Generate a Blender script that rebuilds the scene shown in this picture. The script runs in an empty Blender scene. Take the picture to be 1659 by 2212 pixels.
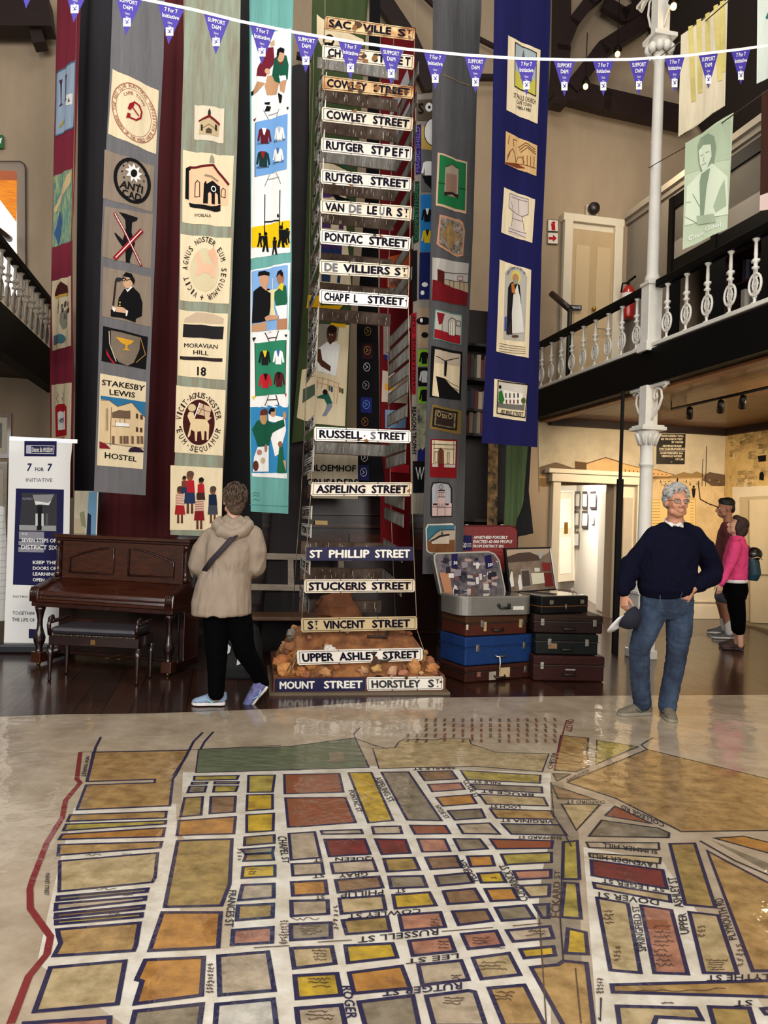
import bpy, bmesh, math, random
from mathutils import Vector, Matrix, noise
random.seed(7)
SC = bpy.context.scene
COL = SC.collection
V = Vector
# ------------------------------------------------------------------ camera
W, H, FPX = 1659, 2212, 1660.0
EYE = V((0, 0, 1.5))
PITCH, ROLL = math.radians(0.31), math.radians(1.9)
FWD = V((0, math.cos(PITCH), math.sin(PITCH)))
_U0 = V((0, -math.sin(PITCH), math.cos(PITCH)))
_R0 = V((1, 0, 0))
RT = _R0 * math.cos(ROLL) + _U0 * math.sin(ROLL)
UP = _U0 * math.cos(ROLL) - _R0 * math.sin(ROLL)
cam_d = bpy.data.cameras.new('camera')
cam = bpy.data.objects.new('camera', cam_d)
COL.objects.link(cam)
cam_d.sensor_fit = 'VERTICAL'
cam_d.sensor_height = 36.0
cam_d.lens = 36.0 * FPX / H
cam_d.clip_start, cam_d.clip_end = 0.05, 100
cam.matrix_world = Matrix(((RT.x, UP.x, -FWD.x, EYE.x), (RT.y, UP.y, -FWD.y, EYE.y), (RT.z, UP.z, -FWD.z, EYE.z), (0, 0, 0, 1)))
SC.camera = cam
# ------------------------------------------------------------------ colour management, world, lights
SC.view_settings.view_transform = 'Standard'
SC.view_settings.look = 'None'
SC.view_settings.gamma = 1
SC.view_settings.use_curve_mapping = False
SC.view_settings.exposure = 0.08
SC.cycles.max_bounces = 6
SC.cycles.diffuse_bounces = 3
SC.cycles.glossy_bounces = 3
SC.cycles.caustics_reflective = False
SC.cycles.caustics_refractive = False
SC.cycles.sample_clamp_indirect = 4
SC.cycles.use_denoising = True
wd = bpy.data.worlds.new('daylight')
SC.world = wd
wd.use_nodes = True
wd.node_tree.nodes['Background'].inputs[0].default_value = (1.0, 0.97, 0.93, 1)
wd.node_tree.nodes['Background'].inputs[1].default_value = 0.24
ROOM = math.radians(12)          # the hall's long axis is turned 12 degrees from the camera's
RE = V((math.cos(ROOM), math.sin(ROOM), 0))
RN = V((-math.sin(ROOM), math.cos(ROOM), 0))
def R(r, a, z=0.0): return RE * r + RN * a + V((0, 0, z))
def lamp(name, kind, loc, target, energy, color, size=None, size_y=None, spot=None, blend=.5):
    d = bpy.data.lights.new(name, kind)
    d.energy, d.color = energy, color
    if kind == 'AREA':
        d.shape = 'RECTANGLE'; d.size = size; d.size_y = size_y or size
    elif size: d.shadow_soft_size = size
    if spot: d.spot_size = math.radians(spot); d.spot_blend = blend
    o = bpy.data.objects.new(name, d); COL.objects.link(o)
    o.location = loc
    o.rotation_euler = (V(target) - V(loc)).to_track_quat('-Z', 'Y').to_euler()
    return o
# fill lights added behind the camera as assumed daylight, no windows built, and an added overhead fill over the hall
lamp('rear_fill_light', 'AREA', R(-2.5, -4.5, 4.6), R(0.2, 9, 3.2), 640, (1, .97, .93), 3.4, 4.5)
lamp('rear_fill_light', 'AREA', R(3.4, -4.5, 4.6), R(1.6, 9, 3.2), 480, (1, .95, .88), 3.0, 4.5)
lamp('left_fill_light', 'AREA', R(-5.4, 3.2, 4.2), R(0.5, 8.5, 3.5), 430, (.95, .98, 1), 3.0, 3.5)  # fill added from the left to brighten the tower's left-face signs
lamp('overhead_fill_light', 'AREA', R(1.0, 3.2, 10.5), R(1.0, 4.4, 0), 300, (1, .96, .9), 3.0, 5.0)
# warm track spots under the right-hand gallery
for (r_, a_, tr, ta, tz, e_) in ((6.0, 8.9, 6.6, 11.2, 1.9, 160), (7.0, 8.9, 7.3, 11.2, 1.6, 130), (6.7, 8.2, 8.05, 9.2, 1.8, 110), (5.4, 9.2, 5.3, 11.2, 1.4, 90)):
    lamp('track_spot_light', 'SPOT', R(r_, a_, 2.82), R(tr, ta, tz), e_, (1, .8, .54), .06, spot=95, blend=.8)
lamp('assumed_gallery_light', 'POINT', R(6.2, 7.2, 2.7), R(6.2, 7.2, 0), 26, (1, .74, .45), .15)  # assumed warm source under the gallery, no lamp modelled for it
lamp('assumed_passage_light', 'AREA', (3.3, 14.6, 2.85), (3.5, 14.6, 0), 230, (1, .93, .82), 1.2)  # assumed source for the bright passage, no fitting modelled
lamp('office_fill_light', 'POINT', R(6.85, 7.6, 5.7), R(7, 7, 4), 26, (1, .88, .7), .15)  # fill added inside the office so the shelved binders show
lamp('upper_gallery_light', 'POINT', R(5.4, 9.4, 6.6), R(5, 9, 4), 60, (1, .85, .62), .2)  # assumed warm light on the upper gallery, apart from the hanging lamps
# ------------------------------------------------------------------ where a pixel of the photograph lies in the hall
def ray(px, py): return FWD + RT * ((px - W / 2) / FPX) + UP * ((H / 2 - py) / FPX)
def P(px, py, d):
    q = ray(px, py); return EYE + q * (d / q.y)
def PF(px, py, z=0.0):
    q = ray(px, py); return EYE + q * ((z - EYE.z) / q.z)
def hitp(p0, n, px, py):
    q = ray(px, py); return EYE + q * ((V(p0) - EYE).dot(n) / q.dot(n))
def lin(c): c /= 255.0; return c / 12.92 if c <= .04045 else ((c + .055) / 1.055) ** 2.4
def hexc(h):
    if not isinstance(h, str): return tuple(lin(x) for x in h) + (1,)
    h = h.lstrip('#')
    if len(h) == 3: h = ''.join(c * 2 for c in h)
    return tuple(lin(int(h[i:i + 2], 16)) for i in (0, 2, 4)) + (1,)
# ------------------------------------------------------------------ materials
_mats = {}
def M(col, rough=.7, metal=0.0, ns=0, na=0.0, bump=0.0, bs=0, coat=0.0, stretch=None, em=0.0, col2=None, spec=.5, trans=0.0, alpha=1.0):
    """A procedural material: base colour broken up by noise (scale ns, amount na, towards col2), bump by noise bs."""
    key = (col, rough, metal, ns, na, bump, bs, coat, stretch, em, col2, spec, trans, alpha)
    if key in _mats: return _mats[key]
    m = bpy.data.materials.new('mat_' + (col.strip('#') if isinstance(col, str) else 'paint'))
    m.use_nodes = True
    nt = m.node_tree; b = nt.nodes['Principled BSDF']; L = nt.links.new
    c = hexc(col)
    b.inputs['Base Color'].default_value = c
    b.inputs['Roughness'].default_value = rough
    b.inputs['Metallic'].default_value = metal
    b.inputs['Specular IOR Level'].default_value = spec
    b.inputs['Coat Weight'].default_value = coat
    b.inputs['Coat Roughness'].default_value = .06
    b.inputs['Transmission Weight'].default_value = trans
    b.inputs['Alpha'].default_value = alpha
    if em:
        b.inputs['Emission Color'].default_value = c; b.inputs['Emission Strength'].default_value = em
    if ns or bump:
        tc = nt.nodes.new('ShaderNodeTexCoord'); mp = nt.nodes.new('ShaderNodeMapping')
        L(tc.outputs['Object'], mp.inputs[0])
        if stretch: mp.inputs['Scale'].default_value = stretch
    if ns:
        t = nt.nodes.new('ShaderNodeTexNoise'); t.inputs['Scale'].default_value = ns; t.inputs['Detail'].default_value = 5
        t.inputs['Roughness'].default_value = .65
        L(mp.outputs[0], t.inputs['Vector'])
        rp = nt.nodes.new('ShaderNodeMapRange'); rp.inputs[1].default_value = .38; rp.inputs[2].default_value = .66
        L(t.outputs['Fac'], rp.inputs[0])
        mx = nt.nodes.new('ShaderNodeMix'); mx.data_type = 'RGBA'
        rp.inputs[4].default_value = na if col2 is None else 1.0
        L(rp.outputs[0], mx.inputs[0])
        mx.inputs[6].default_value = c
        mx.inputs[7].default_value = hexc(col2) if col2 else tuple(v * .45 for v in c[:3]) + (1,)
        L(mx.outputs[2], b.inputs['Base Color'])
    if bump:
        t2 = nt.nodes.new('ShaderNodeTexNoise'); t2.inputs['Scale'].default_value = bs; t2.inputs['Detail'].default_value = 4
        L(mp.outputs[0], t2.inputs['Vector'])
        bp = nt.nodes.new('ShaderNodeBump'); bp.inputs['Strength'].default_value = bump; bp.inputs['Distance'].default_value = .02
        L(t2.outputs['Fac'], bp.inputs['Height']); L(bp.outputs[0], b.inputs['Normal'])
        if coat: L(bp.outputs[0], b.inputs['Coat Normal'])
    _mats[key] = m
    return m
def cloth(c, a=.35): return M(c, .9, ns=5, na=a, bump=.25, bs=9, stretch=(4, 4, .5), spec=.15)
def flat(c): return M(c, .85, spec=.15)
def paint(c): return M(c, .8, ns=9, na=.35, spec=.2)
def wood(c, c2=None, rough=.35, coat=.3, st=(1, 14, 14)): return M(c, rough, ns=3, na=.5, col2=c2, coat=coat, stretch=st)
# ------------------------------------------------------------------ text outlines
_txt = {}
def text_shape(s, bold=.0):
    k = (s, bold)
    if k in _txt: return _txt[k]
    cu = bpy.data.curves.new('lettering', 'FONT'); cu.body = s; cu.resolution_u = 2
    ob = bpy.data.objects.new('lettering', cu)
    me = bpy.data.meshes.new_from_object(ob)
    vs = [(v.co.x, v.co.y) for v in me.vertices]; fs = [tuple(p.vertices) for p in me.polygons]
    if bold > .005:      # a heavier hand: the same strokes laid again a little to each side
        v0, f0 = list(vs), list(fs)
        for dx, dy in ((-bold, 0), (bold, 0), (0, bold * .8), (0, -bold * .8)):
            o = len(vs); vs += [(x + dx, y + dy) for x, y in v0]; fs += [tuple(i + o for i in f) for f in f0]
    bpy.data.meshes.remove(me); bpy.data.objects.remove(ob); bpy.data.curves.remove(cu)
    if not vs: vs, fs = [(0, 0), (1, 1)], []
    x0, x1 = min(v[0] for v in vs), max(v[0] for v in vs); y0, y1 = min(v[1] for v in vs), max(v[1] for v in vs)
    vs = [((x - x0) / max(x1 - x0, 1e-6), (y - y0) / max(y1 - y0, 1e-6)) for x, y in vs]
    _txt[k] = (vs, fs, max(1, len(fs) // 5) if bold > .005 else max(1, len(fs)))
    return _txt[k]
# ------------------------------------------------------------------ mesh building
class MB:
    def __init__(s, T=None): s.v, s.f, s.m, s.sm = [], [], [], []; s.T = T or Matrix.Identity(4); s.mat = None; s.smooth = False
    def add(s, vs, fs, mat=None, smooth=None, raw=False):
        o = len(s.v); T = s.T
        s.v += [V(p) if raw else T @ V(p) for p in vs]
        for f in fs:
            s.f.append(tuple(i + o for i in f)); s.m.append(mat or s.mat); s.sm.append(s.smooth if smooth is None else smooth)
        return s
    def face(s, pts, mat=None, raw=False): return s.add(pts, [tuple(range(len(pts)))], mat, False, raw)
    def hexa(s, c, mat=None, raw=False):   # bottom 4 then top 4, counter-clockwise
        return s.add(c, [(3, 2, 1, 0), (4, 5, 6, 7), (0, 1, 5, 4), (1, 2, 6, 5), (2, 3, 7, 6), (3, 0, 4, 7)], mat, False, raw)
    def box(s, x0, x1, y0, y1, z0, z1, mat=None):
        return s.hexa([(x0, y0, z0), (x1, y0, z0), (x1, y1, z0), (x0, y1, z0), (x0, y0, z1), (x1, y0, z1), (x1, y1, z1), (x0, y1, z1)], mat)
    def prism(s, pts, vec, mat=None, raw=False):
        n = len(pts); a = [V(p) for p in pts]; vec = V(vec)
        fs = [tuple(range(n - 1, -1, -1)), tuple(range(n, 2 * n))] + [(i, (i + 1) % n, n + (i + 1) % n, n + i) for i in range(n)]
        return s.add(a + [p + vec for p in a], fs, mat, False, raw)
    def tube(s, pts, rad, n=10, mat=None, flatx=1.0, up=None, raw=False, cap=True):
        """Loft of rings along pts; rad a number, a list, or a list of (across, along up) pairs."""
        pts = [V(p) for p in pts]; k = len(pts)
        if not isinstance(rad, (list, tuple)): rad = [rad] * k
        ref = V(up) if up else None; vs, fs = [], []
        prev = None
        for i, p in enumerate(pts):
            t = (pts[min(i + 1, k - 1)] - pts[max(i - 1, 0)])
            t = t.normalized() if t.length > 1e-9 else V((0, 0, 1))
            u = ref if ref else (prev if prev else (V((0, 0, 1)) if abs(t.z) < .9 else V((0, 1, 0))))
            u = (u - t * u.dot(t)); u = u.normalized() if u.length > 1e-6 else t.orthogonal().normalized()
            prev = u; w = t.cross(u)
            ra, rb = rad[i] if isinstance(rad[i], (list, tuple)) else (rad[i] * flatx, rad[i])
            for j in range(n):
                a = 2 * math.pi * j / n
                vs.append(p + w * (math.cos(a) * ra) + u * (math.sin(a) * rb))
        for i in range(k - 1):
            for j in range(n):
                fs.append((i * n + j, i * n + (j + 1) % n, (i + 1) * n + (j + 1) % n, (i + 1) * n + j))
        if cap: fs += [tuple(range(n - 1, -1, -1)), tuple(range((k - 1) * n, k * n))]
        return s.add(vs, fs, mat, True, raw)
    def lathe(s, base, prof, n=16, mat=None, axis=(0, 0, 1)):
        ax = V(axis).normalized(); u = ax.orthogonal().normalized(); w = ax.cross(u); b = V(base); vs, fs = [], []
        for (h, r) in prof:
            for j in range(n):
                a = 2 * math.pi * j / n; vs.append(b + ax * h + u * (r * math.cos(a)) + w * (r * math.sin(a)))
        for i in range(len(prof) - 1):
            for j in range(n): fs.append((i * n + j, i * n + (j + 1) % n, (i + 1) * n + (j + 1) % n, (i + 1) * n + j))
        fs += [tuple(range(n - 1, -1, -1)), tuple(range((len(prof) - 1) * n, len(prof) * n))]
        return s.add(vs, fs, mat, True)
    def ball(s, c, r, mat=None, rot=None, n=14, m=9, jit=0):
        c = V(c); r = (r, r, r) if not isinstance(r, (tuple, list)) else r; vs, fs = [], []
        q = rot or Matrix.Identity(3)
        for i in range(1, m):
            for j in range(n):
                a, b = math.pi * i / m, 2 * math.pi * j / n
                d = V((math.sin(a) * math.cos(b), math.sin(a) * math.sin(b), math.cos(a)))
                k = 1 + (jit * noise.noise(d * 1.7 + c * 37) if jit else 0)
                vs.append(c + q @ V((d.x * r[0] * k, d.y * r[1] * k, d.z * r[2] * k)))
        t = len(vs); vs += [c + q @ V((0, 0, r[2])), c - q @ V((0, 0, r[2]))]
        for i in range(m - 2):
            for j in range(n): fs.append((i * n + j, (i + 1) * n + j, (i + 1) * n + (j + 1) % n, i * n + (j + 1) % n))
        for j in range(n): fs += [(t, j, (j + 1) % n), (t + 1, (m - 2) * n + (j + 1) % n, (m - 2) * n + j)]
        return s.add(vs, fs, mat, True)
    def build(s, name, parent=None, origin=None, bevel=0, seg=2, remesh=0, relax=0, subsurf=0):
        me = bpy.data.meshes.new(name)
        inv = None
        if origin is None:
            if parent is not None: origin = V((0, 0, 0)); inv = parent.matrix_world.inverted() if False else None
            else:
                xs = [p.x for p in s.v]; ys = [p.y for p in s.v]; zs = [p.z for p in s.v]
                origin = V(((min(xs) + max(xs)) / 2, (min(ys) + max(ys)) / 2, min(zs)))
        base = world_loc(parent) if parent is not None else V(origin)
        me.from_pydata([tuple(p - base) for p in s.v], [], s.f)
        ms = []
        for i, m in enumerate(s.m):
            if m not in ms: ms.append(m)
        for m in ms: me.materials.append(m)
        idx = {id(m): i for i, m in enumerate(ms)}
        for p, m, sm in zip(me.polygons, s.m, s.sm): p.material_index = idx[id(m)]; p.use_smooth = sm
        me.update()
        o = bpy.data.objects.new(name, me); COL.objects.link(o)
        if remesh:
            rm = o.modifiers.new('r', 'REMESH'); rm.mode = 'VOXEL'; rm.voxel_size = remesh; rm.use_smooth_shade = True
            if relax:
                sm = o.modifiers.new('s', 'SMOOTH'); sm.iterations = relax; sm.factor = .5
            dg = bpy.context.evaluated_depsgraph_get(); dg.update()
            me2 = bpy.data.meshes.new_from_object(o.evaluated_get(dg)); o.modifiers.clear()
            o.data = me2; bpy.data.meshes.remove(me); me2.name = name
            if not me2.materials: me2.materials.append(ms[0])
            for p in me2.polygons: p.use_smooth = True
        if bevel:
            bv = o.modifiers.new('bevel', 'BEVEL'); bv.width = bevel; bv.segments = seg; bv.limit_method = 'ANGLE'; bv.angle_limit = math.radians(50)
        if subsurf:
            sb = o.modifiers.new('sub', 'SUBSURF'); sb.levels = sb.render_levels = subsurf
        if parent is not None: o.parent = parent; o.location = (0, 0, 0)
        else: o.location = base
        o['wl'] = tuple(base); 
        return o
def world_loc(o): return V(o['wl'])
def crumple(o, amp, sc, st=(1, 1, .45), seed=0):
    """folds of worn cloth: the surface pushed in and out along its normals"""
    me = o.data; ns_ = [v.normal.copy() for v in me.vertices]
    for v, n in zip(me.vertices, ns_):
        p = V((v.co.x * st[0], v.co.y * st[1], v.co.z * st[2])) * sc + V((seed * 3.1, seed, 0))
        k = noise.noise(p) + .45 * noise.noise(p * 2.3)
        v.co += n * (amp * (1 - 2 * abs(k)))
    me.update(); return o
def tag(o, label, cat, group=None, kind=None):
    if label: o['label'] = label
    if cat: o['category'] = cat
    if group: o['group'] = group
    if kind: o['kind'] = kind
    return o
def thing(name, label, cat, loc, group=None):
    o = bpy.data.objects.new(name, None); COL.objects.link(o); o.location = V(loc); o['wl'] = tuple(V(loc)); o.empty_display_size = .1
    return tag(o, label, cat, group)
def lab(o, label): o['label'] = label; return o
def struct(o, label=None): o['kind'] = 'structure'; return tag(o, label, None)
def dup(root, offset, label=None, group=None, rot=None):
    """A copy of a thing and of its parts and sub-parts, moved by offset."""
    def cp(o, par):
        c = o.copy(); COL.objects.link(c)
        if par is not None: c.parent = par
        for ch in [x for x in o.children]: cp(ch, c)
        return c
    r = cp(root, None); r.location = root.location + V(offset); r['wl'] = tuple(world_loc(root) + V(offset))
    if label: r['label'] = label
    if group: r['group'] = group
    if rot is not None: r.rotation_euler = rot
    return r
def frame(o, yaw, pitch=0.0, roll=0.0): return Matrix.Translation(V(o)) @ Matrix.Rotation(yaw, 4, 'Z') @ Matrix.Rotation(pitch, 4, 'X') @ Matrix.Rotation(roll, 4, 'Y')
# ------------------------------------------------------------------ flat work on a plane: cloth, appliqué, lettering, paint
def nums(t):
    if isinstance(t, str):
        a = [float(x) for x in t.replace(',', ' ').split()]; return [(a[i], a[i + 1]) for i in range(0, len(a) - 1, 2)]
    return list(t)
class Art:
    """Pieces traced in photo pixels (optionally in a crop's pixels: fr=(x0,y0,scale)) and laid on one real plane."""
    def __init__(s, p0, n, wave=None, step=.05):
        s.p0 = V(p0); s.n = V(n).normalized(); s.wave = wave; s.step = step; s.fr = (0, 0, 1.0)
        z = V((0, 0, 1)); s.t = (z - s.n * z.dot(s.n)) if abs(s.n.z) < .95 else V((0, 1, 0)); s.t = s.t.normalized(); s.s = s.t.cross(s.n)
        s.clear()
    def clear(s): s.polys = []
    def st(s, p):
        q = hitp(s.p0, s.n, s.fr[0] + p[0] / s.fr[2], s.fr[1] + p[1] / s.fr[2]) - s.p0; return (q.dot(s.s), q.dot(s.t))
    def raw(s, pts, mat, lift): s.polys.append((pts, mat, lift))
    def poly(s, pts, mat, lift=.003):
        if isinstance(mat, str): mat = flat(mat)
        s.raw([s.st(p) for p in nums(pts)], mat, lift); return s
    def line(s, pts, w, mat, lift=.004, closed=False, metric=None):
        """A ribbon w photo pixels wide (or metric metres wide)."""
        if isinstance(mat, str): mat = flat(mat)
        q = [V(s.st(p)) for p in nums(pts)]
        if metric is None:
            p0 = nums(pts)[0]; k = s.fr[2]
            metric = ((V(s.st((p0[0] + 4 * k, p0[1]))) - V(s.st(p0))).length / 4 + (V(s.st((p0[0], p0[1] + 4 * k))) - V(s.st(p0))).length / 4) / 2 * w / 1.0
        n = len(q); L, Rr = [], []
        for i in range(n):
            a = q[i - 1] if (i > 0 or closed) else q[i]; b = q[(i + 1) % n] if (i < n - 1 or closed) else q[i]
            d1 = (q[i] - a); d2 = (b - q[i])
            d1 = d1.normalized() if d1.length > 1e-7 else d2.normalized(); d2 = d2.normalized() if d2.length > 1e-7 else d1
            d = d1 + d2; d = d.normalized() if d.length > 1e-4 else d1
            nn = V((-d.y, d.x)); c = max(.45, nn.dot(V((-d1.y, d1.x))))
            L.append(q[i] + nn * (metric / 2 / c)); Rr.append(q[i] - nn * (metric / 2 / c))
        for i in range(n if closed else n - 1):
            j = (i + 1) % n; s.raw([tuple(L[i]), tuple(Rr[i]), tuple(Rr[j]), tuple(L[j])], mat, lift)
        return s
    def oval(s, cx, cy, rx, ry, mat, lift=.004, n=22, rot=0.0, skew=0.0):
        return s.poly(s.ovp(cx, cy, rx, ry, n, rot, skew), mat, lift)
    def ovp(s, cx, cy, rx, ry, n=22, rot=0.0, skew=0.0):
        r = math.radians(rot); o = []
        for i in range(n):
            a = 2 * math.pi * i / n; x, y = rx * math.cos(a), ry * math.sin(a)
            o.append((cx + x * math.cos(r) - y * math.sin(r), cy + x * math.sin(r) + y * math.cos(r) + skew * x))
        return o
    def ring(s, cx, cy, rx, ry, w, mat, lift=.005, n=26, skew=0.0): return s.line(s.ovp(cx, cy, rx, ry, n, 0, skew), w, mat, lift, True)
    def text(s, t, quad, mat, lift=.005, bold=.012):
        """Lettering that fills the quad TL TR BR BL."""
        if isinstance(mat, str): mat = flat(mat)
        q = [V(s.st(p)) for p in nums(quad)]
        vs, fs, nf = text_shape(t, bold)
        m = [tuple((q[3] * (1 - u) + q[2] * u) * (1 - v) + (q[0] * (1 - u) + q[1] * u) * v) for u, v in vs]
        for j, f in enumerate(fs): s.raw([m[i] for i in f], mat, lift + (j // nf) * .00012)
        return s
    def words(s, t, x0, y0, x1, y1, h, mat, lift=.005, bold=.012):
        """Lettering on the baseline (x0,y0)-(x1,y1), h pixels tall."""
        return s.text(t, [(x0, y0 - h), (x1, y1 - h), (x1, y1), (x0, y0)], mat, lift, bold)
    def arc(s, t, cx, cy, rx, ry, a0, a1, h, wd, mat, lift=.005, skew=0.0, inward=False, bold=.012):
        """Letters round an ellipse from angle a0 to a1 (degrees, clockwise from the top)."""
        n = len(t)
        for i, ch in enumerate(t):
            if ch == ' ': continue
            if ch == '·':
                a = math.radians(a0 + (a1 - a0) * i / max(n - 1, 1)); x = cx + math.sin(a) * rx; s.oval(x, cy - math.cos(a) * ry + skew * (x - cx), h * .12, h * .12, mat, lift, 8); continue
            a = math.radians(a0 + (a1 - a0) * i / max(n - 1, 1)); ux, uy = math.sin(a), -math.cos(a)
            tx, ty = math.cos(a) * rx, math.sin(a) * ry; k = math.hypot(tx, ty); tx /= k; ty /= k
            ox, oy = ux, uy
            if inward: tx, ty, ox, oy = -tx, -ty, -ux, -uy
            x, y = cx + ux * rx, cy + uy * ry
            w = wd * (.5 if ch in 'I.,' else 1)
            def K(a_, b_):
                X, Y = x + tx * a_ + ox * b_, y + ty * a_ + oy * b_; return (X, Y + skew * (X - cx))
            s.text(ch, [K(-w / 2, h / 2), K(w / 2, h / 2), K(w / 2, -h / 2), K(-w / 2, -h / 2)], mat, lift, bold)
        return s
    def hang(s, x, y):
        """the cloth's fold at (x, y), straight between the lines along which the pieces are creased"""
        if not s.wave: return 0.0
        x0 = math.floor(x / s.step + 1e-6) * s.step; y0 = math.floor(y / .45 + 1e-6) * .45; u = min(1, max(0, (x - x0) / s.step)); w = min(1, max(0, (y - y0) / .45)); f = s.wave
        return (f(x0, y0) * (1 - u) + f(x0 + s.step, y0) * u) * (1 - w) + (f(x0, y0 + .45) * (1 - u) + f(x0 + s.step, y0 + .45) * u) * w
    def build(s, name, parent=None, thick=0.0, extra=None):
        bm = bmesh.new(); ms = []
        for pts, mat, lift in s.polys:
            if mat not in ms: ms.append(mat)
            vs = [bm.verts.new((p[0], p[1], lift)) for p in pts]
            try: f = bm.faces.new(vs); f.material_index = ms.index(mat)
            except ValueError: continue
            f.normal_update()
            if f.normal.z < 0: f.normal_flip()
        if s.wave:
            xs = [v.co.x for v in bm.verts]; ys = [v.co.y for v in bm.verts]; x = math.floor(min(xs) / s.step) * s.step
            while x < max(xs):
                bmesh.ops.bisect_plane(bm, geom=bm.verts[:] + bm.edges[:] + bm.faces[:], plane_co=(x, 0, 0), plane_no=(1, 0, 0)); x += s.step
            y = math.floor(min(ys) / .45) * .45
            while y < max(ys):
                bmesh.ops.bisect_plane(bm, geom=bm.verts[:] + bm.edges[:] + bm.faces[:], plane_co=(0, y, 0), plane_no=(0, 1, 0)); y += .45
            for v in bm.verts: v.co.z += s.hang(v.co.x, v.co.y)
            for f in bm.faces: f.smooth = True
        mb = MB(); bm.verts.index_update()
        vs = [s.p0 + s.s * v.co.x + s.t * v.co.y + s.n * v.co.z for v in bm.verts]
        o = len(mb.v); mb.v = vs
        for f in bm.faces: mb.f.append(tuple(v.index for v in f.verts)); mb.m.append(ms[f.material_index]); mb.sm.append(f.smooth)
        if thick:   # a back and edges for the first outline
            base, mat, lift = s.polys[0]
            n = len(base); k = len(mb.v)
            wv = s.hang
            fr = [s.p0 + s.s * p[0] + s.t * p[1] + s.n * (lift + wv(*p)) for p in base]
            bk = [q - s.n * thick for q in fr]; mb.v += fr + bk
            if not s.wave: mb.f.append(tuple(k + n + i for i in range(n - 1, -1, -1))); mb.m.append(mat); mb.sm.append(False)
            for i in range(n):
                j = (i + 1) % n; mb.f.append((k + i, k + n + i, k + n + j, k + j)); mb.m.append(mat); mb.sm.append(False)
        bm.free(); s.clear()
        if extra: extra(mb)
        return mb.build(name, parent)
def vplane(px, py, d, yaw, **kw):
    """A vertical plane through the point seen at (px,py) at distance d, turned yaw degrees (positive: right side farther)."""
    y = math.radians(yaw); return Art(P(px, py, d), V((math.sin(y), -math.cos(y), 0)), **kw)
def area_mid(pts):
    return (sum(p[0] for p in pts) / len(pts), sum(p[1] for p in pts) / len(pts))
# ------------------------------------------------------------------ the hall: floor, walls, galleries
RM = Matrix.Translation((0, 0, 0)) @ Matrix(((RE.x, RN.x, 0, 0), (RE.y, RN.y, 0, 0), (0, 0, 1, 0), (0, 0, 0, 1)))   # (r, a, z) -> world
def onA(px, py, a=11.2):
    q = hitp(R(0, a), RN, px, py); return q.dot(RE), q.z
def onR(px, py, r):
    q = hitp(R(r, 0), RE, px, py); return q.dot(RN), q.z
def boards(col, col2, width, along, rough, coat, bump=.25, gap='#0a0706', rz=ROOM, seam=.004):
    m = bpy.data.materials.new('mat_boards'); m.use_nodes = True; nt = m.node_tree; b = nt.nodes['Principled BSDF']; L = nt.links.new
    g = nt.nodes.new('ShaderNodeNewGeometry'); mp = nt.nodes.new('ShaderNodeMapping'); mp.inputs['Rotation'].default_value = (0, 0, -rz + along)
    L(g.outputs['Position'], mp.inputs[0])
    br = nt.nodes.new('ShaderNodeTexBrick'); br.inputs['Scale'].default_value = 1; br.inputs['Brick Width'].default_value = 3.1; br.inputs['Row Height'].default_value = width
    br.inputs['Mortar Size'].default_value = seam; br.inputs['Color1'].default_value = hexc(col); br.inputs['Color2'].default_value = hexc(col2); br.inputs['Mortar'].default_value = hexc(gap)
    L(mp.outputs[0], br.inputs['Vector'])
    n = nt.nodes.new('ShaderNodeTexNoise'); n.inputs['Scale'].default_value = 2; n.inputs['Detail'].default_value = 6
    m2 = nt.nodes.new('ShaderNodeMapping'); m2.inputs['Scale'].default_value = (1.2, 18, 1); L(mp.outputs[0], m2.inputs[0]); L(m2.outputs[0], n.inputs['Vector'])
    mx = nt.nodes.new('ShaderNodeMix'); mx.data_type = 'RGBA'; mx.blend_type = 'MULTIPLY'; mx.inputs[0].default_value = .5
    L(br.outputs['Color'], mx.inputs[6]); L(n.outputs['Color'], mx.inputs[7]); L(mx.outputs[2], b.inputs['Base Color'])
    rr = nt.nodes.new('ShaderNodeMapRange'); rr.inputs[3].default_value = rough * .6; rr.inputs[4].default_value = rough * 1.5; L(n.outputs['Fac'], rr.inputs[0]); L(rr.outputs[0], b.inputs['Roughness'])
    bp = nt.nodes.new('ShaderNodeBump'); bp.inputs['Strength'].default_value = bump; bp.inputs['Distance'].default_value = .004; L(br.outputs['Fac'], bp.inputs['Height']); bp.invert = True
    L(bp.outputs[0], b.inputs['Normal']); b.inputs['Coat Weight'].default_value = coat; b.inputs['Coat Roughness'].default_value = .05; b.inputs['Specular IOR Level'].default_value = .3
    return m
PLASTER = M('#a6927a', .9, ns=1.6, na=.3, bump=.12, bs=14, stretch=(1, 1, .35), spec=.2)
PLASTER2 = M('#b9ad9b', .9, ns=2.2, na=.15, bump=.1, bs=18, spec=.2)
DARKWOOD = M('#241512', .55, ns=3, na=.5, stretch=(1, 1, 6), spec=.3)
BLACKPAINT = M('#070606', .6, ns=3, na=.3, spec=.12)
CREAM = M('#d9cdb6', .55, ns=2, na=.12, spec=.35)
WHITEIRON = M('#e6e1d6', .45, ns=6, na=.15, spec=.4)
FLOORM = boards('#47291d', '#311d16', .2, math.pi / 2, .2, .16)
mb = MB(RM); mb.box(-8, 9.5, -6, 20, -.12, 0, FLOORM); struct(mb.build('floor'), 'dark polished floorboards')
dl, dr = onA(1201, 1180)[0], onA(1322, 1180)[0]; dt = onA(1262, 1044)[1]
mb = MB(RM); mb.box(-8, dl, 11.2, 11.45, 0, 12, PLASTER); mb.box(dr, 8.4, 11.2, 11.45, 0, 12, PLASTER); mb.box(dl, dr, 11.2, 11.45, dt, 12, PLASTER)
struct(mb.build('wall_back'), 'tan plaster end wall')
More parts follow.
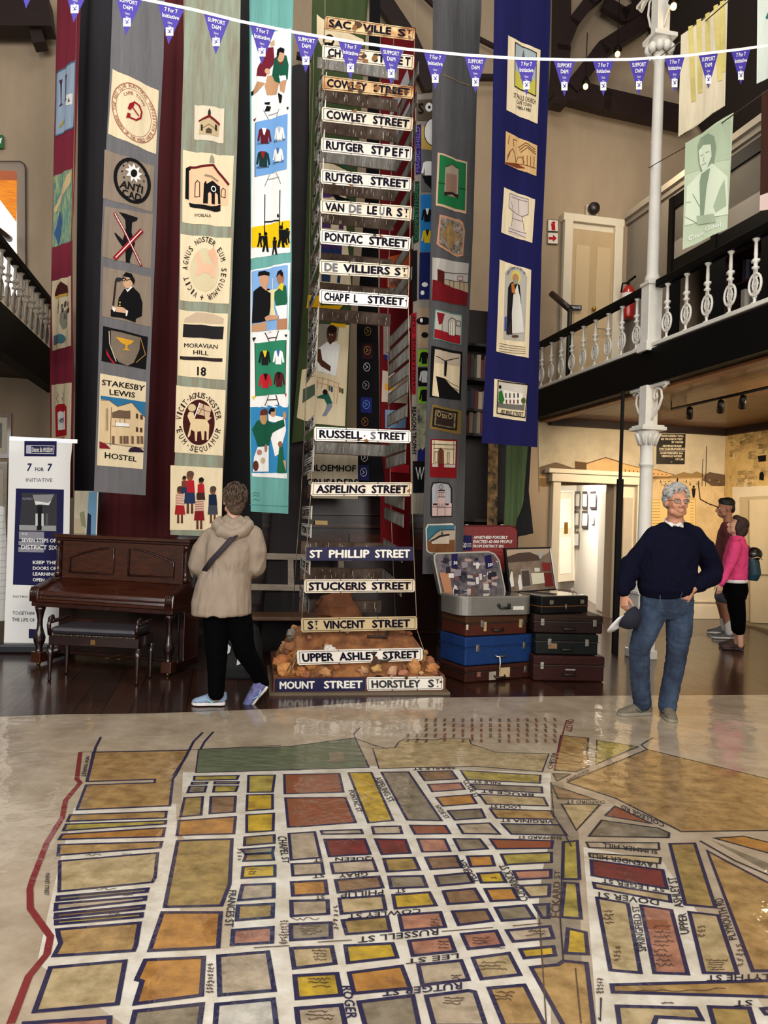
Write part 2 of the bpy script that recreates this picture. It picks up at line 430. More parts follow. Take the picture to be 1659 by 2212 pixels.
mb = MB(RM); mb.box(8.08, 8.3, 3, 11.2, 0, 3.1, M('#cdb98c', .85, ns=3, na=.2)); mb.box(8.08, 8.3, 3, 11.2, 3.1, 7, PLASTER2); struct(mb.build('wall_right'), 'side wall under and above the gallery')
mb = MB(RM); mb.box(-5.95, -5.7, 3, 11.2, 0, 9, PLASTER2); struct(mb.build('wall_left'), 'left side wall')
# right-hand gallery
SOFF = boards('#7a4a2a', '#6a3f22', .09, math.pi / 2, .4, .2, .5, '#2a150c', seam=.009)
mb = MB(RM); mb.box(4.69, 8.08, 3.2, 11.2, 3.18, 3.44, BLACKPAINT); struct(mb.build('trim_1'), 'floor of the right gallery')
mb = MB(RM); mb.box(4.78, 8.08, 3.2, 11.2, 3.14, 3.18, SOFF); mb.box(4.84, 8.08, 3.2, 11.2, 3.10, 3.14, SOFF); struct(mb.build('ceiling_gallery'), 'brown boarded underside of the right gallery')
mb = MB(RM); mb.box(4.64, 4.8, 3.2, 11.2, 3.07, 3.47, BLACKPAINT); mb.box(4.8, 4.95, 3.2, 11.2, 3.04, 3.12, M('#8a5a36', .5)); struct(mb.build('trim_2'), 'black edge beam of the right gallery')
mb = MB(RM); mb.box(4.95, 8.08, 11.08, 11.2, 3.0, 3.1, DARKWOOD); mb.box(7.98, 8.08, 5, 11.2, 3.0, 3.1, DARKWOOD); struct(mb.build('trim_3'), 'dark moulding under the right gallery')
# left-hand gallery
mb = MB(RM); mb.box(-5.7, -2.28, 3.2, 11.2, 3.2, 3.44, M('#4a3a2e', .7)); struct(mb.build('trim_4'), 'underside of the left gallery')
mb = MB(RM); mb.box(-2.36, -2.2, 3.2, 11.2, 3.03, 3.5, BLACKPAINT); struct(mb.build('trim_5'), 'black edge beam of the left gallery')
# office partition on the right gallery
pr = 6.2
mb = MB(RM)
GREY = M('#8f8578', .85, ns=2, na=.15)
a1 = onR(1448, 560, pr)[0]; a2 = onR(1655, 560, pr)[0]
mb.box(pr, pr + .1, a1, 11.2, 3.44, 6.32, GREY)
mb.box(pr, pr + .1, 3.2, a1, 5.55, 6.32, GREY)
mb.box(pr - .09, pr + .14, 3.2, 11.2, 6.34, 6.43, PLASTER2); mb.box(pr - .04, pr + .14, 3.2, 11.2, 6.26, 6.34, GREY)
struct(mb.build('wall_office'), 'grey office partition on the right gallery')
mb = MB(RM)
for px in (1448, 1541, 1652):
    a = onR(px, 560, pr)[0]; mb.box(pr - .04, pr + .12, a - .09, a + .02, 3.44, 6.2, BLACKPAINT)
for z0, z1 in ((6.02, 6.2), (5.1, 5.28), (3.44, 3.7)): mb.box(pr - .03, pr + .1, 3.2, a1, z0, z1, BLACKPAINT)
mb.box(pr, pr + .05, 3.2, a1, 5.28, 6.02, M('#9a9186', .6))
struct(mb.build('window_1'), 'black framed office opening on the right gallery')
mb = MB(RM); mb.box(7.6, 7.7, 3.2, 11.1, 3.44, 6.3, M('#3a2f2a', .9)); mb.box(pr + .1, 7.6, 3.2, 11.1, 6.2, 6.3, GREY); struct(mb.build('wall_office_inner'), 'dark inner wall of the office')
# dark sloping roof over the right gallery, plaster gable and timber truss
mb = MB(RM)
mb.hexa([(6.0, 3, 9.9), (6.0, 11.1, 9.9), (8.3, 11.1, 6.6), (8.3, 3, 6.6), (6.0, 3, 10.1), (6.0, 11.1, 10.1), (8.3, 11.1, 6.8), (8.3, 3, 6.8)], M('#1a0f0c', .8))
struct(mb.build('ceiling_right'), 'dark sloping roof boards over the right gallery')
g = Art(R(0, 11.02), -RN)
def beam(pts, w, th=.12, name='trim_6', label=None):
    mbb = MB(); q = [hitp(R(0, 11.0), RN, *p) for p in nums(pts)]
    wv = w / FPX * 11.9
    for i in range(len(q) - 1):
        d = (q[i + 1] - q[i]).normalized(); nn = d.cross(RN) * (wv / 2); a, b = q[i] - d * (wv * .18 if i else 0), q[i + 1] + d * (wv * .18 if i < len(q) - 2 else 0)
        mbb.hexa([a - nn, a + nn, b + nn, b - nn] + [x - RN * th for x in (a - nn, a + nn, b + nn, b - nn)], DARKWOOD)
    struct(mbb.build(name), label)
beam('1185,198 1300,228 1480,268', 46, .2, 'trim_6', 'dark timber wall beam')
beam('1207,-60 1205,120 1196,240', 30, .22, 'trim_7', 'dark timber post of the roof truss')
beam('1212,100 1228,62 1262,18 1330,-40', 24, .2, 'trim_8', 'curved brace of the roof truss')
beam('1222,205 1290,120 1380,62 1480,-20', 30, .24, 'trim_9', 'sloping rafter of the roof truss')
beam('1300,12 1345,40 1400,10', 30, .1, 'trim_10', 'brown boards of the truss head')
beam('-40,52 118,54', 54, .3, 'trim_11', 'black timber beam at upper left')
beam('58,-40 70,30 92,112', 22, .22, 'trim_12', 'black timber bracket at upper left')
beam('880,-40 985,62 1080,110', 8, .05, 'trim_13', 'thin dark seam of the gable boarding')
beam('640,125 700,135 900,170 1080,172', 9, .1, 'trim_14', 'dark rail across the end wall')
beam('800,-30 880,90 930,200', 34, .12, 'trim_15', 'dark roof timber behind the tower of signs')
# passage behind the right-hand doorway
WHITE = M('#e9e0cf', .6, ns=2, na=.08)
c0, c1 = P(1324, 1200, 12.75), P(1241, 1200, 17.0); e0 = P(1150, 1200, 17.6)
mb = MB(); mb.hexa([V((c0.x, c0.y, 0)), V((c1.x, c1.y, 0)), V((c1.x + .1, c1.y, 0)), V((c0.x + .1, c0.y, 0)), V((c0.x, c0.y, 3)), V((c1.x, c1.y, 3)), V((c1.x + .1, c1.y, 3)), V((c0.x + .1, c0.y, 3))], WHITE)
struct(mb.build('wall_passage_right'), 'white wall of the passage')
mb = MB(); mb.hexa([V((e0.x, e0.y, 0)), V((c1.x + .1, c1.y, 0)), V((c1.x + .1, c1.y + .1, 0)), V((e0.x, e0.y + .1, 0)), V((e0.x, e0.y, 3)), V((c1.x + .1, c1.y, 3)), V((c1.x + .1, c1.y + .1, 3)), V((e0.x, e0.y + .1, 3))], WHITE)
struct(mb.build('wall_passage_end'), 'white end wall of the passage')
mb = MB(RM); mb.box(dl - 1.2, dr + 1.6, 11.45, 17.5, 3.0, 3.1, WHITE); struct(mb.build('ceiling_passage'))
# door at the passage end
A = Art(P(1220, 1200, 16.9), -RN)
A.poly('1201,1062 1237,1061 1238,1254 1202,1257', CREAM, .03); A.poly('1207,1078 1231,1077 1231,1140 1207,1141', WHITE, .036); A.poly('1207,1160 1231,1160 1232,1238 1208,1240', WHITE, .036)
A.line('1201,1062 1237,1061 1238,1254', 3, WHITE, .045)
d2 = A.build('door_2', thick=.03); struct(d2, 'white panelled door at the passage end')
A.poly('1217,1128 1225,1128 1225,1152 1217,1153', M('#a8792c', .35, .8), .042); A.build('push_plate', d2)
# casing of the doorway
mb = MB(RM)
for x0, x1, z1 in ((dl - .13, dl, dt + .13), (dr, dr + .10, dt + .02)): mb.box(x0, x1, 11.08, 11.2, 0, z1, CREAM)
mb.box(dl - .17, dr + .42, 11.04, 11.2, dt, dt + .13, CREAM); mb.box(dl - .24, dr + .46, 11.0, 11.2, dt + .13, dt + .2, CREAM)
mb.box(dr + .10, dr + .38, 11.15, 11.2, 0, dt, CREAM); mb.box(dr + .34, dr + .42, 11.06, 11.2, 0, dt, CREAM)
mb.box(dr + .14, dr + .3, 11.12, 11.16, .25, dt - .2, PLASTER2)
struct(mb.build('door_1', bevel=.01), 'cream casing of the open doorway')
# open door leaf
h0, h1 = P(1319, 1200, 12.6), P(1296, 1200, 13.4)
mb = MB(); dd = (h1 - h0); dd.z = 0; nn = V((-dd.y, dd.x, 0)).normalized() * .04; a = V((h0.x, h0.y, .02)); b = V((h1.x, h1.y, .02)); u = V((0, 0, 2.02))
mb.hexa([a, a + nn, b + nn, b, a + u, a + nn + u, b + nn + u, b + u], WHITE); struct(mb.build('door_3'), 'white door leaf standing open')
# wainscot under the mural
mb = MB(RM); wl = dr + .46
mb.box(wl, 8.08, 11.16, 11.2, 0, 1.12, CREAM); mb.box(wl, 8.08, 11.12, 11.2, 1.12, 1.18, CREAM); mb.box(wl, 8.08, 11.14, 11.2, .88, .92, CREAM); mb.box(wl, 8.08, 11.13, 11.2, 0, .22, CREAM); mb.box(wl, 8.08, 11.13, 11.2, .27, .3, CREAM)
struct(mb.build('baseboard_back', bevel=.006), 'cream wainscot under the mural')
# upper door
mb = MB(RM); ul, uz = onA(1212, 482); ur = onA(1338, 470)[0]
mb.box(ul, ur, 11.12, 11.2, 3.44, uz, CREAM); mb.box(ul - .02, ur + .02, 11.06, 11.2, uz, uz + .12, CREAM)
for x0, x1 in ((ul, ul + .14), (ur - .14, ur)): mb.box(x0, x1, 11.05, 11.2, 3.44, uz, CREAM)
UD = M('#b99f78', .5, ns=2, na=.2)
mb.box(ul + .14, ur - .14, 11.09, 11.13, 3.44, uz - .1, UD)
w2 = (ur - ul - .28) / 2
for k in range(2):
    for z0, z1 in ((3.6, 4.4), (4.55, uz - .35)): mb.box(ul + .14 + k * w2 + .07, ul + .14 + (k + 1) * w2 - .05, 11.075, 11.09, z0, z1, M('#c4ab84', .5))
ud = struct(mb.build('door_4', bevel=.008), 'tall cream door on the right gallery')
mb = MB(); q = hitp(R(0, 11.05), RN, 1283, 667); mb.ball(q, .035, M('#b08a3a', .3, .9)); mb.tube([q, q + RN * .06], .012, 8, M('#b08a3a', .3, .9)); mb.build('door_knob', ud)
# bright arched opening at upper left
A = Art(R(0, 11.19), -RN)
A.poly('-30,352 46,352 57,360 58,640 -30,640', M('#8d7f70', .9), .02); A.line('-30,352 46,352 54,358 57,368 58,640', 2.5, M('#2b211a', .7), .05)
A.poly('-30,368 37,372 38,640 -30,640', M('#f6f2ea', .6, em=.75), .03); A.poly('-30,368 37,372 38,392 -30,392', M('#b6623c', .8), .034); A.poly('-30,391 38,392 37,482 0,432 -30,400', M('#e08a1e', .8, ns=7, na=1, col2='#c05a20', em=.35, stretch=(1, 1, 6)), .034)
struct(A.build('window_2'), 'bright opening with an orange hanging behind the left gallery')
# ------------------------------------------------------------------ tower of street signs over the box of rubble
TY = math.radians(11.5)
TE, TN = V((math.cos(TY), math.sin(TY), 0)), V((-math.sin(TY), math.cos(TY), 0))
T0 = P(690, 640, 6.62)                      # front left wire
TF = Art(T0, -TN)                            # front plane
TD = .9
TB = Art(T0 + TN * TD, -TN)                  # back plane
TL = Art(T0, -TE)                            # left plane (seen from outside)
T1 = hitp(T0, TN, 889, 640)
TR = Art(T1, -TE)                            # right plane, inner face towards us
ENAMEL = M('#ece4d8', .35, ns=4, na=.12, coat=.3, spec=.5)
ENAMELB = M('#ebe0cf', .4, ns=4, na=1, col2='#d2bd98', coat=.2)
RUSTY = M('#e2c48e', .45, ns=6, na=1, col2='#a8682a', coat=.15)
BLUEEN = M('#131040', .4, ns=5, na=.3, coat=.1, spec=.3)
TANEN = M('#c9b184', .45, ns=5, na=.3, coat=.15)
INK = M('#0d0a20', .7, ns=8, na=.2, spec=.1); INKG = M('#6a686e', .6, spec=.2); SIDEWHITE = M('#e6e0d6', .8, ns=5, na=.15, spec=.08); WHITEINK = M('#e9e6da', .35); RUST = M('#4a2c17', .8, ns=20, na=.6); RUSTL = M('#8a5a2a', .8, ns=12, na=.5)
SIGNBACK = M('#3d2d22', .7, ns=7, na=1, col2='#62544a', stretch=(1, 1, .6), spec=.15)
SIGNBACK2 = M('#625c54', .6, ns=6, na=1, col2='#94938e', stretch=(3, 3, .5), spec=.2)
TLOW = Art(PF(589, 1500) + TN * .03, -TN)          # the lowest sign hangs forward, over the edge of the box
GROUPF = 'street signs on the front of the sign tower'
def lerp(a, b, t): return (a[0] + (b[0] - a[0]) * t, a[1] + (b[1] - a[1]) * t)
def bilq(q, u, v): return lerp(lerp(q[0], q[1], u), lerp(q[3], q[2], u), v)
def street_sign(art, quad, words_, label, group, plate=ENAMEL, ink=INK, rusts=(), st=None, margin=.055, cut=.12, thick=.006):
    """quad TL TR BR BL in pixels; words_: (text, u0, u1, ink) pieces; st: small raised T at (u0,u1)."""
    q = nums(quad)
    c = cut
    out = [bilq(q, *k) for k in ((.012, .0), (.988, .0), (1, c), (1, 1 - c), (.988, 1), (.012, 1), (0, 1 - c), (0, c))]
    art.poly(out, plate, .004)
    art.line([bilq(q, u, v) for u, v in ((.02, .1), (.98, .1), (.98, .9), (.02, .9))], .9, ink if plate is not BLUEEN else BLUEEN, .0075, True)
    for w in words_:
        t, u0, u1 = w[:3]; k = w[3] if len(w) > 3 else ink
        art.text(t, [bilq(q, u0, .2), bilq(q, u1, .2), bilq(q, u1, .8), bilq(q, u0, .8)], k, .009, .042)
    if st:
        art.text('T', [bilq(q, st[0], .2), bilq(q, st[1], .2), bilq(q, st[1], .52), bilq(q, st[0], .52)], ink, .009, .03)
        m = (st[0] + st[1]) / 2; art.poly([bilq(q, m - .006, .68), bilq(q, m + .008, .68), bilq(q, m + .008, .78), bilq(q, m - .006, .78)], ink, .009)
    rnd = random.Random(sum(ord(ch) for ch in label))
    for u in (.0, .33, .66, .995):
        for v in (.05, .95):
            p = bilq(q, u, v); art.oval(p[0], p[1], 1.3, 1.3, RUST, .011, 8)
    for (u, v, r) in rusts:
        p = bilq(q, u, v); w = (q[1][0] - q[0][0])
        pts = []
        for k in range(9):
            a = k * 2 * math.pi / 9; rr = r * w * rnd.uniform(.6, 1.15); pts.append((p[0] + rr * math.cos(a), p[1] + rr * math.sin(a) * .9))
        art.poly(pts, RUST if rnd.random() < .7 else RUSTL, .010 + rnd.random() * .001)
    o = art.build('street_sign', thick=thick)
    return tag(o, label, 'street sign', group)
WS = 'enamel street sign reading '
fs = street_sign
fs(TF, '703,35 896,62 894.5,88.6 701.6,64.5', [('SAC', .04, .29), ('VILLE', .42, .74), ('S', .81, .9)], 'rusty cream ' + WS + 'SACKVILLE ST, top of the tower', GROUPF, RUSTY, st=(.91, .965), rusts=[(.36, .38, .05), (.33, .6, .035), (.1, .75, .02), (.5, .85, .03), (.95, .85, .02), (.58, .6, .012), (.46, .7, .02)])
fs(TF, '696.5,97.5 895,120 893,151 695.7,128', [('CH', .06, .2), ('A', .22, .29), ('PEL', .31, .5, RUSTL), ('STREE', .55, .88), ('T', .9, .96)], 'rusted white ' + WS + 'CH...T, second from the top', GROUPF, ENAMELB, rusts=[(.08, .8, .03), (.45, .5, .035), (.57, .55, .04), (.47, .8, .03), (.7, .7, .02), (.3, .9, .02)])
fs(TF, '696.5,163 894,188 891.5,214 695.7,194', [('COWLEY', .05, .49), ('STREET', .56, .96)], 'badly rusted cream ' + WS + 'COWLEY STREET, third from the top', GROUPF, RUSTY, rusts=[(.3, .45, .03), (.39, .55, .035), (.31, .8, .03), (.6, .5, .035), (.74, .6, .03), (.8, .45, .03), (.92, .55, .03), (.42, .85, .03), (.7, .9, .02)])
fs(TF, '695,231 893,255 890,284 695,262', [('COWLEY', .05, .49), ('STREET', .56, .96)], 'clean white ' + WS + 'COWLEY STREET, its left end browned', GROUPF, ENAMELB, rusts=[(.36, .02, .022), (.34, .8, .012), (.66, .98, .01)])
fs(TF, '694,297 890.6,318 889,348.5 693.7,328', [('RUTGER', .05, .47), ('ST', .55, .68), ('P', .695, .76), ('E', .78, .84, INK), ('F', .855, .9), ('T', .915, .965)], 'white ' + WS + 'RUTGER STPEET with worn letters', GROUPF, ENAMEL)
fs(TF, '693,365 889,384 887,414 693,396.5', [('RUTGER', .05, .47), ('STREET', .55, .965)], 'white ' + WS + 'RUTGER STREET with sharp black letters', GROUPF, ENAMEL, rusts=[(.45, .8, .008), (.14, 1.0, .02), (.34, 1.0, .02)])
fs(TF, '692.7,431 890,446 888,477.5 692,460.7', [('VAN', .05, .26), ('DE', .31, .45, INKG), ('LE', .51, .62), ('U', .645, .7, INKG), ('R', .72, .79), ('S', .835, .9)], 'cream ' + WS + 'VAN DE LEUR ST with faded letters', GROUPF, ENAMELB, st=(.915, .965), rusts=[(.53, .05, .01)])
fs(TF, '692,495 887,513 885,542.5 691.5,526.5', [('PONTAC', .05, .47), ('STREET', .54, .965)], 'white ' + WS + 'PONTAC STREET', GROUPF, ENAMEL, rusts=[(.6, .1, .025), (.68, .15, .02)])
fs(TF, '690.6,561 885.6,574.6 884,603 690.6,591.5', [('DE', .05, .2, INKG), ('VILLIERS', .26, .78), ('S', .83, .9)], 'cream ' + WS + 'DE VILLIERS ST with a grey DE', GROUPF, ENAMELB, st=(.91, .965), rusts=[(.95, .75, .016), (.97, .2, .01)])
fs(TF, '690.6,625 883,639 881,667 690,655', [('CHAP', .05, .27), ('F', .285, .335), ('L', .385, .43), ('STREET', .54, .95)], 'white ' + WS + 'CHAPFL STREET with half a letter missing', GROUPF, ENAMEL, rusts=[(.02, 1.0, .012), (.97, .4, .012)])
fs(TF, '679,922 887,930 886.5,957 679,952', [('RUSSELL', .05, .5), ('S', .58, .64, INKG), ('TREET', .655, .95)], 'white ' + WS + 'RUSSELL STREET with yellow stains', GROUPF, ENAMEL, rusts=[(.52, .55, .012), (.46, .85, .02), (.54, .9, .025)])
fs(TF, '673,1042 890,1042 888,1072 671,1071', [('ASPELING', .05, .54), ('STREET', .6, .96)], 'white ' + WS + 'ASPELING STREET, chipped at its right end', GROUPF, ENAMELB, rusts=[(.87, .3, .02), (.97, .6, .02), (.99, .9, .01)])
fs(TF, '662,1182 892.7,1180.6 892.7,1211 661,1211', [('ST', .03, .15), ('PHILLIP', .21, .59), ('STREET', .64, .97)], 'dark blue ' + WS + 'ST PHILLIP STREET in white letters', GROUPF, BLUEEN, WHITEINK)
fs(TF, '657,1251.5 895.6,1251 895.6,1279 657,1281', [('STUCKERIS', .04, .56), ('STREET', .61, .965)], 'white ' + WS + 'STUCKERIS STREET above the tan sign', GROUPF, ENAMELB, rusts=[(.05, .75, .012), (.42, .6, .012)])
fs(TF, '650,1335 900.8,1331 901.3,1360 651,1366', [('S', .055, .105), ('VINCENT', .19, .55), ('STREET', .61, .94)], 'tan ' + WS + 'ST VINCENT STREET', GROUPF, TANEN, st=(.115, .145))
fs(TLOW, '640.4,1405 913,1399 913,1426.5 643,1436.6', [('UPPER', .04, .29), ('ASHLEY', .335, .64), ('STREET', .68, .965)], 'white ' + WS + 'UPPER ASHLEY STREET, lowest hanging sign', GROUPF, ENAMEL, rusts=[(.61, .3, .014), (.62, .7, .02), (.61, .95, .03)])
# left face: letters seen at a slant; each sign given by the height of its near top corner
def zat(art, px, py): return hitp(art.p0, art.n, px, py).z
def side_sign(z0, txt, label, plate=SIDEWHITE, ink=INK, h=.115, s0=.02, s1=.88, tilt=0.0):
    art = TL; m = MB()
    pts = lambda u, v: (-(s1 - (s1 - s0) * u), z0 - T0.z - h * v - tilt * (1 - u))   # s runs towards the viewer
    art.s = TN * -1; S = lambda u, v: (-(s1 - (s1 - s0) * u), z0 - T0.z - h * v - tilt * (1 - u))
    art.raw([S(0, 1), S(1, 1), S(1, 0), S(0, 0)], plate, .004)
    for v0, v1 in ((.06, .1), (.9, .94)): art.raw([S(.03, v1), S(.97, v1), S(.97, v0), S(.03, v0)], ink, .0065)
    vs, fs_, nf = text_shape(txt, .04)
    mm = [S(.08 + .84 * u, .8 - .6 * v) for u, v in vs]
    for j, f in enumerate(fs_): art.raw([mm[i] for i in f], ink, .008 + (j // nf) * .00012)
    o = art.build('street_sign', thick=.006); art.s = art.t.cross(art.n)
    return tag(o, label, 'street sign', 'street signs on the left face of the sign tower')
zl = lambda y: hitp(T0, TN, 690 if y < 900 else 672, y).z
rows = [(91, 'S ST'), (150, 'N ST'), (212, 'S ST'), (275, 'ER ST'), (338, 'N ST'), (403, 'S ST'), (465, 'EL ST'), (527, 'RINGEL ST'), (593, 'PARKINS ST'), (661, 'TON ST')]
for i, (y, t) in enumerate(rows):
    side_sign(zl(y), t, 'white street sign seen nearly edge-on, %s from the top of the left face' % ['first', 'second', 'third', 'fourth', 'fifth', 'sixth', 'seventh', 'eighth', 'ninth', 'tenth'][i])
for y, t, l in ((694, 'DSOR ST', 'curved white sign reading DSOR ST beside the cream banner'), (729, 'NTI ST', 'curved white sign reading NTI ST beside the cream banner'), (764, 'NDEL ST', 'curved white sign reading NDEL ST, just above the green figure'),
                (893, 'PHILLIP ST', 'white sign reading PHILLIP ST left of the RUSSELL STREET sign'), (959, 'ST STREET', 'white sign reading ST STREET just below RUSSELL STREET'), (989, 'RIMO STREET', 'white sign reading RIMO STREET above ASPELING STREET'),
                (1093, 'CLAN STREET', 'small white sign reading CLAN STREET, below ASPELING STREET'), (1133, 'TON ST', 'small white sign reading TON ST above the ST PHILLIP STREET sign'), (1213, 'TL STREET', 'small cream sign reading TL STREET beside the bench')):
    side_sign(zl(y), t, l)
side_sign(zl(938), 'MIL', 'rough grey wooden sign left of RUSSELL STREET', SIGNBACK2, SIGNBACK)
side_sign(zl(1047), ' ', 'blank brown sign left of ASPELING STREET', SIGNBACK, SIGNBACK)
side_sign(zl(1296), 'IST STREET', 'dark grey sign reading IST STREET, twisted outwards', M('#4f5056', .4, ns=5, na=.4), WHITEINK, tilt=-.05)
# the backs of the signs of the far face
def back_sign(art, s0, s1, z, h, mat, label, group, tilt=0.0, drips=True, seed=0):
    rnd = random.Random(seed * 7 + 1)
    S = lambda u, v: (s0 + (s1 - s0) * u, z - T0.z - h * v + tilt * u)
    art.raw([S(0, 1), S(1, 1), S(1, 0), S(0, 0)], mat, .004)
    art.raw([S(0, .06), S(1, .06), S(1, 0), S(0, 0)], RUST, .006); art.raw([S(0, 1), S(1, 1), S(1, .95), S(0, .95)], RUST, .006)
    if drips:
        for k in range(16):
            u = rnd.uniform(.02, .96); w = rnd.uniform(.002, .006); v0 = rnd.uniform(.1, .7); v1 = min(.95, v0 + rnd.uniform(.15, .5))
            art.raw([S(u, v1), S(u + w, v1), S(u + w * 1.4, v0), S(u, v0)], M('#b9b3a4', .5), .006)
    o = art.build('street_sign', thick=.006)
    return tag(o, label, 'street sign', group)
wB = (T1 - T0).dot(TE)
BACKROWS = [(134, 'grey'), (203, 'dark'), (270, 'brown'), (333, 'grey'), (399, 'brown'), (463, 'brown'), (553, 'brown'), (617, 'brown'), (672, 'dark'), (957, 'grey'), (1171, 'brown'), (1227, 'brown'), (1296, 'brown')]
for i, (y, k) in enumerate(BACKROWS):
    z = hitp(TB.p0, TB.n, 770, y).z
    back_sign(TB, .0, wB, z, .125, SIGNBACK if k != 'grey' else SIGNBACK2, 'unlettered %s back of a sign on the far face, seen under %s' % (k, ['SACKVILLE ST', 'the CH...T sign', 'the rusted COWLEY STREET', 'the clean COWLEY STREET', 'RUTGER STPEET', 'RUTGER STREET', 'PONTAC STREET', 'DE VILLIERS ST', 'CHAPFL STREET', 'RUSSELL STREET', 'ASPELING STREET', 'ST PHILLIP STREET', 'STUCKERIS STREET'][i]), 'sign backs on the far face of the tower', seed=i)
RIGHTROWS = [145, 208, 272, 335, 400, 462, 525, 592, 697, 733, 765, 800, 838, 890, 962, 992, 1092, 1130, 1206, 1280]
for i, y in enumerate(RIGHTROWS):
    z = hitp(T0, TN, 888, y).z
    twist = -.07 if y > 1080 else 0
    back_sign(TR, -.02 - .86, -.02, z + (.07 if y > 1080 else 0), .115, SIGNBACK2, 'bare sign back on the right face of the tower, %s from the top' % ['first', 'second', 'third', 'fourth', 'fifth', 'sixth', 'seventh', 'eighth', 'ninth', 'tenth', 'eleventh', 'twelfth', 'thirteenth', 'fourteenth', 'fifteenth', 'sixteenth', 'seventeenth', 'eighteenth', 'nineteenth', 'twentieth'][i], 'sign backs on the right face of the tower', tilt=twist, seed=40 + i)
# corner wires
WIRE = M('#8a7a66', .4, .6)
def wire(name, label, pts, r=.004, mat=WIRE, group='corner wires of the sign tower'):
    mb = MB(); mb.tube(pts, r, 6, mat); return tag(mb.build(name), label, 'wire', group)
fl = [TF.p0 + TF.s * TF.st(p)[0] + TF.t * TF.st(p)[1] for p in nums('702,-60 702,35 694,297 690,640 679,925 671,1072 661,1200 650,1366')] + [hitp(TLOW.p0, TLOW.n, 642, 1405), hitp(TLOW.p0, TLOW.n, 620, 1450)]
frt = [TF.p0 + TF.s * TF.st(p)[0] + TF.t * TF.st(p)[1] for p in nums('897,-60 896,62 890,318 882,660 887,940 889,1060 894,1200 901,1362')] + [hitp(TLOW.p0, TLOW.n, 914, 1400), hitp(TLOW.p0, TLOW.n, 926, 1440)]
wire('hanging_wire', 'front wire at the left ends of the street signs', fl); wire('hanging_wire', 'front wire at the right ends of the street signs', frt)
wire('hanging_wire', 'far wire behind the left face of the sign tower', [p + TN * TD for p in fl[:-2]]); wire('hanging_wire', 'far wire behind the right face of the sign tower', [p + TN * TD for p in frt[:-2]])
# box of rubble
b0 = PF(589, 1500); b1 = PF(962, 1498); BE = (b1 - b0); bw = BE.length; byaw = math.atan2(BE.y, BE.x); BT = frame(b0, byaw)
box = thing('rubble_box', 'low wooden box of rubble under the tower of street signs', 'box', b0 + V((0, 0, 0)))
BW = M('#6b3f22', .6, ns=4, na=.6, stretch=(1, 1, 5))
bd = 1.12
mb = MB(BT); mb.box(0, bw, 0, .04, .012, .135, BW); mb.build('front_board', box, bevel=.004)
mb = MB(BT); mb.box(0, .04, .04, bd, .0, .15, BW); mb.build('side_board', box, bevel=.004)
mb = MB(BT); mb.box(bw - .04, bw, .04, bd, .0, .15, BW); mb.build('side_board', box, bevel=.004)
mb = MB(BT); mb.box(0, bw, bd, bd + .04, .0, .15, BW); mb.build('back_board', box, bevel=.004)
mb = MB(BT); mb.box(-.03, bw + .03, -.05, bd, .0, .02, M('#6e5d49', .6, ns=4, na=.4)); mb.build('base_board', box)
BA = Art(b0 - V((-math.sin(byaw), math.cos(byaw), 0)) * .004, -V((-math.sin(byaw), math.cos(byaw), 0)))
fs(BA, '594,1466 789,1463.5 789,1492 594,1494', [('MOUNT', .05, .44), ('STREET', .54, .97)], 'dark blue ' + WS + 'MOUNT STREET on the rubble box', 'street signs on the rubble box', BLUEEN, WHITEINK)
fs(BA, '791.4,1463 957,1461 957,1490 793,1492', [('HORSTLEY', .06, .7), ('S', .8, .88)], 'white ' + WS + 'HORSTLEY ST on the rubble box', 'street signs on the rubble box', ENAMEL, M('#101010', .4), st=(.9, .95), rusts=[(.52, .05, .03), (.97, .4, .02)])
EARTH = M('#6b4128', .95, ns=7, na=1, col2='#a06a3c', bump=.8, bs=20)
def mound(u, v):
    e = min(1, .15 + min(u, 1 - u) * 7) * min(1, v * 3.0) * min(1, (1 - v) * 4 + .5)
    hgt = .12 + .34 * e * (1 - .35 * abs(u - .45)) + .05 * noise.noise(V((u * 9, v * 9, 1)))
    return hgt
mb = MB(BT); vs, fs_ = [], []; N = 40
for j in range(N + 1):
    for i in range(N + 1):
        u, v = i / N, j / N; vs.append((.035 + (bw - .07) * u, .035 + (bd - .05) * v, mound(u, v) + .015 * noise.noise(V((u * 40, v * 40, 3)))))
for j in range(N):
    for i in range(N): a = j * (N + 1) + i; fs_.append((a, a + 1, a + N + 2, a + N + 1))
mb.add(vs, fs_, EARTH, True)
soil = tag(mb.build('soil_mound'), 'heap of brown earth and rubble filling the box', 'soil', kind='stuff')
def rock(u, v, s, col, label, group='rocks lying in the rubble box', sq=(1, .8, .75), sink=.35, seed=0):
    rnd = random.Random(seed); mb = MB(BT); z = mound(u, v)
    q = Matrix.Rotation(rnd.uniform(0, 6), 3, 'Z') @ Matrix.Rotation(rnd.uniform(-.4, .4), 3, 'X')
    mb.ball((.035 + (bw - .07) * u, .035 + (bd - .05) * v, z + s * sq[2] * (1 - sink) - .0), (s * sq[0], s * sq[1], s * sq[2]), M(col, .9, ns=14, na=.5, bump=.6, bs=25), q, 9, 7, .55)
    o = mb.build('rock'); 
    for p in o.data.polygons: p.use_smooth = rnd.random() < .3
    return tag(o, label, 'rock', group)
rock(.32, .18, .05, '#e0d8cc', 'small round white stone left of the UPPER ASHLEY sign', seed=2)
rock(.44, .33, .045, '#d8d2c8', 'pale stone lying on the earth below the tan sign', seed=3)
rock(.1, .55, .065, '#8f8375', 'grey stone at the back left edge of the rubble', seed=4)
rock(.06, .5, .045, '#857868', 'smaller grey stone at the far left edge of the rubble', seed=5)
rock(.12, .12, .09, '#b8763a', 'large orange rock at the left corner of the rubble', seed=6)
rock(.05, .08, .08, '#c98a4c', 'tall orange rock at the outer left corner of the box', seed=61)
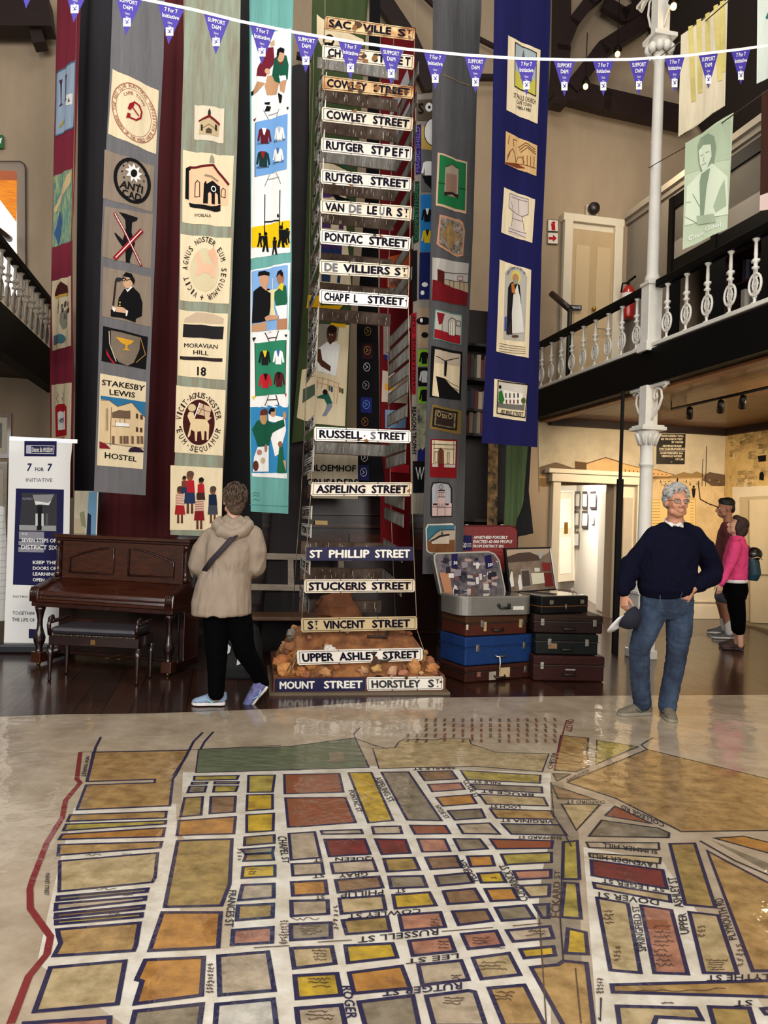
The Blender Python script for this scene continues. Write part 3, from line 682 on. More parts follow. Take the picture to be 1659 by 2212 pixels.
rock(.28, .03, .075, '#c08a58', 'flat tan rock above MOUNT STREET', sq=(1.2, .6, .6), seed=7)
rock(.7, .04, .07, '#c89a78', 'pinkish rock above HORSTLEY ST', sq=(1.1, .6, .7), seed=8)
rock(.84, .05, .075, '#c58a52', 'pointed orange rock at the right end of the rubble', sq=(.8, .6, 1), seed=9)
rock(.95, .06, .065, '#b87a46', 'low orange rock at the right corner of the box', seed=10)
rock(.42, .78, .17, '#7a4a2c', 'big pointed brown rock at the back of the heap', sq=(1.3, .8, 1.1), seed=11)
for k, (u, v, sz, c, l) in enumerate(((.03, .2, .085, '#a8683a', 'rough orange rock on the left flank of the rubble'), (.08, .28, .07, '#8a5a38', 'brown rock on the left flank of the rubble'), (.05, .38, .07, '#9a6a44', 'dull tan rock high on the left flank'), (.2, .08, .06, '#c08648', 'rounded orange rock behind the MOUNT sign'), (.14, .04, .055, '#b87a44', 'square orange rock above the left end of MOUNT STREET'), (.52, .03, .055, '#b88a60', 'tan rock above the end of MOUNT STREET'), (.6, .04, .05, '#c49a5c', 'yellowish rock above HORSTLEY ST'), (.77, .03, .05, '#a86e50', 'reddish rock above HORSTLEY ST'), (.9, .14, .06, '#a8703c', 'orange rock on the right flank of the rubble'), (.96, .2, .055, '#9a6240', 'brown rock at the right edge of the rubble'))): rock(u, v, sz, c, l, seed=200 + k)
rnd = random.Random(4)
for k in range(34):
    u, v = rnd.uniform(.04, .97), rnd.choice([rnd.uniform(.02, .12), rnd.uniform(.1, .7)])
    rock(u, v, rnd.uniform(.016, .042), rnd.choice(['#a8683a', '#b98250', '#8a5a3a', '#9c6248', '#c79a6a']), 'small brown stone among the rubble', 'small stones in the rubble box', seed=100 + k)
# rusty bar on the earth
mb = MB(BT); zz = mound(.62, .3)
mb.tube([(bw * .56, .33, zz + .02), (bw * .62, .32, zz + .025), (bw * .68, .36, mound(.68, .3) + .03), (bw * .7, .42, mound(.7, .34) + .06)], .014, 8, M('#3a2a20', .7)); tag(mb.build('iron_bar'), 'bent dark iron bar lying on the rubble', 'bar')
mb = MB(BT); mb.tube([(bw * .57, .02 + .06, .30), (bw * .6, .06, .27), (bw * .65, .06, .265), (bw * .69, .07, .3)], .012, 8, M('#2a221c', .6)); tag(mb.build('iron_hook'), 'curved dark iron piece below the UPPER ASHLEY sign', 'iron')
mb = MB(BT); mb.tube([(.14, .03, .17), (.17, .06, .25), (.22, .1, .33)], .007, 6, M('#8a7a66', .5, .5)); tag(mb.build('wire_stub'), 'twisted wire stub at the left of the rubble', 'wire')
# ------------------------------------------------------------------ hanging banners and drapes
def waves(a, l, ph=0.0): return lambda s, t: a * math.sin(2 * math.pi * s / l + ph) + a * .5 * math.sin(2 * math.pi * s / (l * .43) + ph * 2 + t * .6)
K1, K2, K3, K4 = (0, 0, 3.95), (380, 0, 3.95), (760, 0, 3.95), (1140, 0, 3.196)
K5, K6, K7, K8 = (0, 500, 3.95), (380, 500, 3.95), (760, 500, 3.95), (1140, 500, 3.196)
L1, L2, L3, L4, L5, L8 = (0, 920, 3.457), (380, 1000, 3.95), (560, 900, 3.457), (900, 1000, 3.95), (1140, 860, 3.16), (1280, 1000, 3.95)
Q1, Q2, Q3 = (640, 0, 5.925), (640, 340, 5.925), (630, 680, 5.925)
CREAMC, BLK, SKIN1, SKIN2, WHT, MAR = cloth('#dfcdaa', .2), flat('#0c0b0d'), flat('#b58763'), flat('#4a2a1c'), cloth('#e8e6e2', .15), flat('#5c1420')
GREENC, TANC = flat('#14503a'), cloth('#8c7c6c', .3)
def drape(name, label, outline, d, yaw, mat, amp=.04, wl=.22, at=None, cat='drape', group=None):
    pts = nums(outline); m = area_mid(pts) if at is None else at
    A = vplane(m[0], m[1], d, yaw, wave=waves(amp, wl), step=wl / 7)
    A.poly(pts, mat, 0)
    return tag(A.build(name), label, cat, group)
def banner(label, outline, mat, d, yaw, at, amp=.007, wl=.3, group='hand-sewn banners hanging in the hall'):
    A = vplane(at[0], at[1], d, yaw, wave=waves(amp, wl, at[0]), step=.05)
    root_p = A.p0 + V((0, 0, 0))
    o = thing('banner', label, 'banner', root_p, group)
    A.poly(outline, mat, 0); A.build('cloth', o, thick=.004)
    return A, o
def shirt(A, cx, cy, w, h, mat, collar=None, lift=.009):
    """A jersey with two hanging sleeves, drawn in the current crop's pixels."""
    f = lambda L: [(cx + x * w, cy + y * h) for x, y in L]
    A.poly(f([(-.18, -.5), (.18, -.5), (.36, -.4), (.5, .32), (.36, .38), (.26, -.1), (.26, .5), (-.26, .5), (-.26, -.1), (-.36, .38), (-.5, .32), (-.36, -.4)]), mat, lift)
    if collar: A.poly(f([(-.16, -.52), (.16, -.52), (.03, -.05), (-.03, -.05)]), collar, lift + .002)
# --- burgundy banner with painted squares, far left
BURG = M('#7d0f2e', .8, ns=3, na=.35, bump=.2, bs=6, stretch=(3, 3, .4))
A, o = banner('narrow burgundy banner at the far left with four painted patches', '124,-70 177,-70 175,0 164,330 157,500 158,1075 112,1075 108,945 109,830 112,500 119,152', BURG, 8.45, -48, (135, 700))
A.fr = K1
A.line('655,-20 640,1085 622,2055', 1.2, flat('#c8a070'), .004); A.build('piping', o)
A.poly('480,630 645,510 632,1085 470,1175', cloth('#9fb2c8', .4)); A.line('483,632 642,516 630,1082 473,1168', 1.6, flat('#51708a'), .005, True)
for x in (525, 567): A.poly([(x - 12, 690 - (x - 525)), (x + 12, 675 - (x - 525)), (x + 5, 720 - (x - 525)), (x + 2, 880 - (x - 525)), (x + 14, 890 - (x - 525)), (x - 16, 915 - (x - 525)), (x - 3, 885 - (x - 525)), (x - 4, 725 - (x - 525))], flat('#4a3440'), .007)
A.poly('575,815 622,795 618,890 572,905', WHT, .007); A.text('6', '588,842 605,835 603,872 587,878', BLK, .009); A.poly('505,1085 550,1010 553,1030 520,1090', flat('#b09a4a'), .007)
lab(A.build('patch', o), 'pale blue painted patch')
A.poly('455,1510 622,1432 612,2055 452,2115', M('#3a7a80', .85, ns=7, na=1, col2='#a8b070', stretch=(4, 4, 1.2))); A.poly('575,1500 620,1432 600,1560 530,1700 480,1820 470,1790', flat('#c9b184'), .006); A.poly('470,2000 510,1800 540,1900 500,2100', flat('#3a5a8a'), .006)
lab(A.build('patch', o), 'teal and yellow painted patch')
A.fr = K5
A.poly('450,425 612,378 612,975 448,1018', CREAMC); A.poly('470,530 490,460 530,430 570,460 590,520 540,555 470,560', flat('#4a1c18'), .006); A.poly('470,555 585,520 580,545 480,575', flat('#c9a04a'), .007)
rnd = random.Random(3)
for k in range(16):
    x, y = rnd.uniform(462, 600), rnd.uniform(590, 720); A.poly([(x, y), (x + 10, y - 8), (x + 8, y + 40), (x - 4, y + 36)], flat(rnd.choice(['#2a2420', '#6a5a4a', '#8a7a6a', '#3a3440'])), .006)
A.poly('520,700 575,660 580,800 540,840 515,780', flat('#8a8478'), .006); A.oval(520, 915, 38, 40, flat('#4a7a88'), .007); A.poly('460,890 500,880 510,950 460,970', flat('#5a6a78'), .008)
lab(A.build('patch', o), 'cream patch with a fez and tassels')
A.poly('440,1310 610,1290 600,1790 437,1790', CREAMC); A.poly('482,1500 500,1475 555,1468 575,1495 575,1740 485,1755', flat('#a81820'), .006); A.poly('500,1545 520,1530 540,1545 565,1530 565,1690 500,1695', WHT, .008); A.words('HMS', 507, 1640, 558, 1632, 45, BLK, .01)
for x in (495, 535): A.line([(x, 1375), (x + 10, 1400), (x - 5, 1425), (x + 10, 1460)], 1.2, flat('#8a7a74'), .006)
A.poly('487,1762 560,1752 560,1790 487,1790', flat('#a8744a'), .006)
lab(A.build('patch', o), 'cream patch with a red bottle')
# --- dark and maroon drapes
drape('drape', 'charcoal and navy drape between the burgundy and the grey banner', '170,-60 300,-60 298,1160 160,1160', 8.95, 10, M('#2e2c32', .9, ns=3, na=.4, stretch=(2, 2, .3)), .035, .3)
drape('drape', 'maroon drape to the right of the grey banner', '330,-60 395,-60 402,600 400,1160 205,1160 300,700 318,100', 8.6, 10, M('#4f0a10', .9, ns=3, na=.4, stretch=(2, 2, .3)), .035, .26)
drape('drape', 'black drape left of the turquoise banner', '512,-60 566,60 566,1200 470,1200 490,900 500,500', 8.1, 10, M('#060507', .9), .02, .3)
drape('drape', 'dark drape to the right of the turquoise banner', '600,140 668,140 668,1410 560,1410 600,1000', 8.3, 12, M('#2a2427', .9, ns=3, na=.4, stretch=(2, 2, .3)), .02, .3)
# --- grey banner of emblems
GREYC = M('#6c6a6c', .9, ns=5, na=.3, bump=.2, bs=9, stretch=(4, 4, .5), spec=.15)
A, o = banner('long grey banner with red, black and cream emblems left of the maroon drape', '246,-70 357,-70 353,126 342,334 337,500 324,804 314,1070 203,1062 212,804 220,500 229,329 238,152', GREYC, 7.15, 33, (272, 700))
A.fr = K1; RED = flat('#8c141c')
A.poly('960,588 1355,775 1330,1317 922,1140', CREAMC)
RO = flat('#9a5a48')
A.ring(1145, 965, 190, 240, 1.6, RO, .006, 30, .45); A.ring(1140, 965, 150, 195, .8, RO, .006, 30, .45)
A.arc('THE RED CLUB ELECTORAL OPPOSITION', 1145, 965, 170, 220, -100, 110, 26, 17, RO, .007, .45); A.arc('CAPE TOWN', 1140, 965, 120, 160, -40, 45, 26, 20, RO, .007, .45)
A.arc('WORKERS OF THE WORLD UNITE', 1145, 965, 170, 220, 245, 120, 26, 17, RO, .007, .45, True)
A.line('1140,870 1185,905 1208,960 1198,1010 1160,1028 1110,1008 1092,985', 3.6, RED, .008); A.poly('1072,1010 1085,965 1112,975 1100,1010', RED, .008); A.poly('1085,930 1100,890 1145,868 1142,905 1105,945', RED, .009); A.line('1122,910 1182,995', 2.6, RED, .009)
lab(A.build('patch', o), 'cream patch with a red hammer and sickle')
A.poly('892,1275 1318,1420 1300,1810 878,1690', TANC, .003)
A.ring(1128, 1545, 145, 178, 7, BLK, .006, 30, .25)
A.poly([(1140 + (78 if k % 2 == 0 else 45) * math.sin(math.pi * k / 9), 1480 - (85 if k % 2 == 0 else 48) * math.cos(math.pi * k / 9) + .25 * 78 * math.sin(math.pi * k / 9)) for k in range(18)], WHT, .008)
A.oval(1140, 1482, 28, 34, BLK, .009)
for k in range(12): A.oval(1140 + 100 * math.sin(k * .52), 1480 - 100 * math.cos(k * .52) + 20 * math.sin(k * .52), 7, 8, BLK, .008, 6)
A.text('ANTI', '1030,1540 1222,1592 1215,1655 1015,1600', BLK, .008, .03); A.text('CAD', '1030,1612 1215,1665 1190,1722 1050,1680', BLK, .008, .03)
lab(A.build('patch', o), 'brown patch with a black ring reading ANTI CAD')
A.poly('895,1760 1305,1830 1285,2292 872,2190', TANC)
A.poly('1015,1810 1175,1860 1165,1885 1125,1900 1120,1985 1150,2080 1105,2225 1110,2240 1100,2245 1070,2240 1068,2150 1000,2040 975,1990 985,1985 1045,2050 1060,2000 1070,1950 1065,1880', BLK, .006)
A.line('975,1815 1080,2020 1205,2270', 5.5, RED, .009); A.line('1210,1965 975,2210', 9, RED, .010); A.line('978,1820 1080,2020 1200,2260', 1.6, WHT, .012); A.line('1205,1970 985,2200', 1.8, WHT, .012)
lab(A.build('patch', o), 'brown patch with a black figure crossed out in red')
A.fr = K5
A.poly('882,300 1290,390 1285,815 870,722', TANC)
A.poly('1010,570 1055,495 1130,472 1190,530 1217,610 1212,720 1160,745 1155,778 1060,745 945,725 945,668 1000,655', BLK, .006); A.oval(1088, 430, 42, 58, flat('#caa07e'), .007); A.poly('1040,385 1070,350 1120,362 1150,420 1140,455 1118,425 1100,395', BLK, .009)
A.line('1035,408 1065,400 1075,420 1100,412 1125,415', 1.6, BLK, .01); A.ring(1050, 412, 15, 14, 1.3, BLK, .01, 10); A.poly('1065,485 1085,520 1130,475 1120,470 1085,500', WHT, .009); A.line('988,420 965,632', 3.6, flat('#2a1a18'), .008); A.oval(1008, 412, 26, 18, flat('#23252c'), .01)
A.poly('955,638 1045,650 1085,678 1078,702 990,688', flat('#caa07e'), .009); A.poly('955,640 985,660 975,690 960,670', WHT, .01); A.poly('1072,675 1090,680 1080,725 1068,722', WHT, .01); A.oval(1020, 608, 7, 7, flat('#c8b04a'), .009, 8); A.oval(1018, 634, 7, 7, flat('#c8b04a'), .009, 8)
lab(A.build('patch', o), 'brown patch with a speaker in a beret at a microphone')
A.poly('880,805 1262,900 1245,1178 866,1105', BLK); A.poly('945,842 1200,905 1190,1010 1140,1120 1085,1148 1010,1115 960,1040 945,960', M('#7a6a58', .8, ns=4, na=.5), .006)
A.poly('985,900 1142,935 1115,962 1085,972 1085,1000 1110,1015 1040,1015 1068,1000 1068,970 1030,952', flat('#d0982a'), .008); A.poly('905,1000 940,1075 985,1130 960,1122 910,1055', flat('#a8182a'), .007); A.line('930,850 935,960 990,1110', 1.4, flat('#d9cdb6'), .007); A.line('1200,905 1240,1050 1160,1120', 1.2, flat('#b98a3a'), .007)
lab(A.build('patch', o), 'black patch with a shield and yellow chalice')
A.poly('855,1210 1248,1285 1218,2028 827,1995', CREAMC)
A.text('STAKESBY', '870,1262 1238,1315 1228,1362 868,1310', BLK, .006, .02); A.text('LEWIS', '932,1345 1155,1375 1150,1420 935,1394', BLK, .006, .02); A.text('HOSTEL', '893,1882 1170,1925 1165,1965 893,1935', BLK, .006, .02)
A.poly('858,1400 1240,1455 1235,1585 1120,1460 1000,1492 930,1440 860,1432', flat('#2c6a92'), .006)
A.poly('860,1432 930,1440 1000,1492 1120,1460 1235,1585 1222,1850 850,1800', cloth('#d8bd94', .2), .005)
lnk = flat('#4a3428')
for l in ('860,1440 930,1440 1000,1495 1122,1460 1235,1585', '950,1500 940,1830', '905,1510 905,1700', '918,1510 918,1700', '955,1545 1110,1530', '955,1660 1105,1670', '850,1800 1225,1850', '985,1610 985,1660', '1020,1600 1020,1655', '1060,1600 1060,1660'): A.line(l, 1, lnk, .008)
A.poly('955,1545 1010,1525 1110,1535 1110,1600 955,1590', flat('#6a5442'), .0085); A.poly('985,1630 1100,1640 1100,1668 985,1660', WHT, .0085)
for x, y in ((1170, 1575), (1208, 1585), (1170, 1690), (1205, 1695)): A.poly([(x - 11, y - 22), (x + 9, y - 18), (x + 9, y + 22), (x - 11, y + 18)], lnk, .008)
for x in (965, 1030, 1060, 1085, 1130, 1180, 1210): A.poly([(x - 13, 1745), (x + 11, 1748), (x + 11, 1815), (x - 13, 1810)], flat('#7a5f4a'), .008); A.line([(x, 1745), (x, 1812)], .8, lnk, .009)
A.poly('1095,1868 1110,1848 1150,1835 1190,1845 1225,1875 1220,1885 1095,1880', flat('#2a1a30'), .010); A.poly('848,1790 905,1815 945,1855 848,1850', flat('#7a1a24'), .009)
lab(A.build('patch', o), 'cream patch reading STAKESBY LEWIS HOSTEL')
# --- sage green banner
SAGE = M('#8b9583', .9, ns=3, na=1, col2='#7f7664', bump=.25, bs=9, stretch=(5, 5, .5), spec=.15)
A, o = banner('wide sage green banner of cream patches reading MORAVIAN HILL', '401,-70 521,-70 518,126 512,330 505,500 499,677 481,1000 476,1160 368,1155 380,955 388,560 391,330 399,50', SAGE, 7.0, 9.5, (435, 700), .012, .22)
A.fr = K2
A.poly('160,893 413,925 405,1222 155,1185', cloth('#d3c6ae', .2)); A.poly('205,1042 285,1010 368,1072 360,1165 195,1145', flat('#b8a27c'), .006); A.poly('192,1028 285,985 375,1048 372,1072 285,1008 194,1040', flat('#6a1418'), .008); A.poly('273,990 275,955 288,930 298,957 298,992', flat('#2c2620'), .007)
for x in (222, 343): A.poly([(x - 9, 1065), (x + 7, 1068), (x + 7, 1120), (x - 9, 1116)], flat('#1f1a18'), .008)
A.poly('255,1142 257,1108 283,1095 307,1112 306,1146', flat('#4a3c2c'), .008); A.line('215,1105 283,1065 345,1110', 1, lnk, .008)
lab(A.build('patch', o), 'small patch with a red-roofed chapel')
A.poly('60,1285 495,1335 470,1940 55,1900', CREAMC); A.poly('110,1430 320,1415 450,1580 440,1750 330,1765 115,1720', flat('#e0b792'), .005); A.poly('85,1440 128,1415 128,1445 112,1460 110,1705 80,1700', BLK, .007); A.line('118,1432 320,1413 452,1582', 5, flat('#5c1418'), .008)
A.poly('240,1570 258,1545 262,1575 315,1545 375,1590 380,1740 360,1740 358,1660 340,1640 332,1650 332,1745 305,1742 305,1660 290,1640 275,1655 273,1742 232,1740', BLK, .008); A.ring(322, 1615, 18, 22, 2, WHT, .010, 12); A.line('160,1680 165,1560 182,1540 203,1560 203,1680 160,1680', 1.6, BLK, .008); A.line('385,1680 388,1625 403,1608 422,1625 420,1690 385,1680', 1.4, BLK, .008)
A.line('245,1500 300,1510 360,1545', 4, flat('#8a7a62'), .008); A.poly('110,1730 230,1750 300,1765 380,1745 380,1800 330,1808 120,1765', BLK, .007); A.poly('285,1395 292,1345 306,1320 325,1350 330,1395', flat('#8d8a78'), .006); A.words('FYOBLALA', 160, 1850, 300, 1858, 26, lnk, .007)
lab(A.build('patch', o), 'cream patch with a black-lined church')
A.fr = K6
A.poly('40,25 475,60 455,620 35,590', CREAMC); A.oval(245, 330, 125, 185, flat('#c9bb97'), .005)
A.poly('165,370 190,290 160,200 195,175 225,270 330,290 335,390 300,395 290,360 230,355 190,380', flat('#dcae90'), .007); A.poly('270,190 320,130 360,230 345,300 320,270', flat('#d8a98c'), .007)
A.arc('VICIT AGNUS NOSTER EUM SEQUAMUR +', 245, 320, 165, 248, 208, 548, 46, 27, flat('#241c1a'), .008)
lab(A.build('patch', o), 'cream patch with a pale lamb ringed by Latin words')
A.poly('30,670 445,705 420,1270 15,1230', CREAMC); A.poly('75,740 170,690 330,705 410,745 405,790 70,775', flat('#bda78c'), .005); A.poly('65,788 410,815 400,922 58,900', flat('#201d1f'), .006)
A.text('MORAVIAN', '70,952 358,965 355,1002 70,988', BLK, .006); A.text('HILL', '148,1012 280,1022 278,1058 148,1048', BLK, .006); A.poly('36,1063 398,1084 396,1114 33,1092', flat('#2a2020'), .006); A.text('18', '182,1155 260,1160 256,1238 182,1231', BLK, .006, .03)
lab(A.build('patch', o), 'cream patch reading MORAVIAN HILL 18')
A.poly('5,1315 425,1355 400,1915 -10,1885', CREAMC)
DM = flat('#3c1210'); A.oval(195, 1630, 145, 203, CREAMC, .005, 30); A.oval(195, 1630, 136, 194, DM, .006, 30)
A.poly('98,1575 112,1540 150,1545 165,1600 262,1605 285,1650 278,1780 262,1782 262,1710 245,1700 240,1780 222,1780 215,1705 185,1710 180,1790 165,1790 160,1710 130,1690 122,1740 105,1760 100,1745 115,1690 125,1640', flat('#d6bd92'), .008); A.oval(138, 1505, 34, 32, flat('#c9b18a'), .007); A.line('160,1590 205,1465', 2, WHT, .009); A.poly('205,1465 305,1500 285,1585 180,1560', flat('#c9ab8a'), .008); A.line('200,1560 240,1480 M'.replace(' M', ''), 1, DM, .009); A.line('235,1470 245,1580', 1, DM, .009); A.line('190,1510 300,1545', 1, DM, .009)
A.poly('240,1565 305,1590 280,1610 260,1620', flat('#c9ab8a'), .008)
DT = flat('#2a1512'); A.arc('VICIT·AGNUS·NOSTER', 195, 1630, 172, 232, -80, 80, 48, 30, DT, .007); A.arc('EUM·SEQUAMUR', 195, 1630, 172, 232, 252, 108, 48, 30, DT, .007, 0, True); A.oval(37, 1668, 9, 11, DT, .007, 5); A.oval(350, 1690, 9, 11, DT, .007, 5)
lab(A.build('patch', o), 'cream patch with a lamb and flag on a dark oval')
A.fr = L2
A.poly('-45,20 400,45 388,578 -50,572', CREAMC)
def child(x, y, s, top, bot, hair, skin='#7a4a34', leg='#5a3424'):
    A.oval(x, y - 92 * s, 26 * s, 34 * s, flat(skin), .007, 12); A.oval(x + 3 * s, y - 108 * s, 28 * s, 26 * s, flat(hair), .0075, 12)
    A.poly([(x - 34 * s, y - 60 * s), (x + 30 * s, y - 62 * s), (x + 38 * s, y + 30 * s), (x - 36 * s, y + 30 * s)], flat(top), .008); A.poly([(x - 36 * s, y + 30 * s), (x + 36 * s, y + 30 * s), (x + 44 * s, y + 110 * s), (x - 44 * s, y + 110 * s)], flat(bot), .0085)
    for k in (-16, 16): A.poly([(x + (k - 8) * s, y + 110 * s), (x + (k + 8) * s, y + 110 * s), (x + (k + 10) * s, y + 185 * s), (x + (k - 10) * s, y + 185 * s)], flat(leg), .007)
child(120, 220, 1.15, '#a81c28', '#22304e', '#5a3f30'); child(215, 230, .8, '#a81c28', '#3a2420', '#1a1210'); child(35, 330, 1.0, '#b98a78', '#9a1e22', '#4a3020'); child(200, 380, 1.0, '#b07868', '#7a181c', '#5a3a2a'); child(315, 330, 1.0, '#16203a', '#3c4048', '#4a3a30'); child(70, 190, .6, '#6a3a2a', '#22304e', '#2a1a14')
for yy in range(265, 370, 22): A.line([(5, yy), (72, yy + 8)], 1.6, flat('#d9c4ae'), .0095)
for yy in range(325, 410, 20): A.line([(165, yy), (240, yy - 6)], 1.6, flat('#d9c4ae'), .0095)
lab(A.build('patch', o), 'cream patch with children dancing in a ring')
# --- turquoise rugby banner
TURQ = M('#6aa39c', .85, ns=4, na=.25, bump=.25, bs=9, stretch=(5, 5, .4), spec=.2)
A, o = banner('turquoise banner of rugby scenes and jerseys left of the sign tower', '538,-70 635,-70 629,177 629,560 626,900 623,1110 542,1105 541,700 542,560', TURQ, 6.95, -28, (585, 800), .008, .25)
A.fr = K2
A.poly('645,300 985,245 975,2150 640,2210', WHT)
A.poly('800,370 838,335 842,380 815,400', flat('#b99a78'), .007); A.poly('785,410 830,400 842,530 795,600 770,660 690,655 700,590 745,510', flat('#6a1a2a'), .006); A.poly('690,655 770,660 775,715 700,700', WHT, .008); A.poly('700,700 765,715 700,790 645,810 650,780', flat('#b58a66'), .007)
A.poly('840,500 880,470 950,480 967,560 960,680 940,692 885,640 895,718 845,695 820,640', GREENC, .008); A.poly('880,540 915,540 940,510 900,565', flat('#8c1c20'), .010); A.oval(900, 480, 34, 58, flat('#c49a78'), .009); A.poly('862,470 870,425 900,410 935,425 930,462 890,450 875,510', BLK, .010)
A.poly('785,650 822,640 885,712 860,805 780,815 762,740', flat('#b58a66'), .007); A.poly('885,655 945,650 950,690 900,700', WHT, .0095); A.poly('890,710 950,690 930,800 895,780', flat('#b58a66'), .007); A.oval(785, 612, 20, 24, flat('#c49a78'), .01)
for q in ('760,880 805,870 800,895 765,895', '780,905 812,910 800,950 762,955', '875,795 915,820 905,885 890,885', '640,790 665,770 660,810 645,820', '948,920 968,918 960,945'): A.poly(q, BLK, .009)
lab(A.build('patch', o), 'white panel with two rugby players')
GL = flat('#8a8a8a')
for l in ('752,945 798,1030', '885,935 858,1005', '788,985 872,962', '798,1490 758,1592', '862,1478 900,1572', '780,1532 888,1515'): A.line(l, 1.6, GL, .006)
A.poly('680,1050 958,975 950,1445 682,1515', flat('#6d9bcf'), .006); A.line('682,1055 682,1515', 1.4, flat('#22252e'), .008)
shirt(A, 760, 1165, 115, 130, flat('#5c1420'), WHT); shirt(A, 890, 1148, 95, 120, WHT, flat('#a8b4c4')); shirt(A, 750, 1362, 115, 130, flat('#16302c'), flat('#8c1c20')); shirt(A, 878, 1328, 100, 115, WHT, flat('#4a6a9a'))
for x, y, t in ((752, 1235, 'CALEDONIANS'), (888, 1213, 'BUFFALOS'), (748, 1440, 'PERSEVERANCE'), (878, 1398, 'SUMMERVILLE')): A.words(t, x - 50, y + 8, x + 48, y - 10, 18, flat('#2a2a30'), .009)
A.poly('660,1020 695,1010 672,1040', MAR, .007)
lab(A.build('patch', o), 'blue panel with four jerseys')
for l in ('762,1660 757,2010', '895,1625 888,1995'): A.line(l, 1.8, BLK, .009)
A.line('757,1895 890,1885', 2.6, BLK, .009); A.poly('650,1945 970,1878 965,2110 650,2115', flat('#e0b80a'), .006); A.oval(878, 1845, 8, 16, BLK, .009, 10)
def sil(x, y, h, ln=0):
    A.oval(x, y - h * .9, h * .09, h * .1, BLK, .009, 8); A.poly([(x - h * .13 + ln, y - h * .8), (x + h * .13 + ln, y - h * .8), (x + h * .1, y - h * .4), (x + h * .15, y), (x + h * .05, y), (x, y - h * .35), (x - h * .08, y), (x - h * .18, y), (x - h * .1, y - h * .4)], BLK, .009)
sil(722, 2110, 120, 8); sil(768, 2150, 170, -8); A.line('765,2000 755,1935', 2, BLK, .009); sil(850, 2175, 150); sil(905, 2115, 190, 4); sil(935, 2090, 130); sil(952, 2075, 130, 4); A.line('910,1955 918,1900', 2, BLK, .009)
lab(A.build('patch', o), 'yellow panel with black players at goal posts')
A.fr = K6
A.poly('640,335 977,262 957,862 640,872', WHT, .003); A.poly('650,345 952,285 948,830 655,860', flat('#7ba3d2'), .005)
A.poly('655,790 665,600 668,520 720,468 800,490 835,540 800,700 770,765', BLK, .007); A.poly('740,480 790,480 770,505', flat('#c09070'), .009); A.oval(755, 415, 38, 68, flat('#c09070'), .008); A.poly('705,385 712,345 760,335 800,350 798,380 755,372', BLK, .009)
A.poly('840,540 890,470 940,460 950,600 900,690 860,640', flat('#1c5a3e'), .007); A.oval(897, 400, 30, 56, flat('#9a6a4c'), .008); A.poly('862,395 875,345 905,328 922,360 915,395 890,365', BLK, .009); A.poly('865,500 905,440 925,450 915,510 890,490', flat('#d8b82a'), .009)
A.poly('775,505 880,495 850,520 845,640 862,745 800,750 815,640 815,530', flat('#d9cf9a'), .010); A.line('835,405 835,495', 1.6, WHT, .010); A.poly('760,735 790,715 890,720 870,755 770,765', flat('#c09070'), .011); A.poly('855,640 948,625 945,740 890,750', WHT, .0085); A.poly('655,800 770,770 775,845 655,860', flat('#b58a66'), .008); A.poly('870,755 948,740 948,832 865,842', flat('#a87858'), .008)
lab(A.build('patch', o), 'blue panel with two men holding a cup')
A.poly('640,872 970,840 960,1500 640,1500', WHT)
for l in ('760,865 800,945', '880,850 852,945', '780,915 865,905', '800,1400 757,1485', '858,1395 882,1480', '785,1440 865,1435'): A.line(l, 2, flat('#3a1c20'), .006)
A.poly('680,955 940,925 930,1385 685,1405', flat('#2a7858'), .006); A.line('680,950 684,1410', 1.2, BLK, .008); A.line('940,925 932,1385', 1.2, BLK, .008)
shirt(A, 762, 1080, 112, 122, flat('#141a16'), flat('#d8b82a')); shirt(A, 880, 1076, 90, 120, WHT, flat('#3a5a9a')); shirt(A, 768, 1276, 124, 120, flat('#b81c28'), BLK); shirt(A, 885, 1265, 90, 122, flat('#4a1418'), BLK)
A.poly('660,910 690,905 672,945', BLK, .007); A.poly('925,880 950,878 938,905', BLK, .007); A.poly('655,1410 688,1400 668,1440', flat('#d8b82a'), .007); A.poly('928,1385 945,1382 938,1415', flat('#b81c28'), .007)
lab(A.build('patch', o), 'green panel with four jerseys')
A.poly('645,1500 962,1470 945,2065 650,2060', flat('#2f7cae'))
A.poly('655,1690 690,1620 760,1590 830,1640 920,1600 930,1660 830,1720 800,1830 700,1835', GREENC, .007); A.oval(752, 1590, 34, 58, flat('#b08a5c'), .008); A.poly('720,1570 725,1530 760,1508 790,1530 785,1565', flat('#5c2a20'), .009); A.poly('700,1840 800,1830 800,2050 660,2050 670,1920', WHT, .008)
A.poly('795,1560 850,1570 930,1590 940,1700 880,1900 850,1920 810,1740 870,1690 905,1640 800,1620', WHT, .006); A.oval(835, 1545, 26, 38, flat('#b58a66'), .008); A.poly('800,1545 815,1508 850,1510 850,1540 820,1540 815,1570', BLK, .009); A.oval(928, 1570, 16, 34, flat('#b58a66'), .009)
A.poly('885,1830 910,1830 930,2000 945,2060 865,2060', flat('#1c5a3e'), .009); A.oval(892, 1815, 16, 26, flat('#8a5a3c'), .010); A.poly('915,1950 945,1960 940,2050', flat('#c09070'), .010); A.oval(685, 2000, 24, 45, flat('#5c2a1c'), .010); A.oval(745, 1955, 22, 26, flat('#c0a888'), .010); A.oval(715, 1885, 22, 24, flat('#a8786a'), .010); A.oval(775, 1850, 16, 34, flat('#a8785a'), .010)
lab(A.build('patch', o), 'blue panel with a player in green')
A.poly('650,2060 950,2060 948,2108 655,2090', WHT); A.fr = L2
for k, yy in enumerate((262, 285, 320)): A.line([(655, yy), (680, yy - 14), (700, yy), (715, yy - 8)], .8, flat('#1f5a56'), .006)
lab(A.build('patch', o), 'white strip above the signature'); A.fr = (0, 0, 1)
A.line('541,1090 623,1094', 1.2, flat('#3a8a84'), .004); A.build('hem', o)
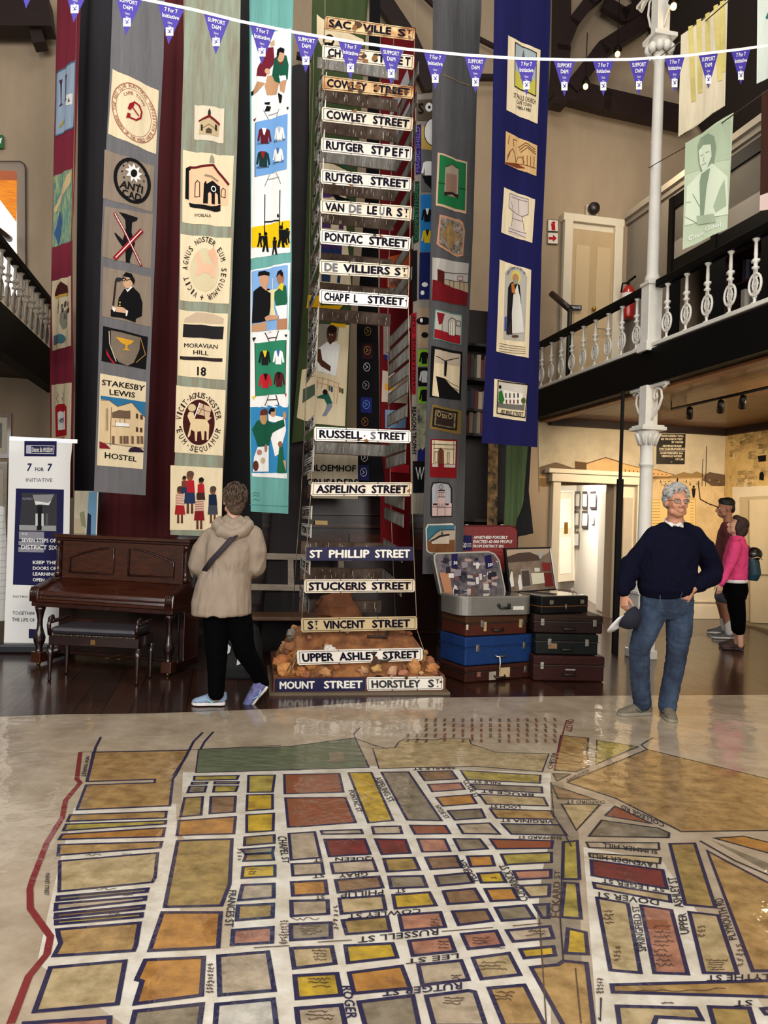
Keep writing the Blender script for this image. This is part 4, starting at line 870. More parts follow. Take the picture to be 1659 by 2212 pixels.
# --- banners behind the tower
BYAW = 12
OLIVE = cloth('#3d4a2c', .3)
A, o = banner('olive banner with a cream cloth showing a man in a white shirt, behind the tower', '676,-70 799,-70 770,400 757,700 748,935 630,957 655,640 668,300', OLIVE, 8.25, BYAW, (720, 700), .01, .3)
A.fr = Q1; A.poly('262,180 345,242 860,520 855,590 330,590 262,470', CREAMC); A.ring(415, 520, 62, 60, 4, BLK, .006, 16); A.line('350,560 470,580', 6, BLK, .006); A.build('patch', o)
A.fr = Q2; PUR = flat('#4a2f62'); A.poly('300,20 640,160 640,900 300,900', CREAMC, .003); A.poly('490,40 640,60 640,160', GREENC, .006); A.poly('320,360 380,365 480,500 420,520 320,520', PUR, .006); A.poly('370,390 520,480 690,545 520,560 470,500', BLK, .007)
for x0, x1, y0, y1, c in ((310, 440, 730, 905, PUR), (545, 605, 740, 915, PUR), (310, 585, 1110, 1180, PUR), (310, 580, 1150, 1270, flat('#22305c'))): A.poly([(x0, y0), (x1, y0 + 5), (x1, y1 + 5), (x0, y1)], c, .007)
A.poly('300,900 640,900 700,1640 290,1620', CREAMC, .003)
A.poly('310,1110 585,1130 580,1280 310,1260', flat('#22305c'), .006); A.poly('320,1500 440,1510 430,1600 320,1590', flat('#2a3a52'), .006); A.poly('530,1510 570,1515 560,1610 520,1600', flat('#22305c'), .006); A.poly('150,1760 290,1770 310,1900 600,1890 540,1960 130,1930', flat('#d8a40a'), .006)
A.build('patch', o)
A.fr = K6
A.poly('1205,790 1480,800 1440,1662 1180,1640 1030,1590 1075,1180 1190,1150', CREAMC); A.poly('1215,790 1395,800 1380,930 1212,1000', flat('#8a8272'), .005); A.poly('1320,780 1445,790 1445,822 1330,805', flat('#d8a40a'), .006)
A.poly('1208,1005 1285,945 1370,945 1400,970 1365,1235 1205,1190', WHT, .007); A.oval(1328, 875, 44, 74, SKIN2, .008); A.oval(1332, 835, 42, 34, flat('#1c100c'), .009); A.poly('1290,930 1350,935 1315,968', SKIN2, .008); A.poly('1198,1000 1232,1005 1247,1098 1320,1150 1316,1195 1240,1155 1200,1100', SKIN2, .010); A.oval(1312, 882, 5, 4, WHT, .011, 6); A.oval(1333, 886, 5, 4, WHT, .011, 6)
SK = flat('#b07a58')
for l in ('1190,1240 1300,1265 1400,1300', '1200,1290 1380,1330', '1210,1260 1205,1340', '1250,1255 1240,1340', '1300,1265 1290,1350', '1350,1280 1350,1470', '1390,1300 1370,1470', '1100,1260 1190,1230', '1110,1220 1120,1290'): A.line(l, 1, SK, .006)
A.poly('1085,1345 1185,1300 1185,1395 1080,1465', flat('#4a5a4a'), .006); A.oval(1272, 1372, 22, 24, flat('#241610'), .009); A.poly('1200,1410 1245,1395 1300,1380 1335,1465 1290,1480 1265,1430 1210,1425', flat('#1f5a4a'), .008); A.poly('1290,1470 1335,1465 1330,1500 1280,1575 1245,1575 1275,1520', flat('#7f8793'), .008)
for x, y, c in ((1310, 1340, '#4a6a2a'), (1330, 1350, '#2a3a6a'), (1400, 1355, '#8a4a2a'), (1420, 1365, '#2a5a3a')): A.poly([(x - 10, y - 25), (x + 8, y - 22), (x + 8, y + 20), (x - 8, y + 18)], flat(c), .007)
lab(A.build('patch', o), 'cream cloth with a man in a white shirt')
A, o = banner('black banner with small gold and white crests behind the tower', '800,-70 822,-70 817,700 820,930 833,1062 776,1062 770,930 771,700 790,400', cloth('#0a090b', .2), 8.2, BYAW, (795, 800), .006, .3)
for x, y, c, bg in ((794, 716, '#8a6a2a', None), (793, 757, '#9a7a3a', '#2a0a14'), (792, 793, '#b8b8c0', None), (790, 832, '#8a8a92', None), (791, 874, '#5a8ac0', '#1a2060'), (788, 911, '#8a5a2a', None), (787, 988, '#a8a8b0', None), (785, 1020, '#c0c0d0', '#1a1c4a')):
    if bg: A.poly([(x - 12, y - 16), (x + 12, y - 15), (x + 12, y + 18), (x - 12, y + 17)], bg)
    A.ring(x, y, 7, 9, 1, c, .006, 12); A.line([(x - 3, y - 5), (x + 2, y), (x - 3, y + 4)], 1.4, c, .006); lab(A.build('crest', o), 'embroidered crest')
A, o = banner('red banner with small pictures seen through the right of the tower', '822,60 898,60 895,560 888,900 886,1190 822,1190 820,700', cloth('#5f0a12', .3), 8.35, BYAW, (855, 700), .006, .3)
for q, c in (('828,690 842,690 842,768 828,766', '#8a8078'), ('826,800 884,812 880,872 824,868', '#b8a898'), ('830,828 862,832 860,845 830,842', '#d0902a'), ('832,885 878,888 876,925 832,925', '#6a88a8'), ('838,555 888,545 884,625 836,620', '#b0502a'), ('842,600 880,585 880,640 842,632', '#8a7a72'), ('842,1000 884,1005 884,1022 842,1020', '#a8202a'), ('830,760 846,762 846,778 830,776', '#1c1c60')):
    A.poly(q, c, .006)
    if c == '#6a88a8': A.poly('850,892 862,905 860,915 848,915', flat('#8a4a2a'), .008)
    A.build('picture', o)
for l in ('858,115 842,160 842,180 872,110', '880,150 842,230 842,260 885,180', '885,220 842,300 842,320 888,262'): A.poly(l, '#8f8f92', .006); A.build('stripe', o)
A, o = banner('cream cloth reading BLOEMHOF CRUSADERS behind RUSSELL and ASPELING STREET', '664,966 773,968 773,1078 664,1076', cloth('#a89c86', .3), 8.1, BYAW, (720, 1020), .004, .3)
A.fr = L3; A.poly('400,236 510,238 508,255 490,272 470,268 452,250', flat('#241410'), .006); A.text('BLOEMHOF', '385,357 722,362 718,412 388,406', BLK, .006, .03); A.text('CRUSADERS', '352,462 738,465 735,530 355,526', BLK, .006, .03); A.build('lettering', o); A.fr = (0, 0, 1)
A, o = banner('narrow banner of sports pictures with vertical names, REAGON TROPHY lowest', '897,203 945,200 935,700 925,1110 888,1110 892,700', cloth('#8e857a', .3), 7.75, 20, (912, 700), .004, .3)
A.fr = K3
A.poly('548,850 700,850 700,1030 550,1030', flat('#54463a'), .004); A.text('S', '565,880 612,880 612,975 565,975', BLK, .007, .03); A.oval(657, 918, 32, 38, WHT, .006); A.oval(657, 918, 12, 14, BLK, .008, 6); A.build('picture', o)
A.poly('595,1080 700,1060 700,1290 595,1270', flat('#b8984a'), .004); A.oval(690, 1130, 72, 112, WHT, .006); A.oval(690, 1130, 78, 118, BLK, .005); A.build('picture', o)
A.poly('590,1280 700,1290 700,1640 590,1640', flat('#5a5a5a'), .004); shirt(A, 650, 1440, 120, 120, WHT, None, .007); A.poly('600,1500 700,1490 700,1640 620,1560', BLK, .006); A.build('picture', o)
A.poly('585,1660 700,1660 700,2150 582,2150', flat('#1f6fae'), .004); shirt(A, 640, 1840, 100, 110, BLK, WHT, .007); shirt(A, 640, 2020, 100, 110, flat('#c8a81a'), BLK, .007); A.build('picture', o)
for q, c in (('537,1070 590,1060 590,1480 545,1490', '#2a1c58'), ('528,1550 575,1545 570,2060 525,2080', '#0f3022')): A.poly(q, c, .006)
A.text('MAGIC SHIELD', '545,1470 545,1090 582,1080 578,1470', flat('#6a5aa0'), .008); A.text('COMPETITIONS', '532,2050 535,1570 566,1565 562,2045', flat('#2a6a4a'), .008); A.build('picture', o)
A.fr = K7
A.poly('578,180 690,180 690,580 570,580', flat('#151c52'), .004); A.oval(620, 455, 26, 20, WHT, .006); A.oval(600, 525, 16, 20, WHT, .006); A.build('picture', o)
A.poly('565,650 680,650 680,1000 565,1000', flat('#a08a70'), .004); A.oval(610, 765, 60, 34, BLK, .006); A.oval(620, 885, 30, 24, BLK, .006); A.oval(590, 760, 12, 18, WHT, .008); A.build('picture', o)
for y0, y1, c in ((1010, 1150, '#7ab02a'), (1160, 1320, '#0e0e12'), (1330, 1470, '#7ab02a')): A.poly([(563, y0), (680, y0), (680, y1), (563, y1)], c, .005); shirt(A, 615, (y0 + y1) / 2, 90, 100, flat('#c8c8c8') if c[1] == '0' else BLK, None, .008); A.build('picture', o)
A.poly('512,165 558,160 555,590 512,600', BLK, .006); A.build('name_strip', o); A.poly('508,700 550,690 545,1390 508,1390', flat('#8c141c'), .006); A.text('CHALLENGE CUP', '516,1380 516,710 542,705 540,1380', BLK, .008)
A.text('REAGON TROPHY', '548,1495 548,1905 512,1910 510,1495', BLK, .008, .03); A.build('picture', o)
A.poly('560,1490 680,1490 680,1760 600,1870 556,1800', M('#9a9a7a', .8, ns=9, na=1, col2='#2a2a2a'), .005); A.poly('560,1870 680,1770 680,1960 556,1960', flat('#1c1c60'), .004); A.build('picture', o)
A.poly('520,1960 640,1960 640,2230 520,2230', BLK, .006); A.text('W', '540,2010 615,2010 605,2120 545,2120', flat('#c8c8c8'), .009)
A.build('picture', o)
# --- grey banner with church pictures
A, o = banner('dark grey banner of framed church pictures right of the sign tower', '936,-70 1043,-70 1041,23 1031,202 1023,496 1010,753 1004,1060 999,1240 913,1240 917,1060 927,728 932,500 935,202', M('#545355', .9, ns=5, na=.35, bump=.2, bs=9, stretch=(4, 4, .5), spec=.15), 7.6, 36, (965, 760), .008, .3)
A.fr = K3
A.line('770,640 1010,735', 2, flat('#7a6a4a'), .004); A.build('seam', o)
A.poly('735,1300 980,1385 972,1828 718,1752', flat('#c9a98a'), .003); A.poly('748,1320 970,1398 960,1800 730,1735', flat('#1c6a3c'), .005); A.poly('790,1430 850,1405 912,1440 905,1690 780,1665', flat('#9a8a78'), .007); A.poly('800,1480 900,1495 895,1650 795,1630', flat('#8a6a5a'), .008); A.poly('780,1640 850,1640 905,1660 903,1692 850,1660 780,1672', flat('#2a1a18'), .010); A.line('735,1560 790,1575', 1, BLK, .008); A.line('915,1605 965,1620', 1, BLK, .008); A.line('790,1430 850,1405 912,1440 905,1690', 1, flat('#3a2a24'), .010)
lab(A.build('patch', o), 'green patch with a church doorway')
A.poly('745,1832 915,1872 945,1900 962,1970 945,2185 900,2192 740,2105 722,2080', flat('#c08a6a'), .003); A.poly('755,1850 905,1888 932,1915 945,1975 932,2165 895,2172 750,2090 735,2070', M('#4a3c30', .8, ns=22, na=1, col2='#a89a8a'), .006)
A.poly([(835 + 62 * math.cos(a) * (1 + .22 * math.cos(4 * a)), 2010 + 92 * math.sin(a) * (1 + .2 * math.cos(4 * a)) + .25 * 62 * math.cos(a)) for a in [i * math.pi / 14 for i in range(28)]], M('#9a7a4a', .7, ns=25, na=.7), .009)
lab(A.build('patch', o), 'brown patch with a gold four-lobed emblem')
A.fr = K7
A.poly('690,220 992,275 972,637 683,582', cloth('#b8b2aa', .35)); A.poly('690,410 725,420 728,325 785,345 785,450 985,525 972,637 683,582', flat('#6a1018'), .006); A.poly('725,322 783,345 783,450 725,420', flat('#4a1410'), .008); A.poly('790,410 985,440 985,525 790,450', flat('#a8967a'), .006); A.line('780,350 985,365', 1, BLK, .008); A.line('790,410 985,440', 1, BLK, .008); A.line('900,380 940,385 938,420 898,415 900,380', 1, flat('#8a2a3a'), .008)
for x in (830, 870, 915, 950): A.line([(x, 420), (x, 470 + (x - 830) * .25)], 1, BLK, .008)
lab(A.build('patch', o), 'patch with a red church interior')
A.poly('710,665 932,715 926,972 694,915', flat('#b4b0a6')); A.line('710,668 932,717 926,968 696,915', 1.4, flat('#4a8a7a'), .006, True); A.poly('700,832 920,890 920,965 697,908', flat('#8c1420'), .006); A.poly('720,690 790,705 765,790 735,795', flat('#7a1a22'), .006)
for l in ('820,890 822,760 850,735 882,750 880,895', '840,890 842,770', '860,890 862,770', '760,915 765,800', '890,760 920,770 920,810 890,805 890,760'): A.line(l, 1.1, flat('#3a302c'), .008)
A.poly('826,780 878,765 874,890 826,880', flat('#d8cfc0'), .007)
lab(A.build('patch', o), 'patch with an altar and red floor')
A.poly('680,975 940,1030 926,1442 664,1412', BLK); A.poly('705,1005 920,1050 908,1385 790,1255 712,1235 735,1415 682,1400', CREAMC, .006); A.poly('705,1005 920,1050 918,1150 800,1130 702,1120', flat('#b8a894'), .008); A.poly('785,1105 810,1110 800,1240 782,1230', BLK, .010); A.line('712,1065 790,1105 905,1080', 1.4, BLK, .010); A.line('740,1255 900,1360', 1.2, BLK, .010); A.line('790,1260 905,1330', 1, flat('#6a5a4a'), .010)
lab(A.build('patch', o), 'cream patch with a black road')
A.poly('685,1475 932,1532 925,1735 662,1682', flat('#7a6232')); A.poly('692,1500 897,1540 890,1700 682,1665', flat('#1c1412'), .005); A.poly('705,1520 882,1555 876,1682 697,1652', M('#8a7a5a', .8, ns=30, na=1, col2='#3a2a22'), .007); A.poly('715,1535 868,1562 864,1668 708,1645', flat('#2c1f1a'), .009); A.ring(735, 1560, 16, 20, 1.4, flat('#a8966a'), .010, 12); A.ring(838, 1578, 16, 20, 1.4, flat('#a8966a'), .010, 12); A.words('SIX', 762, 1592, 815, 1600, 36, flat('#a8966a'), .010)
lab(A.build('patch', o), 'gold-edged patch like a small carpet')
A.poly('672,1770 895,1776 886,2106 665,2096', flat('#7a0f16')); A.poly('682,1782 880,1790 875,1985 680,1980', CREAMC, .005); A.poly('725,1985 728,1870 752,1845 782,1870 785,1985', flat('#6a3a24'), .008)
for l in ('680,1815 880,1822', '700,1970 700,1880 718,1880 718,1970 700,1970', '812,1978 815,1888 830,1888 828,1978 812,1978', '690,1850 870,1858', '695,1785 690,1980', '865,1790 862,1985', '754,1848 754,1980'): A.line(l, 1.1, flat('#3a2a24'), .010)
A.poly('682,1985 730,1985 730,2010 680,2008', flat('#b8b0a4'), .007); A.poly('785,1988 875,1990 873,2015 785,2012', flat('#b8b0a4'), .007)
lab(A.build('patch', o), 'red-edged patch with a church door')
A.fr = L4
A.poly('130,165 195,160 280,172 302,215 300,460 120,465 112,440 118,205', flat('#1f1e20'), .003); A.poly('138,178 195,172 272,183 290,220 288,450 128,452 126,215', cloth('#a8a8ac', .35), .005); A.poly('175,225 240,225 240,330 295,345 292,450 125,452 125,345 175,330', flat('#c4a8a4'), .008)
for q in ('178,228 238,228 238,240 178,240', '130,345 165,345 165,360 130,360', '245,345 272,345 272,360 245,360'): A.poly(q, flat('#2c242c'), .010)
for l in ('175,250 240,250', '175,290 240,290', '188,255 188,285', '205,255 205,285', '222,255 222,285', '168,340 168,450', '240,335 240,450', '185,345 185,385', '205,345 205,385', '222,345 222,385', '125,375 292,378'): A.line(l, 1.1, flat('#2c242c'), .010)
A.ring(205, 205, 14, 22, 1, flat('#4a4448'), .010, 12)
lab(A.build('patch', o), 'silver patch with a pink church tower')
A.poly('92,522 300,515 325,540 322,772 110,772 82,750 75,560', flat('#cfc6b4'), .003); A.poly('98,532 318,530 318,765 112,762 90,745 84,565', flat('#3a6a7a'), .005); A.poly('86,665 150,600 200,575 318,570 318,660', flat('#b0a08c'), .007); A.poly('86,672 318,655 318,765 112,762 90,745', M('#7a4a24', .9, ns=8, na=.6), .008); A.poly('118,655 200,622 275,615 275,690 120,690', flat('#c4b4a0'), .010); A.poly('108,660 195,615 280,605 275,620 200,632 118,670', flat('#2a2422'), .011); A.line('86,668 150,600 200,573 318,570', 1.3, BLK, .010); A.poly('205,612 213,575 222,610', flat('#2a2422'), .011)
lab(A.build('patch', o), 'patch with a cottage below a mountain')
A.fr = (0, 0, 1)
# --- blue banner
A, o = banner('broad royal blue banner with cream drawings, 182 BREE STREET lowest', '1070,-70 1192,-70 1190,31 1184,250 1171,540 1162,966 1041,957 1056,652 1060,520 1066,202', M('#14144a', .85, ns=3, na=.3, bump=.15, bs=6, stretch=(3, 3, .4), spec=.2), 6.95, 32, (1118, 700), .006, .35)
A.fr = K3; GR = flat('#6a6470')
A.poly('1330,305 1605,432 1580,1060 1315,940', CREAMC); A.poly('1390,365 1567,455 1562,825 1385,737', flat('#9aa6a8'), .005); A.poly('1388,600 1565,690 1562,825 1385,737', flat('#b8b04a'), .006); A.line('1390,365 1567,455 1562,825 1385,737', 1.6, BLK, .009, True); A.poly('1440,620 1445,520 1465,420 1480,530 1530,590 1530,700 1440,670', flat('#5a5a5a'), .007)
A.text('ST PAULS CHURCH', '1380,790 1562,852 1560,895 1378,832', lnk, .006); A.text('CAPE TOWN', '1405,850 1527,890 1524,922 1404,882', lnk, .006); A.text('1880-1980', '1405,895 1522,932 1519,962 1405,922', BLK, .006)
lab(A.build('patch', o), 'cream patch reading ST PAULS CHURCH CAPE TOWN')
BRN = flat('#6a3420'); A.poly('1310,1120 1578,1245 1570,1505 1303,1400', cloth('#d8b078', .25))
for l in ('1320,1370 1350,1290 1370,1270 1390,1310 1400,1390', '1350,1290 1320,1340', '1400,1385 1420,1340 1450,1340 1470,1395', '1420,1260 1480,1220 1560,1280', '1430,1280 1480,1240 1560,1300', '1440,1300 1490,1262 1565,1320', '1380,1250 1375,1190 1410,1200', '1340,1160 1330,1230', '1460,1330 1460,1400', '1490,1330 1490,1410', '1520,1335 1520,1420', '1550,1340 1548,1440', '1310,1390 1440,1400 1565,1440'): A.line(l, 1.2, BRN, .006)
A.poly('1305,1385 1420,1400 1480,1440 1400,1430 1305,1400', flat('#7a3a20'), .006)
lab(A.build('patch', o), 'tan patch with brown drawing of houses')
A.poly('1295,1600 1560,1705 1535,2075 1268,1985', CREAMC); A.poly('1345,1645 1500,1700 1500,1830 1450,1850 1445,1930 1480,1990 1470,2035 1340,1990 1335,1945 1375,1900 1370,1800 1335,1770', flat('#c8b8ae'), .005)
for l in ('1345,1650 1500,1705 1500,1830 1450,1850 1370,1800 1335,1770 1345,1650', '1375,1800 1360,1930', '1450,1850 1465,1970', '1330,1970 1400,1990 1475,2030', '1335,1945 1480,1995', '1360,1680 1490,1725', '1360,1720 1370,1790', '1420,1700 1425,1820', '1365,1860 1455,1890'): A.line(l, 1, GR, .007)
lab(A.build('patch', o), 'cream patch with a drawing of a stone font')
A.fr = K7
A.poly('1255,242 1527,330 1505,1080 1225,1025', CREAMC); A.poly('1305,350 1350,300 1440,310 1490,390 1470,940 1290,920', flat('#a8a49a'), .005); A.oval(1395, 395, 42, 64, flat('#c8b45a'), .007); A.oval(1395, 400, 26, 40, flat('#a87a5a'), .009); A.oval(1393, 430, 20, 22, flat('#8a8680'), .010)
A.poly('1350,440 1385,425 1430,460 1440,620 1400,560 1370,880 1315,880 1325,600 1330,480', flat('#17121a'), .008); A.poly('1375,545 1410,450 1430,560 1460,865 1365,870 1362,700', flat('#c9c4ba'), .010); A.poly('1355,450 1380,440 1395,540 1360,520', flat('#b06a2a'), .011); A.poly('1320,840 1350,760 1362,870 1330,885', flat('#2a2020'), .011); A.oval(1390, 895, 30, 12, flat('#5a3a2a'), .011)
A.poly('1300,730 1318,725 1315,850 1298,850', flat('#3a4a8a'), .008); A.arc('SAINT DOMINIC OF THE CAPE', 1395, 420, 82, 110, -60, 60, 18, 10, GR, .009)
for k in range(4): A.line([(1250, 955 + k * 22), (1360, 975 + k * 20), (1475, 990 + k * 18)], 1.1, flat('#6a5a4a'), .006)
lab(A.build('patch', o), 'cream patch with a robed figure with a halo')
A.poly('1210,1258 1498,1305 1480,1622 1200,1580', CREAMC); A.line('1240,1275 1497,1310 1470,1590 1230,1550', 2, BLK, .008, True); A.poly('1245,1285 1485,1315 1470,1480 1240,1450', flat('#c4bdb0'), .005); A.poly('1240,1450 1468,1478 1462,1530 1235,1500', flat('#6a665e'), .006); A.poly('1290,1350 1450,1385 1450,1480 1290,1470', flat('#dcd6ca'), .007); A.poly('1245,1370 1275,1355 1300,1440 1270,1475 1242,1440', flat('#2a6a2a'), .009); A.oval(1455, 1445, 20, 26, flat('#4a5a2a'), .009); A.oval(1258, 1328, 14, 16, BLK, .009, 8)
for x in (1310, 1345, 1382, 1412): A.poly([(x - 5, 1380), (x + 6, 1381), (x + 6, 1420), (x - 5, 1418)], flat('#3a302c'), .009)
for x in (1315, 1348, 1380, 1410): A.poly([(x - 5, 1435), (x + 7, 1436), (x + 7, 1470), (x - 5, 1468)], flat('#6a3a34'), .009)
A.text('182 BREE STREET', '1270,1520 1456,1546 1450,1580 1266,1552', BLK, .009)
lab(A.build('patch', o), 'cream patch of a white house, 182 BREE STREET')
A.fr = (0, 0, 1)
# --- drapes at the right end
drape('drape', 'sage green drape below the blue banner', '1100,-60 1150,-60 1140,940 1130,1080 1108,1170 1082,1170 1092,1040 1094,940', 8.35, 12, cloth('#4f5f3e', .3), .03, .12)
drape('drape', 'black cloth with a slanted hem beside the white wall', '1132,-60 1160,-60 1148,955 1142,1060 1153,1152 1116,1160 1120,955', 8.45, 12, M('#0a0a0c', .9), .01, .2)
drape('drape', 'black and ochre hanging strip below the blue banner', '1080,-60 1098,-60 1076,960 1070,1440 1048,1440 1055,960', 8.3, 12, M('#16110e', .9, ns=9, na=1, col2='#8a6a3a'), .006, .2)
# ------------------------------------------------------------------ painted street map under clear plastic on the floor
FA, FB, FC, FD = (0, 1580, 3.95), (400, 1580, 3.95), (800, 1540, 3.77), (1180, 1540, 3.463)
FE, FF_, FG, FH = (0, 1880, 3.95), (400, 1880, 3.95), (800, 1860, 3.77), (1180, 1860, 3.463)
F0 = (0, 0, 1.0)
def MM(c, c2=None, na=.3, ns=5, st=(2.2, 2.2, 1)): return M(c, .5, ns=ns, na=na, col2=c2, bump=.28, bs=2.4, coat=.9, stretch=st)
def MD(c1, c2, ns=5, st=(2.2, 2.2, 1)):
    """a block's paint: both tones taken down a little under the plastic"""
    k = lambda h, f: tuple(int(h[i:i + 2], 16) * f for i in (1, 3, 5))
    return MM(k(c1, .96), k(c2, .8), ns=ns, st=st)
MP = {'t': MD('#a5894f', '#8a6f3a'), 'T': MD('#b08d57', '#97713c'), 'y': MD('#c9a52a', '#a8882a'), 'Y': MD('#b3a04a', '#93803a'), 'r': MD('#8a4526', '#96603c'), 'R': MD('#7a2f28', '#6a2a24'),
      'o': MD('#b8813a', '#a06a2e'), 'b': MD('#b7a58c', '#a08c70'), 'g': MD('#6a7458', '#5c5f46', 7, (1, 6, 1)), 'p': MD('#b07a60', '#9a6450'), 'k': MD('#8c7f6a', '#75674f'), 'd': MD('#8a6a4c', '#755638'), 'c': MD('#bca57c', '#a8905e'), 'w': MD('#ccc4b6', '#b8b0a4')}
NAVY = MM('#1c1840', None, .25); MRED = MM('#7a1f22', None, .3); MINK = MM('#1b1726', None, .2); MBRN = MM('#4a3428', None, .3); MLT = MM('#d8d1c4', '#b8ac98', ns=3)
mp = Art((0, 0, .006), V((0, 0, 1)))
far = [PF(*q) for q in nums('-90,1552 130,1543 330,1541 600,1531 760,1519 930,1507 1300,1503 1760,1500')]
base_px = nums('-90,1552 130,1543 330,1541 600,1531 760,1519 930,1507 1300,1503 1760,1500')
pts = [mp.st(p) for p in base_px]
pts = [(pts[0][0] - .6, pts[0][1])] + pts + [(pts[-1][0] + .3, pts[-1][1]), (pts[-1][0] + .3, .9), (pts[0][0] - .6, .9)]
mp.raw([(p[0], p[1]) for p in pts][::-1], MM('#b5a48d', '#97856e', ns=1.6), 0.0)
def blk(fr, pts, c, ol=True, w=.0135, om=None):
    mp.fr = fr; q = nums(pts); mp.poly(q, MP[c], .0012)
    if ol: mp.line(q, 1, om or NAVY, .0024, True, metric=w)
def road(fr, pts, m=None, w=.014, lift=.0026): mp.fr = fr; mp.line(pts, 1, m or NAVY, lift, False, metric=w)
# pale streets painted over the canvas
for si, p in enumerate(('395,1668 500,1668 640,1664 640,2216 520,2216 500,1960 390,1800', '600,1668 655,1664 660,2216 590,2216', '160,1745 380,1736 400,2216 270,2216 80,2080 120,1900', '620,1830 830,1820 1000,2216 620,2216', '1260,1830 1430,1860 1659,2190 1659,2216 1290,2216', '650,1662 800,1655 1190,1670 1190,1820 880,1830 650,1830', '300,2060 640,2040 700,2216 280,2216', '830,1830 1190,1825 1190,2216 960,2216')):
    mp.fr = F0; mp.poly(p, MLT, .0003 + si * .00006)
# left district
blk(FA, '795,180 1610,165 1500,375 1475,405 1448,637 655,672 735,460 1320,440 1322,410 745,430', 'T')
for p, c in (('600,715 1420,685 1412,740 575,770', 'T'), ('565,795 1415,765 1410,792 540,850', 'Y'), ('530,882 1405,825 1390,900 505,925', 'o'), ('505,970 1380,945 1365,995 495,1060', 'T'), ('510,1110 1345,1040 1322,1250 1300,1290 505,1370', 'c')): blk(FA, p, c)
for p, c in (('495,228 1260,160 1250,187 490,262', 'k'), ('480,290 1240,230 1235,257 475,345', 'b'), ('480,375 1225,305 1220,332 475,410', 'd'), ('480,435 1210,372 1205,402 480,465', 'Y'), ('490,510 1190,452 1160,640 1140,690 460,735 518,625 500,570', 'T'), ('430,835 1068,778 1000,1145 295,1210', 'c'), ('210,1311 935,1260 930,1345 200,1345', 'p')): blk(FE, p, c, w=.016)
for p, c in (('384,1817 501,1813 496,1911 478,1957 356,1960', 't'), ('351,1972 477,1972 471,2047 323,2055', 'o'), ('314,2075 440,2069 435,2151 292,2170 307,2121 295,2117', 'o'), ('292,2186 437,2170 430,2220 284,2220', 'k')): blk(F0, p, c, w=.016)
for p, c in (('80,385 455,380 440,412 75,420', 'Y'), ('60,436 190,435 180,451 55,455', 'k'), ('255,432 455,432 450,450 250,450', 'k'), ('40,470 180,468 165,520 20,525', 'k'), ('250,468 450,468 430,515 240,520', 'Y'), ('-5,568 150,560 135,715 -40,730', 't'), ('220,560 430,555 420,690 210,705', 'd'), ('-50,765 430,730 415,875 -70,890', 'o'),
             ('540,378 765,375 745,520 535,522', 'Y'), ('530,545 745,540 745,665 525,680', 'y'), ('525,715 755,702 750,850 525,865', 'y'), ('510,905 760,885 760,955 505,978', 't'), ('480,1010 755,990 745,1035 515,1050', 'k'), ('520,1055 745,1045 755,1100 500,1110', 't'), ('495,1160 765,1145 765,1240 485,1255', 'y'),
             ('845,370 1315,362 1350,520 850,535', 'r'), ('855,570 1365,565 1455,780 1050,810 880,820', 'r'), ('885,875 1105,860 1155,1080 905,1100', 'b'), ('1160,852 1500,840 1515,875 1170,880', 'b'), ('1190,925 1530,920 1580,1050 1230,1070', 'R'), ('910,1135 1165,1125 1180,1220 920,1235', 'b'), ('1245,1125 1600,1100 1635,1195 1265,1215', 'b')): blk(FB, p, c)
blk(FB, '115,155 890,130 1450,55 1570,310 90,355', 'g', w=.008); mp.fr = FB; mp.poly('1225,185 1350,180 1365,265 1240,270', MP['k'], .002)
blk(F0, '753,1670 802,1669 849,1773 796,1778', 'y')
for p, c in (('90,485 310,483 580,880 300,875', 'k'), ('390,480 660,472 710,540 445,555', 'd'), ('470,585 735,572 770,625 505,645', 'p'), ('535,690 820,668 865,740 590,762', 'o'), ('630,800 900,785 935,858 690,875', 'k'), ('710,910 970,900 1055,990 755,985', 'b'),
             ('735,470 1385,510 1380,575 785,545', 'Y'), ('815,580 1395,605 1400,655 860,625', 'k'), ('885,665 1410,690 1445,760 945,745', 'c'), ('975,785 1470,800 1510,870 1030,860', 'T'), ('1070,905 1540,915 1600,1000 1150,990', 'k'), ('975,1030 1485,1045 1475,1105 1030,1110', 'r'), ('1065,1155 1475,1140 1475,1220 1105,1240', 'Y'),
             ('15,930 240,925 258,985 30,990', 'b'), ('325,918 610,920 650,985 365,990', 'r'), ('40,1030 285,1035 325,1145 95,1155', 'R'), ('385,1030 605,1030 650,1130 425,1135', 'p'), ('680,1028 890,1030 955,1110 730,1125', 'k')): blk(FC, p, c)
blk(FC, '20,290 200,285 230,240 280,215 540,222 575,210 805,215 820,255 1020,322 1455,335 1400,480 860,437 70,455', 'c', w=.008)
